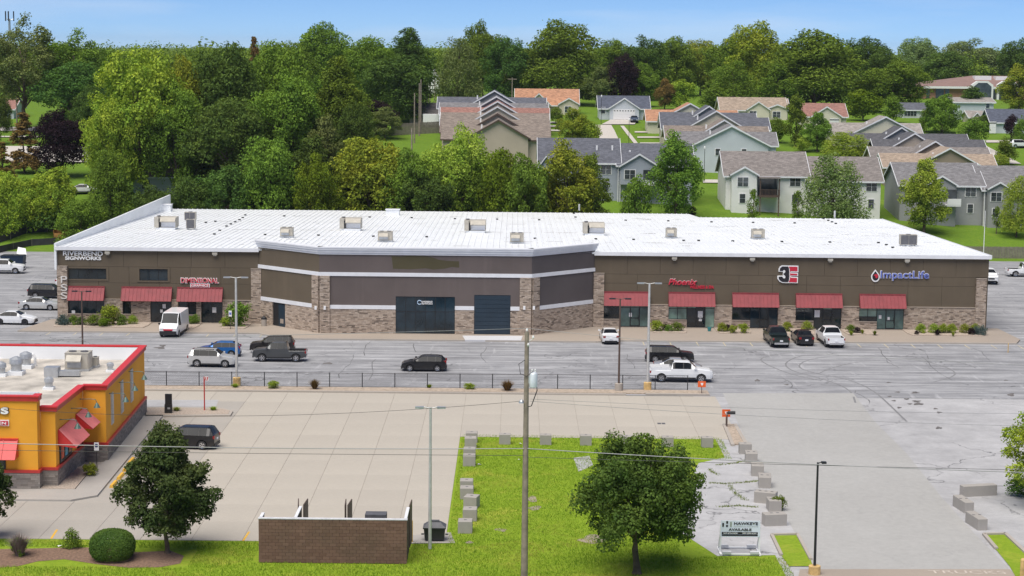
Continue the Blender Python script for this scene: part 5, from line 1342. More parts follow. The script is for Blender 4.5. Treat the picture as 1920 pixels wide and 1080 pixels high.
def car_at(px, py, kind, col, label, face, z=0.0, Ln=4.6, terrain=False, cat=None, **k):
    """px,py: ground point under the middle of the car"""
    p = GT(px, py) if terrain else G(px, py, z)
    rz = {'right': 0, 'left': math.pi, 'away': math.pi/2, 'near': -math.pi/2}.get(face, face)
    nm = {'suv': 'parked_suv', 'hatch': 'parked_hatchback', 'sedan': 'parked_sedan', 'pickup': 'pickup_truck', 'van': 'delivery_van'}[kind]
    return vehicle(nm, label, cat or {'suv': 'suv', 'hatch': 'car', 'sedan': 'car', 'pickup': 'pickup', 'van': 'van'}[kind], p, rz, kind, col, 'parked vehicles', Ln=Ln, **k)
car_at(327, 626, 'van', 'pt_white', 'white cargo van facing the camera before the left shopfronts', R(-93), Ln=5.9, W=2.05, opts=('panel', 'black_mirror'))
car_at(399, 686, 'suv', 'pt_lightsilver', 'silver crossover parked beside the fence at the left', R(-3), Ln=4.6, W=1.86, opts=('rails',), rim='chrome')
car_at(411, 667, 'hatch', 'pt_blue', 'bright blue hatchback half hidden behind the silver crossover', R(183), Ln=4.3)
car_at(525, 676, 'pickup', 'pt_grey', 'dark grey pickup truck with open bed in the front row', R(181), Ln=5.3, W=1.84)
car_at(511, 660, 'suv', 'pt_dark', 'black-brown car just behind the grey pickup', R(183), Ln=4.5)
car_at(795, 694, 'hatch', 'pt_black', 'black hatchback parked alone in the middle of the lot', R(180), Ln=4.36)
car_at(1142, 640, 'sedan', 'pt_white', 'white sedan parked nose-in at the right shopfronts', R(92), Ln=4.7, cladding=False)
car_at(1255, 677, 'suv', 'pt_black', 'black crossover behind the white pickup and silver sedan', R(-2), Ln=4.85, W=1.88).scale.z = .92
car_at(1271, 699, 'sedan', 'pt_silver', 'silver sedan between the black crossover and the white pickup', R(-2), Ln=4.7)
car_at(1276, 714, 'pickup', 'pt_white', 'white pickup with covered bed by the fence end', R(-2), Ln=5.9, W=2.0, opts=('cover',))
car_at(1455, 645, 'pickup', 'pt_green', 'black pickup truck parked nose-in, leftmost of three', R(93), Ln=5.8, W=1.98)
car_at(1504, 643, 'sedan', 'pt_black', 'black sedan parked nose-in between two pickups', R(93), Ln=4.6)
car_at(1556, 645, 'pickup', 'pt_white', 'white pickup truck parked nose-in, rightmost of three', R(93.5), Ln=6.1, W=2.02, opts=('black_mirror',))
car_at(1852, 529, 'pickup', 'pt_white', 'white pickup facing the camera behind the right building corner', R(-95), Ln=5.9, W=2.0)
car_at(1925, 518, 'pickup', 'pt_white', 'white pickup cut off by the right edge in the back lot', R(0), Ln=5.8, W=2.0)
car_at(6, 512, 'pickup', 'pt_white', 'white pickup cut off by the left edge near the blue dumpster', R(180-178), Ln=5.8, W=2.0)
car_at(93, 558, 'suv', 'pt_black', 'black suv beside the left end of the building', R(-2), Ln=5.0, W=1.95)
car_at(140, 537, 'sedan', 'pt_white', 'white car showing only its red taillight behind the corner', R(-2), Ln=4.6)
car_at(76, 580, 'sedan', 'pt_lightsilver', 'silver sedan between the black suv and the white sedan', R(-3), Ln=4.8, cladding=False)
car_at(28, 607, 'sedan', 'pt_white', 'white sedan with black wheels nearest the left edge', R(-3), Ln=4.8, rim='black', cladding=False)
car_at(352, 838, 'suv', 'pt_black', 'black suv on the concrete lot behind the oak tree', R(172), Ln=4.75, W=1.88, z=0.0)
car_at(1189, 229, 'sedan', 'pt_navy', 'dark car with bright windscreen in the white garage house driveway', R(-92), Ln=4.5, terrain=True)
car_at(1912, 277, 'suv', 'pt_white', 'white suv parked in the street at the right edge', R(10), Ln=4.6, terrain=True)
car_at(158, 362, 'sedan', 'pt_white', 'white car half hidden among the bushes at the left', R(10), Ln=4.6, terrain=True)
car_at(40, 300, 'sedan', 'pt_silver', 'silver car on the parking area behind the spruces', R(80), Ln=4.6, terrain=True)

# ------------------------------------------------------------------ yellow restaurant at the left
rst = thing('restaurant', 'ochre yellow restaurant with red trim, red awnings and stone base', 'restaurant', (-40, 140, 0))
ZT, ZT2 = 5.75, 6.65
XA, XB = -31.95, -30.25            # the two side wall lines
YA, YB_, YC_ = 128.7, 137.1, 155.6
XF = -33.0; YF = 127.8            # tower front
XW = -60.0; XB2 = -31.0
def xb(y): return XB+(XB2-XB)*(y-YB_)/(YC_-YB_)
def wallr(name, a, c, z0, z1, d0, d1, m, par=None):
    a, c = Vector(a), Vector(c); dn = (c-a).normalized(); nr = Vector((dn.y, -dn.x)); q = MB(); q.obox(a, c, nr, d0, d1, z0, z1); return q.build(name, MAT[m], par or rst)
LINES = [((XW, YF), (XF, YF), ZT2), ((XF, YF), (XF, YA), ZT2), ((XF, YA), (XA, YA), ZT), ((XA, YA), (XA, YB_), ZT), ((XA, YB_), (XB, YB_), ZT), ((XB, YB_), (XB2, YC_), ZT), ((XB2, YC_), (XW, YC_), ZT)]
for i, (a, c, zt) in enumerate(LINES):
    dn_ = (Vector(c)-Vector(a)).normalized(); e0, e1 = {0: (0, 1), 1: (-1, 0), 2: (0, 1), 3: (-1, 0), 4: (0, 1), 5: (-1, 1), 6: (-1, 0)}[i]
    wallr('wall', Vector(a)+dn_*.004, Vector(c)-dn_*.004, .0, zt-.2, -.28, 0, 'ochre'); j_ = i*.003; zt += i*.002; a0, c0 = Vector(a), Vector(c)
    def ex(d): return a0-dn_*(d-.002 if e0 else -.002), c0+dn_*(d-.002 if e1 else -.002)
    wallr('stone_base', *ex(.13), .0, 1.25+j_, 0, .13+j_, 'stone_grey'); wallr('base_band', *ex(.16), 1.25+j_, 1.45+j_, 0, .16+j_, 'red_trim')
    wallr('parapet_band', *ex(.12), zt-.32+j_, zt-.02, 0, .12+j_, 'red_trim'); wallr('parapet_cap', *ex(.2), zt-.02, zt+.07+j_, -.34, .17+j_, 'bright_red')
    wallr('parapet_liner', a0+dn_*.3, c0-dn_*.05, 4.6, zt-.05, -.34-j_, -.285, 'white_roof')
MB().add([(XW, YC_-.3, 4.65), (XW, YF+1, 4.65), (XF-.3, YF+1, 4.65), (XA-.3, YA+.3, 4.65), (XA-.3, YB_+.3, 4.65), (XB-.3, YB_+.3, 4.65), (XB2-.3, YC_-.3, 4.65)], [(0, 1, 2, 3, 4, 5, 6)]).build('roof', plain('roof_membrane', (.47, .435, .385), .85, 0, .36, .5), rst)
wallr('tower_back', (XF-.3, YA+1.0), (XW, YA+1.0), 4.6, ZT2-.02, -.15, 0, 'white_roof')
# tall grey-green shutters on the side wall
for y0, y1, z0, z1 in ((139.2, 140.1, 2.35, 4.75), (143.6, 144.6, 2.35, 4.9), (148.2, 149.3, 2.35, 5.0)):
    s_ = wallr('shutter_window', (xb(y0), y0), (xb(y1), y1), z0, z1, 0, .07, 'pole_grey')
    for k in range(12): wallr('slat', (xb(y0), y0+.08), (xb(y1), y1-.08), z0+.1+(z1-z0-.2)*k/12, z0+.1+(z1-z0-.2)*(k+.72)/12, .07, .10, 'hvac_slat' if 'hvac_slat' in MAT else 'galv', s_)
# gooseneck lamps
for (x, y, z, ax) in ((xb(138.6), 138.6, 4.9, 1), (xb(143.0), 143.0, 4.95, 1), (xb(147.6), 147.6, 5.0, 1), (XA, 130.0, 4.6, 1), (XA, 133.4, 4.75, 1), (XA, 136.2, 4.9, 1)):
    q = MB(); q.tube([(x+.02, y, z), (x+.8, y, z+.02), (x+1.15, y, z-.02), (x+1.25, y, z-.28)], .025, 6); q.lathe([(.09, 0), (.09, .04)], (x+.03, y, z-.02), 8); q.lathe([(.26, -.62), (.13, -.38), (.05, -.26)], (x+1.25, y, z), 10)
    q.build('gooseneck_lamp', plain('verdigris', (.10, .16, .14), .5, .3, .2), rst)
# awnings of bent red sheet
def side_awning(y0, y1, x, zt, zb, outw):
    q = MB(); q.yprism([(x+.02, zb+.1), (x+.02, zt), (x+.10, zt), (x+outw, zb), (x+outw-.04, zb-.05)], y0, y1); a = q.build('awning', MAT['bright_red'], rst)
    n_ = int((y1-y0)/.2); r_ = MB()
    for i in range(n_+1):
        y = y0+(y1-y0)*i/n_; r_.add([(x+.10, y-.03, zt+.01), (x+.10, y+.03, zt+.01), (x+outw, y+.03, zb+.01), (x+outw, y-.03, zb+.01), (x+.14, y, zt+.07), (x+outw+.03, y, zb+.06)], [(0, 3, 5, 4), (2, 1, 4, 5), (3, 2, 5), (1, 0, 4)])
    r_.build('seam', MAT['awning_ridge'] if 'awning_ridge' in MAT else plain('awning_ridge', (.66, .20, .20), .45, 0, .05), a)
side_awning(129.3, 133.4, XA, 4.0, 2.75, 1.3); side_awning(134.6, 136.9, XA, 4.05, 3.0, 1.3)
q = MB(); q.box(XA+.01, XA+.07, 129.6, 133.2, 1.5, 3.3); wn = q.build('window', MAT['frame_dark'], rst)
for i in range(3):
    y0 = 129.75+i*1.15; MB().box(XA+.07, XA+.09, y0, y0+1.02, 1.6, 3.2).build('pane', MAT['glass'], wn)
    MB().box(XA+.09, XA+.10, y0+.12, y0+.88, 1.75, 2.9).build('poster', plain('poster%d' % i, ((.62, .12, .05), (.10, .38, .52), (.45, .2, .1))[i], .6, 0, .5, 2.5), wn)
dr = MB().box(XA+.01, XA+.08, 134.9, 136.6, .1, 2.9).build('door', MAT['frame_dark'], rst); MB().box(XA+.08, XA+.10, 135.05, 136.45, .3, 2.75).build('pane', MAT['glass'], dr)
a_ = awning(XW, -34.35, 3.55, 2.35, 1.1, YF+.14, 'bright_red', rst, 1.0)
wn = MB().box(-47, -35.25, YF-.08, YF-.01, 1.5, 3.0).build('window', MAT['frame_dark'], rst)
for i in range(5):
    x0 = -46.9+i*2.33; MB().box(x0, x0+2.2, YF-.10, YF-.08, 1.55, 2.95).build('pane', MAT['glass_shade'] if 'glass_shade' in MAT else m_glass('glass_shade', (.05, .06, .04), .1, .5), wn)
po = MB().box(-37.0, -35.75, YF-.115, YF-.102, 1.65, 2.75).build('poster', plain('poster_orange', (.72, .17, .03), .6, 0, .2, 3.0), wn)
# ---- rooftop machinery of the restaurant, each a thing of its own
def roof_pos(px, py, z): return G(px, py, z)
def rtu(label, p, w_, d, h, rz=0, hood=True, cond=True, name='rooftop_unit', mat='hvac'):
    t = thing(name, label, 'rooftop unit', p, rz, 'rooftop units'); L2 = dict(local=True)
    MB().box(-w_/2-.05, w_/2+.05, -d/2-.05, d/2+.05, -.05, .18).build('kerb', MAT['galv'], t, **L2)
    q = MB(); q.box(-w_/2, w_/2, -d/2, d/2, .18, h); q.box(-w_/2-.02, w_/2+.02, -d/2-.02, d/2+.02, h, h+.04); q.build('cabinet', MAT[mat], t, **L2)
    if hood:
        q = MB(); q.xprism([(-d/2, h-.12), (-d/2-.5, h*.62), (-d/2-.5, h*.56), (-d/2, h*.56)], -w_*.42, w_*.22); q.build('intake_hood', MAT[mat], t, **L2)
        MB().box(-w_*.40, w_*.20, -d/2-.03, -d/2-.005, .3, h*.55).build('filter_grille', MAT['galv'], t, **L2)
        MB().box(w_*.26, w_*.46, -d/2-.03, -d/2-.005, .3, h*.9).build('access_panel', MAT[mat], t, **L2)
    if cond:
        for sx_ in (-.25, .25): MB().lathe([(min(w_, d)*.2, 0), (min(w_, d)*.2, .06), (min(w_, d)*.17, .07)], (w_*sx_, 0, h+.04), 14).build('fan', MAT['hvac_dark'], t, **L2)
    return t
rtu('cream rooftop unit on the yellow restaurant', G(148, 693, 4.65), 1.9, 1.6, 1.45)
t = rtu('small condenser beside the restaurant rooftop unit', G(174, 688, 4.65), .9, .8, .8, hood=False)
t = thing('roof_duct', 'grey sheet-metal duct box on the restaurant roof', 'duct', G(103, 706, 4.65)); p = ORG[t.name]
MB().box(p.x-.75, p.x+.35, p.y-.5, p.y+.5, p.z, p.z+.8).build('duct_box', MAT['galv'], t); MB().box(p.x+.35, p.x+2.0, p.y-.3, p.y+.3, p.z+.1, p.z+.5).build('duct_run', MAT['galv'], t)
for px, py, s, lab in ((92, 730, 1.0, 'white turbine vent in the middle of the restaurant roof'), (31, 702, 1.5, 'white exhaust fan at the left of the restaurant roof'), (49, 690, 1.4, 'white exhaust fan in front of the back parapet'), (2, 705, 1.2, 'white exhaust fan cut off by the left edge'), (207, 697, .8, 'small white vent near the restaurant rear parapet')):
    t = thing('roof_vent', lab, 'roof vent', G(px, py, 4.65), 0, 'restaurant roof vents'); p = ORG[t.name]
    MB().box(p.x-.4*s, p.x+.4*s, p.y-.4*s, p.y+.4*s, p.z-.02, p.z+.2*s).build('kerb', MAT['white_roof'], t); MB().lathe([(.28*s, .2*s), (.3*s, .55*s), (.38*s, .6*s), (.36*s, .85*s), (.1*s, .98*s)], p, 12).build('cowl', MAT['galv'], t)
t = thing('pipe_vent', 'bent white pipe on the restaurant roof', 'pipe', G(66, 686, 4.65)); p = ORG[t.name]; MB().tube([p, p+Vector((0, 0, .7)), p+Vector((-.15, 0, .95)), p+Vector((-.5, 0, 1.0))], .12, 8).build('pipe', MAT['white'], t)
# pavement round the restaurant
structure('sidewalk', MB().prism([(-60, 124.6), (-30.0, 124.6), (-28.5, 126.0), (-29.3, 156.5), (-31.0, 156.5), (-30.25, 137.2), (-30.6, 133), (-30.4, 127.7), (-60, 127.7)], -.02, .13), m_concrete('grey_walk', (.40, .375, .345), .12, .2))
structure('gravel_bed', MB().prism([(-33.0, 127.7), (-30.45, 127.7), (-30.65, 133), (-30.35, 134.6), (-31.9, 134.6), (-31.9, 128.7), (-33.0, 128.7)], .02, .16), MAT['gravel'])
for i, (px, py) in enumerate(((213, 910), (226, 895), (237, 880), (246, 866))):
    t = thing('wheel_stop', 'yellow wheel stop beside the restaurant walk, %s from the front' % ('first', 'second', 'third', 'fourth')[i], 'wheel stop', G(px, py, 0), 0, 'yellow wheel stops'); p = ORG[t.name]
    q = MB(); q.yprism([(p.x-.15, 0), (p.x+.15, 0), (p.x+.09, .2), (p.x-.09, .2)], p.y-.8, p.y+.8); q.build('stop', MAT['yellow'], t)
# parking sign with post
t = thing('parking_sign', 'small white parking sign on a post beside the restaurant', 'sign', G(182, 885, .13)); p = ORG[t.name]
MB().tube([p, p+Vector((0, 0, 2.2))], .03, 6).build('post', MAT['dark_metal'], t); MB().box(p.x-.17, p.x+.17, p.y-.05, p.y-.035, p.z+1.6, p.z+2.2).build('panel', MAT['white'], t); MB().box(p.x-.1, p.x+.1, p.y-.06, p.y-.052, p.z+1.85, p.z+2.1).build('symbol', MAT['text_navy'], t)

# ------------------------------------------------------------------ lettering and signs
def text(name, body, x0, x1, z0, z1, y, m, par, ext=.05, off=.0, spc=1.0, shear=0.0, align='c', rz=0.0):
    """lettering fitted into a rectangle of the wall plane"""
    cu = bpy.data.curves.new(name, 'FONT'); cu.body = body; cu.extrude = ext; cu.offset = off; cu.space_character = spc; cu.shear = shear; cu.align_x = 'CENTER'; cu.align_y = 'CENTER'; cu.size = 1.0
    o = bpy.data.objects.new(name, cu); link(o); cu.materials.append(MAT[m])
    bpy.context.view_layer.update(); d = o.dimensions
    bb = [Vector(c) for c in o.bound_box]; cx = sum(b.x for b in bb)/8; cy_ = sum(b.y for b in bb)/8
    sx_, sz_ = (x1-x0)/max(d.x, .01), (z1-z0)/max(d.y, .01)
    o.scale = (sx_, sz_, 1); o.rotation_euler = (R(90), 0, rz)
    me = bpy.data.meshes.new_from_object(o); bpy.data.objects.remove(o); o = link(bpy.data.objects.new(name, me)); o.scale = (sx_, sz_, 1); o.rotation_euler = (R(90), 0, rz)
    org = ORG[par.name]; o.parent = par
    o.location = Vector(((x0+x1)/2-cx*sx_, y, (z0+z1)/2-cy_*sz_))-org
    return o
def wr(px0, py0, px1, py1, Y): x0, x1, z0, z1 = rect(px0, py0, px1, py1, Y); return x0, x1, z0, z1
YP = YW-.14
def sign(label, px, py, Y): p = at(px, py, Y); return thing('wall_sign', label, 'sign', p, 0)
s_ = sign('white RIVERBEND SIGNWORKS letters high on the left wall', 156, 480, YP)
text('letters', 'RIVERBEND', *wr(118.5, 471, 193, 479.3, YP), YP-.06, 'text_white', s_, .05, .012); text('letters', 'SIGNWORKS', *wr(122.5, 480.6, 190, 487.4, YP), YP-.06, 'text_white', s_, .05, .03)
s_ = sign('tall white letters PSS down the left stone pier', 120, 538, YW-.42)
plain('pss_white', (.66, .63, .6), .6, 0, 0)
for i, ch in enumerate('PSS'): text('letter', ch, *wr(114.2, 517.5+i*15.2, 126.2, 530+i*15.2, YW-.42), YW-.48, 'pss_white', s_, .03, .0)
s_ = sign('red and white DIMENSIONAL GRAPHICS sign above an awning', 375, 530, YP)
text('letter_backing', 'DIMENSIONAL', *wr(339, 520.6, 410.5, 531.4, YP), YP-.06, 'text_white', s_, .05, .055); text('letters', 'DIMENSIONAL', *wr(340, 521.6, 409.5, 530.4, YP), YP-.14, 'sign_red', s_, .03, .012)
x0, x1, z0, z1 = wr(357, 531.6, 393.5, 538.6, YP); MB().box(x0, x1, YP-.12, YP-.01, z0, z1).build('panel', MAT['text_white'], s_); MB().box(x0+.08, x1-.08, YP-.15, YP-.12, z0+.06, z1-.06).build('panel', MAT['sign_red'], s_)
text('letters', 'GRAPHICS', *wr(359.5, 533.2, 391, 537, YP), YP-.17, 'text_white', s_, .01, .02)
s_ = sign('red script sign reading Phoenix above an awning', 1296, 532, YP)
text('letter_backing', 'Phoenix', *wr(1253, 522.5, 1307, 534.2, YP), YP-.05, 'text_white', s_, .03, .03, shear=.3); text('letters', 'Phoenix', *wr(1253, 523, 1307, 534, YP), YP-.12, 'sign_red', s_, .05, .025, shear=.3)
text('letters', 'WELLNESS & SPA', *wr(1293, 535, 1338.5, 541, YP), YP-.08, 'sign_red', s_, .05, .035)
# 3E emblem
s_ = sign('large white-edged sign with a black 3 and a red E', 1477, 514, YP)
def zpoly(par, nm, pts, y0, y1, m):
    q = MB(); q.yprism([(at(a, b_, YP).x, at(a, b_, YP).z) for a, b_ in pts], y0, y1); return q.build(nm, MAT[m], par)
OUT = [(1459.5, 509), (1459.6, 504), (1462, 499.5), (1466, 497.4), (1496.6, 498), (1496.6, 510), (1483, 510), (1483, 511), (1496, 511.2), (1496, 517.3), (1483, 517.3), (1483, 518.8), (1496, 519), (1495.5, 530.6), (1467, 530.2), (1461, 527.5), (1457.4, 522.4), (1457.4, 516.6), (1467.5, 516.6), (1468, 509.5)]
zpoly(s_, 'backing', OUT, YP-.16, YP-.02, 'text_white')
zpoly(s_, 'numeral', [(1461.2, 507.6), (1462.5, 502.5), (1466, 499.4), (1477, 499.4), (1479, 503), (1479.5, 514), (1479, 525), (1477, 528.6), (1467, 528.4), (1462, 525.6), (1459.6, 522), (1459.6, 518.4), (1466.6, 518.4), (1468.3, 521.6), (1471.5, 521.6), (1472.6, 518.6), (1471, 515.6), (1468.6, 514.8), (1468.6, 512.4), (1471, 511.4), (1472.4, 508.4), (1471, 505.6), (1468.4, 505.8), (1467.4, 507.8)], YP-.19, YP-.16, 'text_navy_black' if 'text_navy_black' in MAT else 'text_black')
zpoly(s_, 'letter', [(1478.5, 499.6), (1494.8, 500), (1494.8, 508.2), (1481.4, 508), (1481.4, 512.4), (1494.4, 512.8), (1494.4, 516), (1481.4, 515.8), (1481.4, 520.4), (1494, 520.8), (1493.8, 529), (1478.5, 528.6), (1480.6, 524), (1481, 514), (1480.4, 504)], YP-.19, YP-.16, 'sign_red')
s_ = sign('blue and white ImpactLife sign with a red drop', 1688, 517, YP)
text('letter_backing', 'ImpactLife', *wr(1650, 507.2, 1742, 526.8, YP), YP-.05, 'text_white', s_, .03, .030); text('letters', 'ImpactLife', *wr(1650.8, 508, 1741.2, 526, YP), YP-.12, 'blue_tint', s_, .04, .006)
drop = [(1641, 505)]+[(1641+8.0*math.sin(a)*(1 if a < 2.2 else 1), 519-9.5*math.cos(a)) for a in np.linspace(1.0, 2*math.pi-1.0, 18)]
zpoly(s_, 'drop', drop, YP-.12, YP-.02, 'text_white')
drop2 = [(1641+(a-1641)*.74, 517.5+(b_-517.5)*.74) for a, b_ in drop]; zpoly(s_, 'drop_core', drop2, YP-.15, YP-.12, 'text_black')
zpoly(s_, 'drop_swirl', [(1637.5, 516), (1641, 513.5), (1645.4, 514), (1646.2, 519), (1643, 521.5), (1640.5, 520), (1641, 517.6)], YP-.17, YP-.15, 'sign_red')
# small logo in the big glass front
s_ = thing('wall_sign', 'small white round logo and lettering in the dark shopfront', 'sign', at(797, 568, YC-.1))
p = at(786.5, 567, YC-.1); q = MB(); q.tube([p+Vector((.22*math.cos(a), 0, .22*math.sin(a))) for a in np.linspace(.6, 5.6, 12)], .05, 6); q.build('emblem', MAT['paleblue'] if 'paleblue' in MAT else plain('paleblue', (.45, .6, .78), .5, 0, 0), s_)
text('letters', 'RIVERBEND', *wr(790.5, 564.2, 811, 567.6, YC-.1), YC-.12, 'text_white', s_, .01, .02); text('letters', 'SIGNWORKS', *wr(790.5, 568, 811, 570.8, YC-.1), YC-.12, 'text_white', s_, .01, .02)
b = MB()
# restaurant front sign (only its right end shows)
s_ = thing('wall_sign', 'white-lettered restaurant sign cut off by the left edge', 'sign', (-38, YF-.1, 5))
zt_, zb_ = at(5, 758, YF).z, at(5, 781, YF).z
text('letter_backing', 'Popeyes', at(17, 770, YF).x-5.0, at(17.4, 770, YF).x, zb_-.03, zt_+.03, YF-.06, 'text_black', s_, .04, .03); text('letters', 'Popeyes', at(17, 770, YF).x-4.95, at(16.6, 770, YF).x, zb_, zt_, YF-.14, 'text_white', s_, .04, .02)
x1 = at(17.5, 793, YF).x; z0, z1 = at(5, 798, YF).z, at(5, 787, YF).z; MB().box(x1-4.6, x1, YF-.14, YF-.01, z0, z1).build('panel', MAT['text_white'], s_); MB().box(x1-4.55, x1-.05, YF-.17, YF-.14, z0+.05, z1-.05).build('panel', MAT['sign_red'], s_)
text('letters', 'LOUISIANA KITCHEN', x1-4.4, x1-.18, z0+.11, z1-.11, YF-.18, 'text_white', s_, .01, .015)
s_ = thing('window_poster', 'orange three-dollar offer poster in the restaurant window', 'poster', (-36.4, YF-.12, 1.7))
text('letters', '$3', -36.85, -36.3, 2.25, 2.68, YF-.12, 'text_white', s_, .003, .03); MB().box(-36.75, -36.0, YF-.125, YF-.118, 1.75, 2.1).build('picture', plain('food', (.60, .38, .16), .7, 0, .7, 6.0), s_)

# ------------------------------------------------------------------ rooftop units of the long building
def on_roof(px, py):
    """the point of the sloping roof seen at a pixel"""
    d = ray(px, py); lo_, hi_ = 200.0, 300.0
    for _ in range(40):
        y = (lo_+hi_)/2; z = HCAM+d[2]*y/d[1]
        if z > zr(y): lo_ = y
        else: hi_ = y
    y = (lo_+hi_)/2; t = y/d[1]; return Vector((d[0]*t, y, zr(y)+.02))
def heater(label, px, py, w_=2.7, h=1.55):
    t = thing('rooftop_heater', label, 'rooftop unit', on_roof(px, py), 0, 'large rooftop heaters'); k = dict(local=True)
    MB().box(-w_/2+.2, w_/2-.1, -.9, 1.2, -.15, .28).build('kerb', MAT['white_roof'], t, **k)
    q = MB(); q.box(-w_/2, w_/2, -.6, 1.3, .28, h); q.box(-w_/2, -w_/2+.55, -1.0, -.6, .28, h+.06); q.build('cabinet', MAT['hvac'], t, **k)
    q = MB(); q.xprism([(-.6, h+.02), (-1.25, h-.45), (-1.25, h-.52), (-.6, h-.52)], -w_/2+.75, w_/2-.05); q.build('hood', MAT['hvac'], t, **k)
    MB().box(-w_/2+.8, w_/2-.1, -.66, -.605, .35, h-.6).build('filter_bank', MAT['white_trim'], t, **k)
    MB().lathe([(.24, 0), (.24, .1)], (-w_/2+.4, .2, h+.06), 12).build('flue', MAT['hvac_dark'], t, **k)
    q = MB(); q.box(-w_/2+.56, -w_/2+.74, -.95, -.62, .35, h-.3); q.build('motor', MAT['black'], t, **k)
    return t
for px, py, lab in ((312, 430, 'large cream heater near the left end of the white roof'), (658, 432, 'large cream heater second from the left on the white roof'), (891, 436, 'large cream heater in the middle of the white roof'), (1113, 441, 'large cream heater behind the right end of the parapet')): heater(lab, px, py)
for px, py, w_, lab in ((537, 446, 1.5, 'small cream unit behind the parapet left corner'), (722, 454, 1.7, 'small cream unit behind the parapet, left of centre'), (969, 457, 1.6, 'small cream unit behind the parapet, right of centre'), (1259, 447, 1.3, 'small grey unit on the right part of the roof'), (1422, 449, 1.55, 'small cream unit above the red-black emblem sign')):
    p = on_roof(px, py); rtu(lab, p+Vector((0, .6, 0)), w_, 1.25, 1.15)
def condenser(label, px, py, w_, h, nf):
    t = thing('condenser', label, 'condenser', on_roof(px, py)+Vector((0, .5, 0)), 0, 'roof condensers'); k = dict(local=True)
    MB().box(-w_/2, w_/2, -.45, .45, .15, h).build('cabinet', MAT['hvac'], t, **k); q = MB()
    for sx_ in (-.4, .4): q.box(w_*sx_-.05, w_*sx_+.05, -.4, .4, -.1, .15)
    q.build('stand', MAT['galv'], t, **k)
    for i in range(nf): MB().box(-w_/2+.06+(w_-.1)*i/nf, -w_/2+.02+(w_-.1)*(i+1)/nf, -.48, -.45, .2, h-.05).build('coil_grille', MAT['hvac_dark'], t, **k)
    MB().lathe([(.3, 0), (.3, .05)], (0, 0, h), 12).build('fan', MAT['hvac_dark'], t, **k)
condenser('dark-grilled condenser at the back beside the left heater', 356, 415, 1.5, 1.2, 2); condenser('dark-grilled condenser in front beside the left heater', 357, 431, 1.1, 1.3, 1); condenser('twin-grilled condenser near the right end of the roof', 1704, 462, 2.0, 1.35, 2)
for px, py, w_, h_, lab in ((307, 397, 2.0, .95, 'white roof hatch beside the side parapet'), (736, 404, 1.9, .75, 'white roof hatch at the back edge of the roof')):
    t = thing('roof_hatch', lab, 'roof hatch', on_roof(px, py)); p = ORG[t.name]; MB().box(p.x-w_/2, p.x+w_/2, p.y, p.y+1.4, p.z-.1, p.z+h_).build('box', MAT['white_roof'], t); MB().box(p.x-w_/2-.1, p.x+w_/2+.1, p.y-.1, p.y+1.5, p.z+h_, p.z+h_+.08).build('lid', MAT['white_trim'], t)
for px, py, lab in ((1086, 394, 'white vent pipe at the back edge of the roof, middle'), (1565, 407, 'white vent pipe at the back edge of the roof, right')):
    t = thing('vent_pipe', lab, 'pipe', on_roof(px, py)); p = ORG[t.name]; MB().tube([p-Vector((0, 0, .1)), p+Vector((0, 0, .9))], .14, 8).build('pipe', MAT['white'], t)
# ------------------------------------------------------------------ lamp posts
def lamp_post(label, px, py, top, col, base=None, arms=2, r=.085, z=0.0, arm=.8, bh=.75):
    p = G(px, py, z); h = at(px, top, p.y).z; t = thing('lamp_post', label, 'lamp post', p, 0); k = dict(local=True)
    if base: MB().lathe([(.36, -.05), (.36, bh), (.33, bh+.02)], (0, 0, 0), 12).build('base', MAT[base], t, **k)
    MB().tube([(0, 0, 0), (0, 0, h)], r*1.15, 10, r*.8).build('pole', MAT[col], t, smooth=40, **k)
    for s in ((-1, 1) if arms == 2 else (1,)):
        a = MB(); a.tube([(0, 0, h-.06), (s*arm*.5, 0, h+.02), (s*arm*.7, 0, h)], .035, 6); ao = a.build('arm', MAT[col], t, **k)
        q = MB(); q.prism([(s*arm*.55, -.16), (s*arm*1.25, -.12), (s*arm*1.25, .12), (s*arm*.55, .16)], h-.06, h+.05); q.build('lamp_head', MAT['dark_metal' if col != 'pole_grey' else 'galv'], ao, **k)
    return t
lamp_post('brown twin-headed lamp post in front of the left awnings', 155, 652, 546, 'pole_brown', None)
lamp_post('tall pale lamp post on a yellow base at the left fence', 444, 723, 520, 'pole_grey', 'yellow_worn', r=.12, arm=.9)
lamp_post('tall pale lamp post on a yellow base by the white pickup', 1214, 732, 531, 'pole_grey', 'yellow_worn', r=.12, arm=.9)
lamp_post('brown twin-headed lamp post on a concrete base', 1160, 734, 560, 'pole_brown', 'kerb', r=.09)
lamp_post('grey twin-headed lamp post beside the black dumpster', 806, 1029, 764, 'pole_grey', None, r=.10, arm=.75)
lamp_post('black single-headed lamp post beside the driveway', 1527, 1076, 867, 'dark_metal', 'yellow_worn', arms=1, r=.075, arm=.4, bh=.5)
def thin_pole(label, p, h, col, r=.06, lantern=True, name='street_lamp', cat='street lamp'):
    t = thing(name, label, cat, p); k = dict(local=True); MB().tube([(0, 0, -.3), (0, 0, h)], r, 8, r*.7).build('pole', MAT[col], t, **k)
    if lantern: MB().lathe([(.08, 0), (.16, .12), (.15, .4), (.03, .55)], (0, 0, h), 8).build('lantern', MAT['white'], t, **k)
    return t
for px, b_, tp, lab in ((1127, 232, 183, 'lantern post left of the white garage house'), (1179, 270, 228, 'dark lantern post beside the driveway street'), (1320, 342, 280, 'tall dark lantern post beside the white duplex'), (1763, 250, 222, 'lantern post in the right street')):
    p = GT(px, b_); thin_pole(lab, p, (b_-tp)/(F/p.y), 'dark_metal')
p = G(1845, 478); thin_pole('thin white mast behind the right building corner', Vector((at(1844, 478, 281).x, 281, H0(70, 281))), 7.4, 'white', .07, False, 'mast', 'mast')
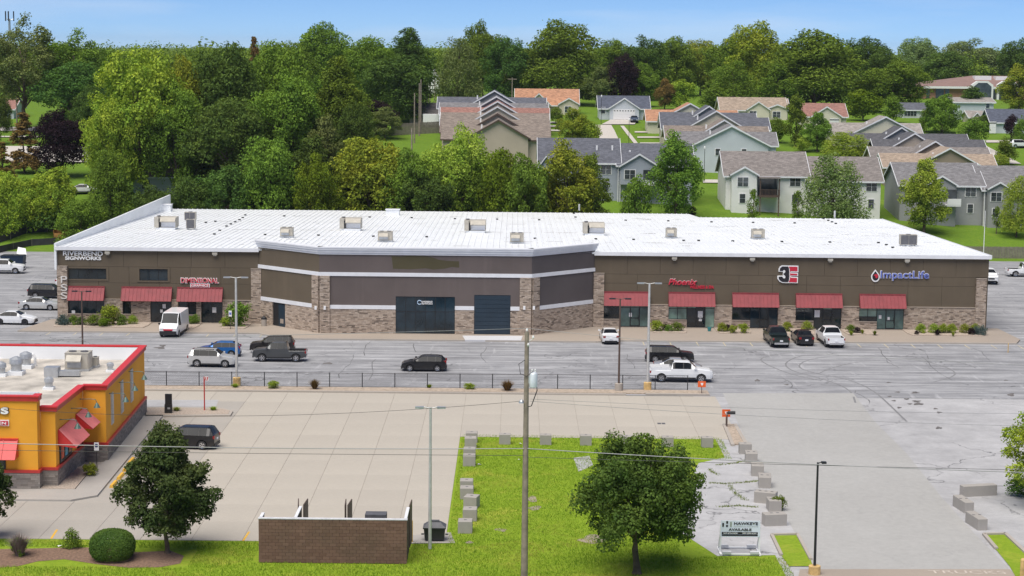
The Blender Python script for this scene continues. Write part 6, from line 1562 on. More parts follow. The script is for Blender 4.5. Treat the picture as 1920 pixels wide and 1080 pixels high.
# ------------------------------------------------------------------ utility pole with transformer and wires
UP = Vector((at(985, 900, 106).x, 106.0, 0)); zt_ = at(985, 622, 106).z
t = thing('utility_pole', 'weathered wooden utility pole with grey transformer in the foreground', 'utility pole', UP); k = dict(local=True)
MB().tube([(0, 0, -.5), (0, 0, zt_)], .215, 14, .125).build('pole', MAT['wood_pole'], t, smooth=40, **k)
zq = at(997, 712, 106).z; q = MB(); q.lathe([(.21, -.42), (.23, -.40), (.23, .34), (.17, .42), (.04, .46)], (.40, -.05, zq), 14); q.box(.12, .3, -.06, .04, zq-.2, zq+.2); tr_ = q.build('transformer', plain('transformer_grey', (.62, .66, .70), .4, .1, .08), t, smooth=40, **k)
for dx in (-.08, .1): MB().lathe([(.03, 0), (.05, .05), (.03, .1), (.05, .15), (.02, .22)], (.40+dx, -.05, zq+.42), 8).build('insulator', MAT['white'], tr_, **k)
for dx, z in ((0, zt_+.02), (.36, at(993, 634, 106).z), (.08, at(986, 648, 106).z)): q = MB(); q.lathe([(.04, 0), (.07, .06), (.05, .12), (.03, .18)], (dx, -.12 if dx else 0, z), 8); q.tube([(0, 0, z-.25), (dx, -.12 if dx else 0, z)], .02, 6); q.build('insulator', MAT['white'], t, **k)
zs_ = at(977, 755, 106).z; q = MB(); q.lathe([(.16, 0), (.13, .1), (.06, .2)], (-.28, -.1, zs_), 10); q.tube([(0, 0, zs_+.1), (-.28, -.1, zs_+.15)], .025, 6); q.build('street_light', MAT['galv'], t, **k)
q = MB(); q.tube([(-.1, -.1, at(0, 665, 106).z), (-.45, -.15, at(0, 672, 106).z), (-.35, -.2, at(0, 690, 106).z), (.0, -.18, at(0, 695, 106).z), (.36, -.1, zq+.5)], .02, 6); q.tube([(.55, -.1, zq+.2), (.62, -.12, zq-.6), (.3, -.2, at(0, 750, 106).z), (.1, -.15, at(0, 752, 106).z)], .03, 6); q.build('jumper_cable', MAT['black'], t, **k)
def wire(label, a, c, sag, r=.018, m='dark_metal', n=28):
    a, c = Vector(a), Vector(c); pts = []
    for i in range(n+1): s = i/n; p = a.lerp(c, s); p.z -= sag*4*s*(1-s); pts.append(p)
    o = MB().tube(pts, r, 5).build('overhead_wire', MAT[m]); tag(o, label, 'wire', 'overhead wires'); return o
plain('wire_grey', (.30, .30, .31), .6, .2, 0); plain('wire_black', (.05, .05, .05), .6, 0, 0)
zu = at(985, 840, 106).z
L0, R0_ = at(-120, 826, 104), at(2060, 888, 101)
wire('thick overhead cable left of the wooden pole', at(-120, 828, 106), UP+Vector((-.1, -.15, zu)), .15, .026, 'wire_grey'); wire('thick overhead cable right of the wooden pole', UP+Vector((.1, -.15, zu)), at(2060, 890, 103), .15, .026, 'wire_grey')
zu = at(985, 853, 106).z; wire('thin cable just below the thick cable, left of the pole', at(-120, 842, 106), UP+Vector((-.1, -.15, zu)), .05, .014, 'wire_black')
zu = at(985, 856, 106).z; wire('thin cable just below the thick cable, right of the pole', UP+Vector((.1, -.15, zu)), at(2060, 884, 103), .05, .014, 'wire_black')
wire('top wire running left from the pole top', UP+Vector((0, 0, zt_+.2)), at(-150, 640, 112), .1, .014, 'wire_grey'); wire('top wire running right from the pole top', UP+Vector((0, 0, zt_+.2)), at(2070, 690, 100), .3, .012, 'wire_grey')
wire('service wire sagging from the pole over the lot to the left', UP+Vector((-.2, 0, at(985, 752, 106).z)), at(-100, 756, 128), .9, .012, 'wire_black'); wire('service wire over the driveway to the right edge', UP+Vector((.2, 0, at(985, 752, 106).z)), at(2000, 800, 112), .25, .012, 'wire_grey'); wire('second thin wire over the driveway to the right edge', UP+Vector((.2, 0, at(985, 748, 106).z)), at(2000, 776, 118), .2, .010, 'wire_grey')
# far poles
def far_pole(label, px, b_, tp, cross=True, lean=0.0, Y=None):
    p = GT(px, b_) if Y is None else Vector((at(px, b_, Y).x, Y, H0(at(px, b_, Y).x, Y))); h = (b_-tp)/(F/p.y) if Y is None else at(px, tp, Y).z-p.z
    t = thing('utility_pole', label, 'utility pole', p, 0, 'far utility poles'); k = dict(local=True); MB().tube([(0, 0, -.4), (lean, 0, h)], .17, 8, .11).build('pole', MAT['wood_pole'], t, **k)
    if cross: MB().box(lean-1.2, lean+1.2, -.08, .08, h-.5, h-.32).build('crossarm', MAT['wood_pole'], t, **k)
far_pole('wooden utility pole with crossarm at the left edge', 32, 236, 155, True)
for i, (px, b_, tp, c_) in enumerate(((777, 268, 175, False), (786, 255, 157, False), (789, 250, 150, False), (801, 205, 145, False), (806, 200, 130, False), (815, 190, 135, False))): far_pole('bare pole of the leaning cluster, %s from the left' % ('first', 'second', 'third', 'fourth', 'fifth', 'sixth')[i], px, b_, tp, c_)
far_pole('tall stub pole wrapped in vines behind the roof', 772, 290, 240, False, Y=292); far_pole('utility pole behind the orange-roofed house', 960, 200, 146, True)
t = thing('cell_tower', 'cell tower head above the tallest tree at the left', 'tower', Vector((at(18, 60, 620).x, 620, H0(-160, 620)))); k = dict(local=True); hz = at(18, 44, 620).z-ORG[t.name].z
q = MB(); q.tube([(0, 0, 0), (0, 0, hz+1.5)], .7, 8, .35); q.build('mast', MAT['galv'], t, **k)
for i in range(3):
    a = i*2.09+.3; MB().tube([(0, 0, hz+1), (1.5*math.cos(a), 1.5*math.sin(a), hz+1.5)], .12, 5).build('bracket', MAT['galv'], t, **k)
    for s in (-.35, .35): MB().box(1.5*math.cos(a+s)-.14, 1.5*math.cos(a+s)+.14, 1.5*math.sin(a+s)-.14, 1.5*math.sin(a+s)+.14, hz+.8, hz+4.0).build('antenna', MAT['dark_metal'], t, **k)
# ------------------------------------------------------------------ chain-link fence between the lots
t = thing('chain_link_fence', 'low dark chain-link fence between the asphalt and the concrete lots', 'fence', (-10, 168.35, 0)); fx0, fx1 = -34.5, 16.2; fy0, fy1 = 168.2, 168.75
n_ = 17; hF = 1.35
pm_ = MB().tube([(0, 0, 0), (0, 0, hF+.04)], .042, 8).mesh('post', MAT['dark_metal'])
def fpt(s): return Vector((fx0+(fx1-fx0)*s, fy0+(fy1-fy0)*s, .05))
for i in range(n_+1): sub('post', pm_, t, fpt(i/n_)-ORG[t.name])
MB().tube([fpt(0)+Vector((0, 0, hF)), fpt(1)+Vector((0, 0, hF))], .024, 6).build('top_rail', MAT['dark_metal'], t); MB().tube([fpt(0)+Vector((0, 0, .08)), fpt(1)+Vector((0, 0, .08))], .012, 5).build('bottom_wire', MAT['dark_metal'], t)
q = MB(); L_ = fx1-fx0; x = 0.0; wd = .0045
while x < L_-hF:
    for a, c in (((x, 0), (x+hF, hF)), ((x+hF, 0), (x, hF))):
        p0, p1 = fpt(a[0]/L_)+Vector((0, 0, a[1])), fpt(c[0]/L_)+Vector((0, 0, c[1])); q.add([p0+Vector((-wd, 0, 0)), p0+Vector((wd, 0, 0)), p1+Vector((wd, 0, 0)), p1+Vector((-wd, 0, 0))], [(0, 1, 2, 3)])
    x += .16
o = q.build('wire_mesh', MAT['dark_metal'], t); o['kind'] = 'stuff'
# ------------------------------------------------------------------ concrete barrier blocks
def block_mesh(w_, d, h):
    q = MB(); e = .03; q.add([(-w_/2, -d/2, -.02), (w_/2, -d/2, -.02), (w_/2, d/2, -.02), (-w_/2, d/2, -.02), (-w_/2, -d/2, h-e), (w_/2, -d/2, h-e), (w_/2, d/2, h-e), (-w_/2, d/2, h-e), (-w_/2+e, -d/2+e, h), (w_/2-e, -d/2+e, h), (w_/2-e, d/2-e, h), (-w_/2+e, d/2-e, h)],
        [(0, 1, 5, 4), (1, 2, 6, 5), (2, 3, 7, 6), (3, 0, 4, 7), (4, 5, 9, 8), (5, 6, 10, 9), (6, 7, 11, 10), (7, 4, 8, 11), (8, 9, 10, 11)]); return q.mesh('block', MAT['block'])
BM = {}
def cblock(label, px, py, w_, d, h, rz=0.0, loops=1):
    key = (w_, d, h)
    if key not in BM: BM[key] = block_mesh(w_, d, h)
    p = G(px, py); t = thing('concrete_block', label, 'concrete block', (p.x, p.y+d/2, 0), R(rz), 'concrete barrier blocks'); sub('body', BM[key], t)
    for i in range(loops):
        x = (i-(loops-1)/2)*.42; q = MB(); q.box(x-.09, x+.09, -.05, .05, h, h+.015); q.build('lifting_recess', MAT['hvac_dark'], t, local=True)
o9 = ('first', 'second', 'third', 'fourth', 'fifth', 'sixth', 'seventh', 'eighth', 'ninth')
for i, (px, py, rz) in enumerate(((884, 830, 0), (882, 840, 1), (880, 861, 0), (879.5, 874, 0), (874.5, 922, 0), (875, 936, 0), (884, 953, -14), (881, 977, -2), (872, 1000, -1))): cblock('square concrete block along the lot edge, %s from the back' % o9[i], px, py, .92, .92, .78, rz)
for i, (px, py) in enumerate(((946.5, 833), (1023, 834), (1098.5, 835), (1175, 836.5), (1252, 838), (1326.5, 839))): cblock('square concrete block in the row at the lawn top, %s from the left' % o9[i], px, py, .9, .7, .78)
for i, (px, py, w_, d, rz, l) in enumerate(((1398, 851, .95, .75, 0, 1), (1410, 869, .9, 1.2, -4, 2), (1422, 893, .9, 1.3, -5, 2), (1436, 915, .9, 1.5, -6, 2), (1437, 944, 1.5, .75, -20, 3), (1453, 960, .85, 1.2, 2, 2), (1453, 986, 1.5, .75, 10, 2))): cblock('concrete block beside the driveway, %s from the back' % o9[i], px, py, w_, d, .78, rz, l)
for i, (px, py, w_, d, rz, l) in enumerate(((1836, 930, 2.6, .6, 14, 0), (1813, 962, .65, 2.2, 8, 2), (1838, 994, .65, 2.2, 8, 2))): cblock('long concrete barrier at the right lot corner, %s from the back' % o9[i], px, py, w_, d, .75, rz, l)
# ------------------------------------------------------------------ realty sign
p = G(1389, 1038); t = thing('property_sign', 'white HAWKEYE AVAILABLE property sign on a timber frame', 'sign', p); sy = p.y-.02
x0, x1, z0, z1 = [at(1351.5, 990, sy).x, at(1425, 990, sy).x, at(1388, 1006.5, sy).z, at(1388, 976, sy).z]
MB().box(x0, x1, sy-.03, sy, z0, z1).build('panel', plain('sign_white', (.70, .76, .86), .5, 0, .03), t)
def tz(py): return at(1388, py, sy).z
def tx(px): return at(px, 990, sy).x
text('letters', 'HAWKEYE', tx(1376), tx(1421), tz(984), tz(978.6), sy-.045, 'text_black', t, .004, .03); text('letters', 'AVAILABLE', tx(1366), tx(1409), tz(995.2), tz(990.4), sy-.045, 'text_black', t, .004, .03); text('letters', 'COMMERCIAL REAL ESTATE', tx(1376), tx(1421), tz(987.6), tz(986), sy-.045, 'galv', t, .002, .0)
for a, b_, c, d_, m in ((1354, 980.5, 1357.2, 987.8, 'text_black'), (1361.2, 977.2, 1364.8, 981.8, 'text_black'), (1361.2, 984.2, 1364.8, 988, 'text_black'), (1368.5, 978, 1372, 987.8, 'galv')): MB().box(tx(a), tx(c), sy-.045, sy-.03, tz(d_), tz(b_)).build('emblem', MAT[m], t)
MB().box(tx(1353.5), tx(1421), sy-.04, sy-.03, tz(1001.6), tz(997.4)).build('number_band', MAT['text_black'], t); MB().box(tx(1353.5), tx(1421), sy-.04, sy-.03, tz(1004.8), tz(1002.2)).build('name_band', MAT['text_black'], t)
text('letters', '563.676.0450', tx(1356.5), tx(1383), tz(1000.8), tz(998.2), sy-.05, 'text_white', t, .002, .02); text('letters', '309.209.4101', tx(1392), tx(1418), tz(1000.8), tz(998.2), sy-.05, 'text_white', t, .002, .02)
for px in (1351.5, 1424.5):
    x = tx(px); MB().box(x-.05, x+.05, sy, sy+.1, 0, z0+.8).build('leg', MAT['white'], t); q = MB(); q.tube([(x, sy+.1, z0+.1), (x, sy+1.1, .06)], .045, 6); q.build('brace', MAT['white'], t); MB().box(x-.07, x+.07, sy-.5, sy+1.3, 0, .1).build('skid', MAT['white'], t)
for yy in (sy-.45, sy+1.15): MB().box(x0+.15, x1-.15, yy, yy+.1, .02, .12).build('rail', MAT['white'], t)
for x, yy in ((x0+.35, sy-.4), (x1-.35, sy-.4), (x0+.35, sy+1.2), (x1-.35, sy+1.2)): MB().box(x-.28, x+.28, yy-.12, yy+.14, .12, .26).build('ballast_block', MAT['white_concrete'], t)
# ------------------------------------------------------------------ brick dumpster enclosure
EY = 110.05; ex0, ex1 = at(485.5, 1050, EY).x, at(763, 1050, EY).x; ez = at(620, 973, EY).z
t = thing('dumpster_enclosure', 'brown brick dumpster enclosure with white coping and open gates', 'enclosure', ((ex0+ex1)/2, EY, 0))
MB().box(ex0+.02, ex1-.02, EY+.02, EY+.2, -.1, ez-.02).build('wall', MAT['joint'], t)
nb, nr_ = 22, 13; bw, bh = (ex1-ex0)/nb, (ez-.02)/nr_
m_, n__, b__, o__ = _new('enclosure_block'); v__ = coords(n__, 'Object'); oi = n__.nodes.new('ShaderNodeObjectInfo'); c__ = mixc(n__, oi.outputs['Random'], (.150, .082, .058), (.200, .115, .083))
wv = n__.nodes.new('ShaderNodeNewGeometry'); c__ = mixc(n__, ramp(n__, noise(n__, wv.outputs['Position'], 2.2, 6, .75, .6), .70, .78, (0,)*3, (.8,)*3), c__, (.50, .45, .42)); c__ = mixc(n__, ramp(n__, noise(n__, wv.outputs['Position'], .5, 4), .4, .7, (0,)*3, (.5,)*3), c__, (.11, .075, .05)); n__.links.new(c__, b__.inputs['Base Color']); b__.inputs['Roughness'].default_value = .9; bump(n__, b__, noise(n__, wv.outputs['Position'], 18, 4), .5, .02)
bm_ = MB().box(-bw/2+.006, bw/2-.006, 0, .12, .004, bh-.006).mesh('brick', MAT['enclosure_block'])
bm2 = MB().box(-bw/4+.006, bw/4-.006, 0, .12, .004, bh-.006).mesh('brick', MAT['enclosure_block'])
org = ORG[t.name]
for j in range(nr_):
    off = (j % 2)*.5
    for i in range(nb+(1 if off else 0)):
        x = ex0+bw*(i+.5-off)
        if off and i == 0: sub('brick', bm2, t, (ex0+bw*.25-org.x, -.10-random.uniform(0, .008), j*bh))
        elif off and i == nb: sub('brick', bm2, t, (ex1-bw*.25-org.x, -.10-random.uniform(0, .008), j*bh))
        else: sub('brick', bm_, t, (x-org.x, -.10-random.uniform(0, .008), j*bh))
q = MB(); q.box(ex0-.03, ex1+.03, EY-.12, EY+.22, ez-.02, ez+.025); q.build('coping', plain('coping_grey', (.58, .58, .60), .6, 0, .15), t)
for x in (ex0+.1, ex1-.1, ex0+2.2):
    MB().box(x-.07, x+.07, EY+.25, EY+(1.3 if x < ex0+2 else 3.0), -.1, ez-.05).build('side_wall', MAT['brick_paint'], t); MB().box(x-.09, x+.09, EY+.25, EY+(1.32 if x < ex0+2 else 3.02), ez-.05, ez+.03).build('coping', MAT['white_trim'], t)
for x, a in ((ex0+2.38, 87), (ex0+2.05, 96), (ex0+4.95, 93), (ex0+5.12, 86), (ex1-.02, 88)):
    q = MB(); d = Vector((math.cos(R(a)), math.sin(R(a)))); q.obox(Vector((x, EY+3.0)), Vector((x, EY+3.0))+d*1.6, Vector((d.y, -d.x)), -.03, .03, .15, ez+.12); q.build('gate', MAT['pole_brown'], t)
MB().box(ex0+6.3, ex0+7.6, EY+1.5, EY+2.4, 0, ez-.1).build('bin', MAT['hvac_dark'], t)
b_ = thing('bollard', 'yellow bollard at the right end of the brick enclosure', 'bollard', G(771.5, 1016)); p = ORG[b_.name]; MB().lathe([(.085, 0), (.085, 1.35), (.06, 1.40), (.01, 1.43)], p, 12).build('post', MAT['yellow'], b_, smooth=40)
sheet('bin_pad', [G(765, 1004), G(845, 998), G(853, 1018), G(768, 1019)], .002, MAT['grey_walk'])
def dumpster(label, p, w_, d, h, m, rz=0.0, lid=True):
    t = thing('dumpster', label, 'dumpster', p, R(rz)); k = dict(local=True)
    q = MB(); q.add([(-w_*.45, -d*.42, .08), (w_*.45, -d*.42, .08), (w_*.45, d*.42, .08), (-w_*.45, d*.42, .08), (-w_/2, -d/2, h), (w_/2, -d/2, h), (w_/2, d/2, h), (-w_/2, d/2, h)], [(0, 1, 5, 4), (1, 2, 6, 5), (2, 3, 7, 6), (3, 0, 4, 7), (0, 3, 2, 1)]); q.box(-w_/2-.05, w_/2+.05, -d/2-.05, d/2+.05, h, h+.08); q.build('body', MAT[m], t, **k)
    if lid: q = MB(); q.add([(-w_/2-.05, -d/2-.05, h+.08), (w_/2+.05, -d/2-.05, h+.08), (w_/2+.05, d/2+.05, h+.08), (-w_/2-.05, d/2+.05, h+.08), (-w_*.28, -d*.2, h+.36), (w_*.28, -d*.2, h+.36), (w_*.28, d*.2, h+.36), (-w_*.28, d*.2, h+.36)], [(0, 1, 5, 4), (1, 2, 6, 5), (2, 3, 7, 6), (3, 0, 4, 7), (4, 5, 6, 7)]); q.box(-w_*.22, w_*.22, -d*.12, d*.12, h+.36, h+.46); q.build('lid', MAT['hvac_dark'], t, **k)
    else:
        for s in (-1, 1): MB().box(s*w_*.25-w_*.23, s*w_*.25+w_*.23, -d/2, d/2, h+.08, h+.13).build('lid', MAT['black'], t, **k)
    for s in (-1, 1): MB().box(s*(w_/2), s*(w_/2+.18), -.08, .08, h*.42, h*.48).build('lift_handle', MAT[m], t, **k)
    return t
plain('plastic_black', (.022, .023, .026), .5, 0, .2); plain('dump_blue', (.012, .03, .065), .5, .1, .25, 1.5); plain('rust_orange', (.42, .21, .06), .7, .1, .35, 1.2)
dumpster('black lidded grease bin behind the grey lamp post', G(815, 1012), 1.35, 1.0, .82, 'plastic_black')
dumpster('dark blue steel dumpster at the left edge', G(22, 504)+Vector((0, 1.0, 0)), 3.2, 1.7, 1.7, 'dump_blue', 0, False)
t = thing('white_sheet', 'white panel leaning on the dark blue dumpster', 'panel', G(35, 484)+Vector((0, 1.5, 0))); p = ORG[t.name]; q = MB(); q.add([p+Vector((-.7, 0, .5)), p+Vector((.8, 0, .1)), p+Vector((.5, .6, 1.2)), p+Vector((-.6, .6, 1.4)), p+Vector((-.7, .05, .46)), p+Vector((.8, .05, .06)), p+Vector((.5, .65, 1.16)), p+Vector((-.6, .65, 1.36))], [(0, 1, 2, 3), (7, 6, 5, 4), (0, 4, 5, 1), (1, 5, 6, 2), (2, 6, 7, 3), (3, 7, 4, 0)]); q.build('sheet', MAT['white'], t)
# silt fence and rusty skip at the left
def ribbon(name, label, pts, h, m, cat):
    t = thing(name, label, cat, pts[0]); q = MB()
    for i in range(len(pts)-1):
        a, c = pts[i], pts[i+1]; d = (c-a); nr = Vector((d.y, -d.x, 0)).normalized()*.02; q.add([a+nr, c+nr, c+nr+Vector((0, 0, h)), a+nr+Vector((0, 0, h)), a-nr, c-nr, c-nr+Vector((0, 0, h)), a-nr+Vector((0, 0, h))], [(0, 1, 2, 3), (7, 6, 5, 4), (3, 2, 6, 7)])
    q.build('fabric', MAT[m], t); 
    for p in pts: MB().box(p.x-.03, p.x+.03, p.y-.07, p.y-.02, p.z-.2, p.z+h+.2).build('stake', MAT['wood_fence'], t)
    return t
plain('silt_black', (.028, .028, .032), .8, 0, .3, 1.0); plain('dirt', (.30, .25, .20), .95, 0, .3, 1.0)
gx = lambda px, py: GT(px, py, 262)
ribbon('silt_fence', 'black silt fence along the lot edge at the left', [gx(-20, 478), gx(25, 468), gx(60, 461), gx(110, 459)], 1.0, 'silt_black', 'fence'); ribbon('silt_fence', 'black silt fence higher on the bank at the left', [gx(-20, 462), gx(20, 450), gx(50, 437), gx(90, 437)], 1.0, 'silt_black', 'fence')
t = thing('rusty_skip', 'open rusty orange steel skip behind the left building corner', 'skip', gx(118, 446)); p = ORG[t.name]; q = MB(); w_, d, h = 2.6, 1.6, 1.2
for (a, c, e, f) in ((-w_/2, w_/2, d/2-.06, d/2), (-w_/2, -w_/2+.06, -d/2, d/2), (w_/2-.06, w_/2, -d/2, d/2), (-w_/2, w_/2, -d/2, -d/2+.06)): q.box(p.x+a, p.x+c, p.y+e, p.y+f, p.z, p.z+(h if e > 0 or c < 0 else h*.6))
q.box(p.x-w_/2, p.x+w_/2, p.y-d/2, p.y+d/2, p.z, p.z+.05); q.build('shell', MAT['rust_orange'], t); q = MB()
for s in (-.8, 0, .8): q.box(p.x+s-.05, p.x+s+.05, p.y-d/2-.06, p.y-d/2, p.z, p.z+h*.6)
q.build('rib', MAT['rust_orange'], t)
# ------------------------------------------------------------------ order point, clearance pole, small orange signs, mailbox
t = thing('order_speaker', 'black drive-through order speaker on the gravel island', 'speaker post', G(316, 774, .15)); p = ORG[t.name]
MB().box(p.x-.3, p.x+.3, p.y-.2, p.y+.2, p.z, p.z+.75).build('pedestal', MAT['black'], t); MB().box(p.x-.26, p.x+.30, p.y-.14, p.y+.1, p.z+.75, p.z+1.62).build('screen_head', MAT['black'], t); MB().box(p.x-.05, p.x+.18, p.y-.22, p.y-.2, p.z+.35, p.z+.5).build('grille', MAT['galv'], t)
t = thing('clearance_pole', 'red drive-through clearance pole with striped flag', 'pole', G(383.5, 769, .15)); p = ORG[t.name]; MB().tube([p, p+Vector((0, 0, 2.9))], .055, 8).build('pole', MAT['red_trim'], t); q = MB(); q.box(p.x, p.x+.36, p.y-.03, p.y+.03, p.z+2.55, p.z+2.9); fl = q.build('flag', MAT['white'], t)
for i in range(2): q = MB(); q.yprism([(p.x+.02+i*.16, p.z+2.56), (p.x+.10+i*.16, p.z+2.56), (p.x+.20+i*.16, p.z+2.89), (p.x+.12+i*.16, p.z+2.89)], p.y-.04, p.y-.03); q.build('stripe', MAT['red_trim'], fl)
def small_sign(label, px, py, w_, h, z0):
    t = thing('entrance_sign', label, 'sign', G(px, py, .1), 0, 'small orange entrance signs'); p = ORG[t.name]; MB().tube([p, p+Vector((0, 0, z0+.1))], .035, 6).build('post', MAT['pole_brown'], t); MB().box(p.x-w_/2, p.x+w_/2, p.y-.06, p.y, p.z+z0, p.z+z0+h).build('panel', MAT['orange'], t)
    q = MB(); q.lathe([(.02, -.01), (.12, 0)], (0, 0, 0), 10); MB().yprism([(p.x-.14, p.z+z0+h*.72), (p.x+.14, p.z+z0+h*.72), (p.x+.10, p.z+z0+h*.45), (p.x+.02, p.z+z0+h*.22), (p.x-.06, p.z+z0+h*.45)], p.y-.07, p.y-.06).build('emblem', MAT['white'], t)
small_sign('orange entrance sign in front of the white pickup', 1315.5, 737, .72, .55, .55); small_sign('orange sign beside the black mailbox', 1361, 798, .68, .62, .75)
t = thing('mailbox', 'black mailbox on a brown post at the driveway corner', 'mailbox', G(1362.5, 800, .1)); p = ORG[t.name]; MB().box(p.x-.05, p.x+.05, p.y-.12, p.y-.02, p.z, p.z+1.25).build('post', MAT['pole_brown'], t); q = MB(); q.xprism([(p.y-.16, p.z+1.08), (p.y+.1, p.z+1.08), (p.y+.1, p.z+1.25), (p.y+.05, p.z+1.32), (p.y-.11, p.z+1.32), (p.y-.16, p.z+1.25)], p.x+.06, p.x+.68); q.build('box', MAT['black'], t)
t = thing('drain_grate', 'dark storm drain grates in the concrete lot', 'drain', G(1240, 794, .004)); p = ORG[t.name]
for s in (-.18, .18): MB().box(p.x+s-.15, p.x+s+.15, p.y-.28, p.y+.28, 0.001, .012).build('grate', MAT['hvac_dark'], t)
t = thing('parking_sign', 'blue and white accessible parking sign by the left entrance', 'sign', G(432, 617, .13)); p = ORG[t.name]; MB().tube([p, p+Vector((0, 0, 2.0))], .03, 6).build('post', MAT['dark_metal'], t); MB().box(p.x-.17, p.x+.17, p.y-.05, p.y-.03, p.z+1.4, p.z+2.05).build('panel', MAT['white'], t); MB().box(p.x-.12, p.x+.12, p.y-.06, p.y-.05, p.z+1.6, p.z+1.85).build('symbol', MAT['blue_tint'], t)
t = thing('litter_bin', 'stone litter bin with dark lid beside the angled wall', 'bin', G(495, 611, .13)); p = ORG[t.name]; MB().lathe([(.30, 0), (.33, .75)], p, 12).build('body', MAT['kerb'], t); MB().lathe([(.34, .75), (.3, .95), (.1, 1.1)], p, 12).build('lid', MAT['black'], t)
t = thing('flower_pot', 'small teal flower pot beside the second right-hand entrance', 'pot', G(1330, 621, .13)); p = ORG[t.name]; MB().lathe([(.16, 0), (.24, .42), (.2, .42)], p, 12).build('pot', plain('teal', (.03, .22, .24), .4, 0, .1), t)
t = thing('guard_post', 'short yellow post at the right end of the pavement', 'post', G(1890, 661)); p = ORG[t.name]; MB().tube([p, p+Vector((0, 0, 1.0))], .05, 8).build('post', MAT['yellow_worn'], t)
t = thing('guard_post', 'worn yellow post cut off by the bottom right corner', 'post', G(1917, 1084)); p = ORG[t.name]; MB().lathe([(.16, 0), (.16, 1.1), (.1, 1.2)], p, 10).build('post', MAT['yellow_worn'], t)
text_t = thing('pavement_lettering', 'faded word TRUCKS painted on the driveway apron', 'lettering', G(1845, 1073, .002)); cu = bpy.data.curves.new('letters', 'FONT'); cu.body = 'TRUCKS'; cu.size = 1.0; cu.align_x = 'CENTER'; lo_ = bpy.data.objects.new('letters', cu); link(lo_); cu.materials.append(plain('faded_white', (.52, .46, .40), .9, 0, .25, 3.0)); bpy.context.view_layer.update(); me_ = bpy.data.meshes.new_from_object(lo_); bpy.data.objects.remove(lo_); lo_ = link(bpy.data.objects.new('letters', me_)); lo_.parent = text_t; lo_.scale = (1.25, .9, 1); lo_.location = (-1.0, -.3, .004)
# the black box by the fence end, spilled pots of the parking lot: oil patches
plain('oil', (.13, .12, .115), .8, 0, .4, 2.0); plain('tyre_mark', (.20, .20, .205), .9, 0, .2)
q = MB()
for px, py, rx, ry in ((1716, 736, 7, 1.8), (1700, 748, 5, 1.2), (1718, 752, 8, 1.6), (1722, 757, 9, 2.2), (1706, 757, 4, 1.2), (1686, 764, 4, 1.4), (1676, 751, 4, 1.2), (1754, 766, 4, 1.2), (1761, 773, 5, 1.5), (1760, 802, 6, 2), (1668, 743, 4, 1), (1683, 735, 5, 1), (1666, 717, 4, 1), (1420, 713, 5, 2), (1475, 721, 4, 1.2), (1896, 740, 6, 3), (1886, 713, 4, 1), (300, 652, 10, 2), (305, 648, 6, 1.5), (45, 643, 8, 1), (68, 645, 9, 1), (615, 681, 9, 1.5)):
    c = []
    for i in range(14): a = i*2*math.pi/14; rr = 1+.25*math.sin(3*a+px)+.15*math.sin(5*a+py); c.append(G(px+rx*rr*math.cos(a), py+ry*rr*math.sin(a)))
    ar = [(p.x, p.y, -.004) for p in c]; q.add(ar, [tuple(range(13, -1, -1))])
q.build('oil_patch', MAT['oil'])['kind'] = 'structure'
q = MB()
def arc(pts, w_=.09):
    P = [G(*a) for a in pts]; sm = []
    for i in range(len(P)-1):
        p0, p1, p2, p3 = P[max(i-1, 0)], P[i], P[i+1], P[min(i+2, len(P)-1)]
        for s in np.linspace(0, 1, 9)[:-1]: sm.append(.5*((2*p1)+(-p0+p2)*s+(2*p0-5*p1+4*p2-p3)*s*s+(-p0+3*p1-3*p2+p3)*s**3))
    sm.append(P[-1])
    for i in range(len(sm)-1):
        d = (sm[i+1]-sm[i]).normalized(); n_ = Vector((-d.y, d.x, 0))*w_; q.add([(sm[i]-n_), (sm[i+1]-n_), (sm[i+1]+n_), (sm[i]+n_)], [(0, 1, 2, 3)]); 
for A in ([(1600, 663), (1540, 664), (1500, 668), (1478, 677), (1474, 686), (1490, 696), (1530, 707), (1570, 720), (1595, 735), (1604, 755)], [(1620, 668), (1560, 668), (1520, 674), (1500, 683), (1505, 692), (1540, 702), (1590, 712), (1640, 735), (1700, 790)], [(1640, 664), (1700, 672), (1760, 684), (1790, 698), (1780, 708), (1750, 716)], [(1570, 662), (1480, 662), (1440, 668), (1427, 674), (1440, 684), (1480, 700), (1530, 712)], [(1650, 675), (1600, 680), (1560, 690), (1535, 700)], [(1660, 668), (1730, 670), (1800, 680), (1830, 690)]): arc(A)
for i in range(len(q.v)): x_, y_, z_ = q.v[i]; q.v[i] = (x_, y_, -.009 if y_ > 166.3 else -.005)
q.build('tyre_mark', MAT['tyre_mark'])['kind'] = 'structure'
plain('crack', (.12, .12, .125), .9, 0, .3); q = MB(); gk = random.Random(3)
for i in range(26):
    x = gk.uniform(-30, 62); y = gk.uniform(167, 190); l = gk.uniform(5, 16)
    if x > 20 and gk.random() < .5: y -= gk.uniform(0, 45)
    if x < 19 and y < 170: continue
    pts = []; k = 7
    for j in range(k+1): pts.append((x+gk.uniform(-.12, .12)+.25*math.sin(j*.8+i), y+l*j/k))
    if gk.random() < .25: pts = [(x+(b_-y)*1.3, y+(a_-x)) for a_, b_ in pts]
    for (xa, ya), (xb, yb) in zip(pts, pts[1:]):
        if max(ya, yb) > 196: continue
        d = Vector((xb-xa, yb-ya)).normalized(); w_ = gk.uniform(.015, .05); n_ = Vector((-d.y, d.x))*w_; z_ = -.008 if min(ya, yb) > 166.3 else (-.004 if max(ya, yb) < 166.2 else -.003)
        q.add([(xa-n_.x, ya-n_.y, z_), (xb-n_.x, yb-n_.y, z_), (xb+n_.x, yb+n_.y, z_), (xa+n_.x, ya+n_.y, z_)], [(0, 1, 2, 3)])
q.build('crack', MAT['crack'])['kind'] = 'structure'

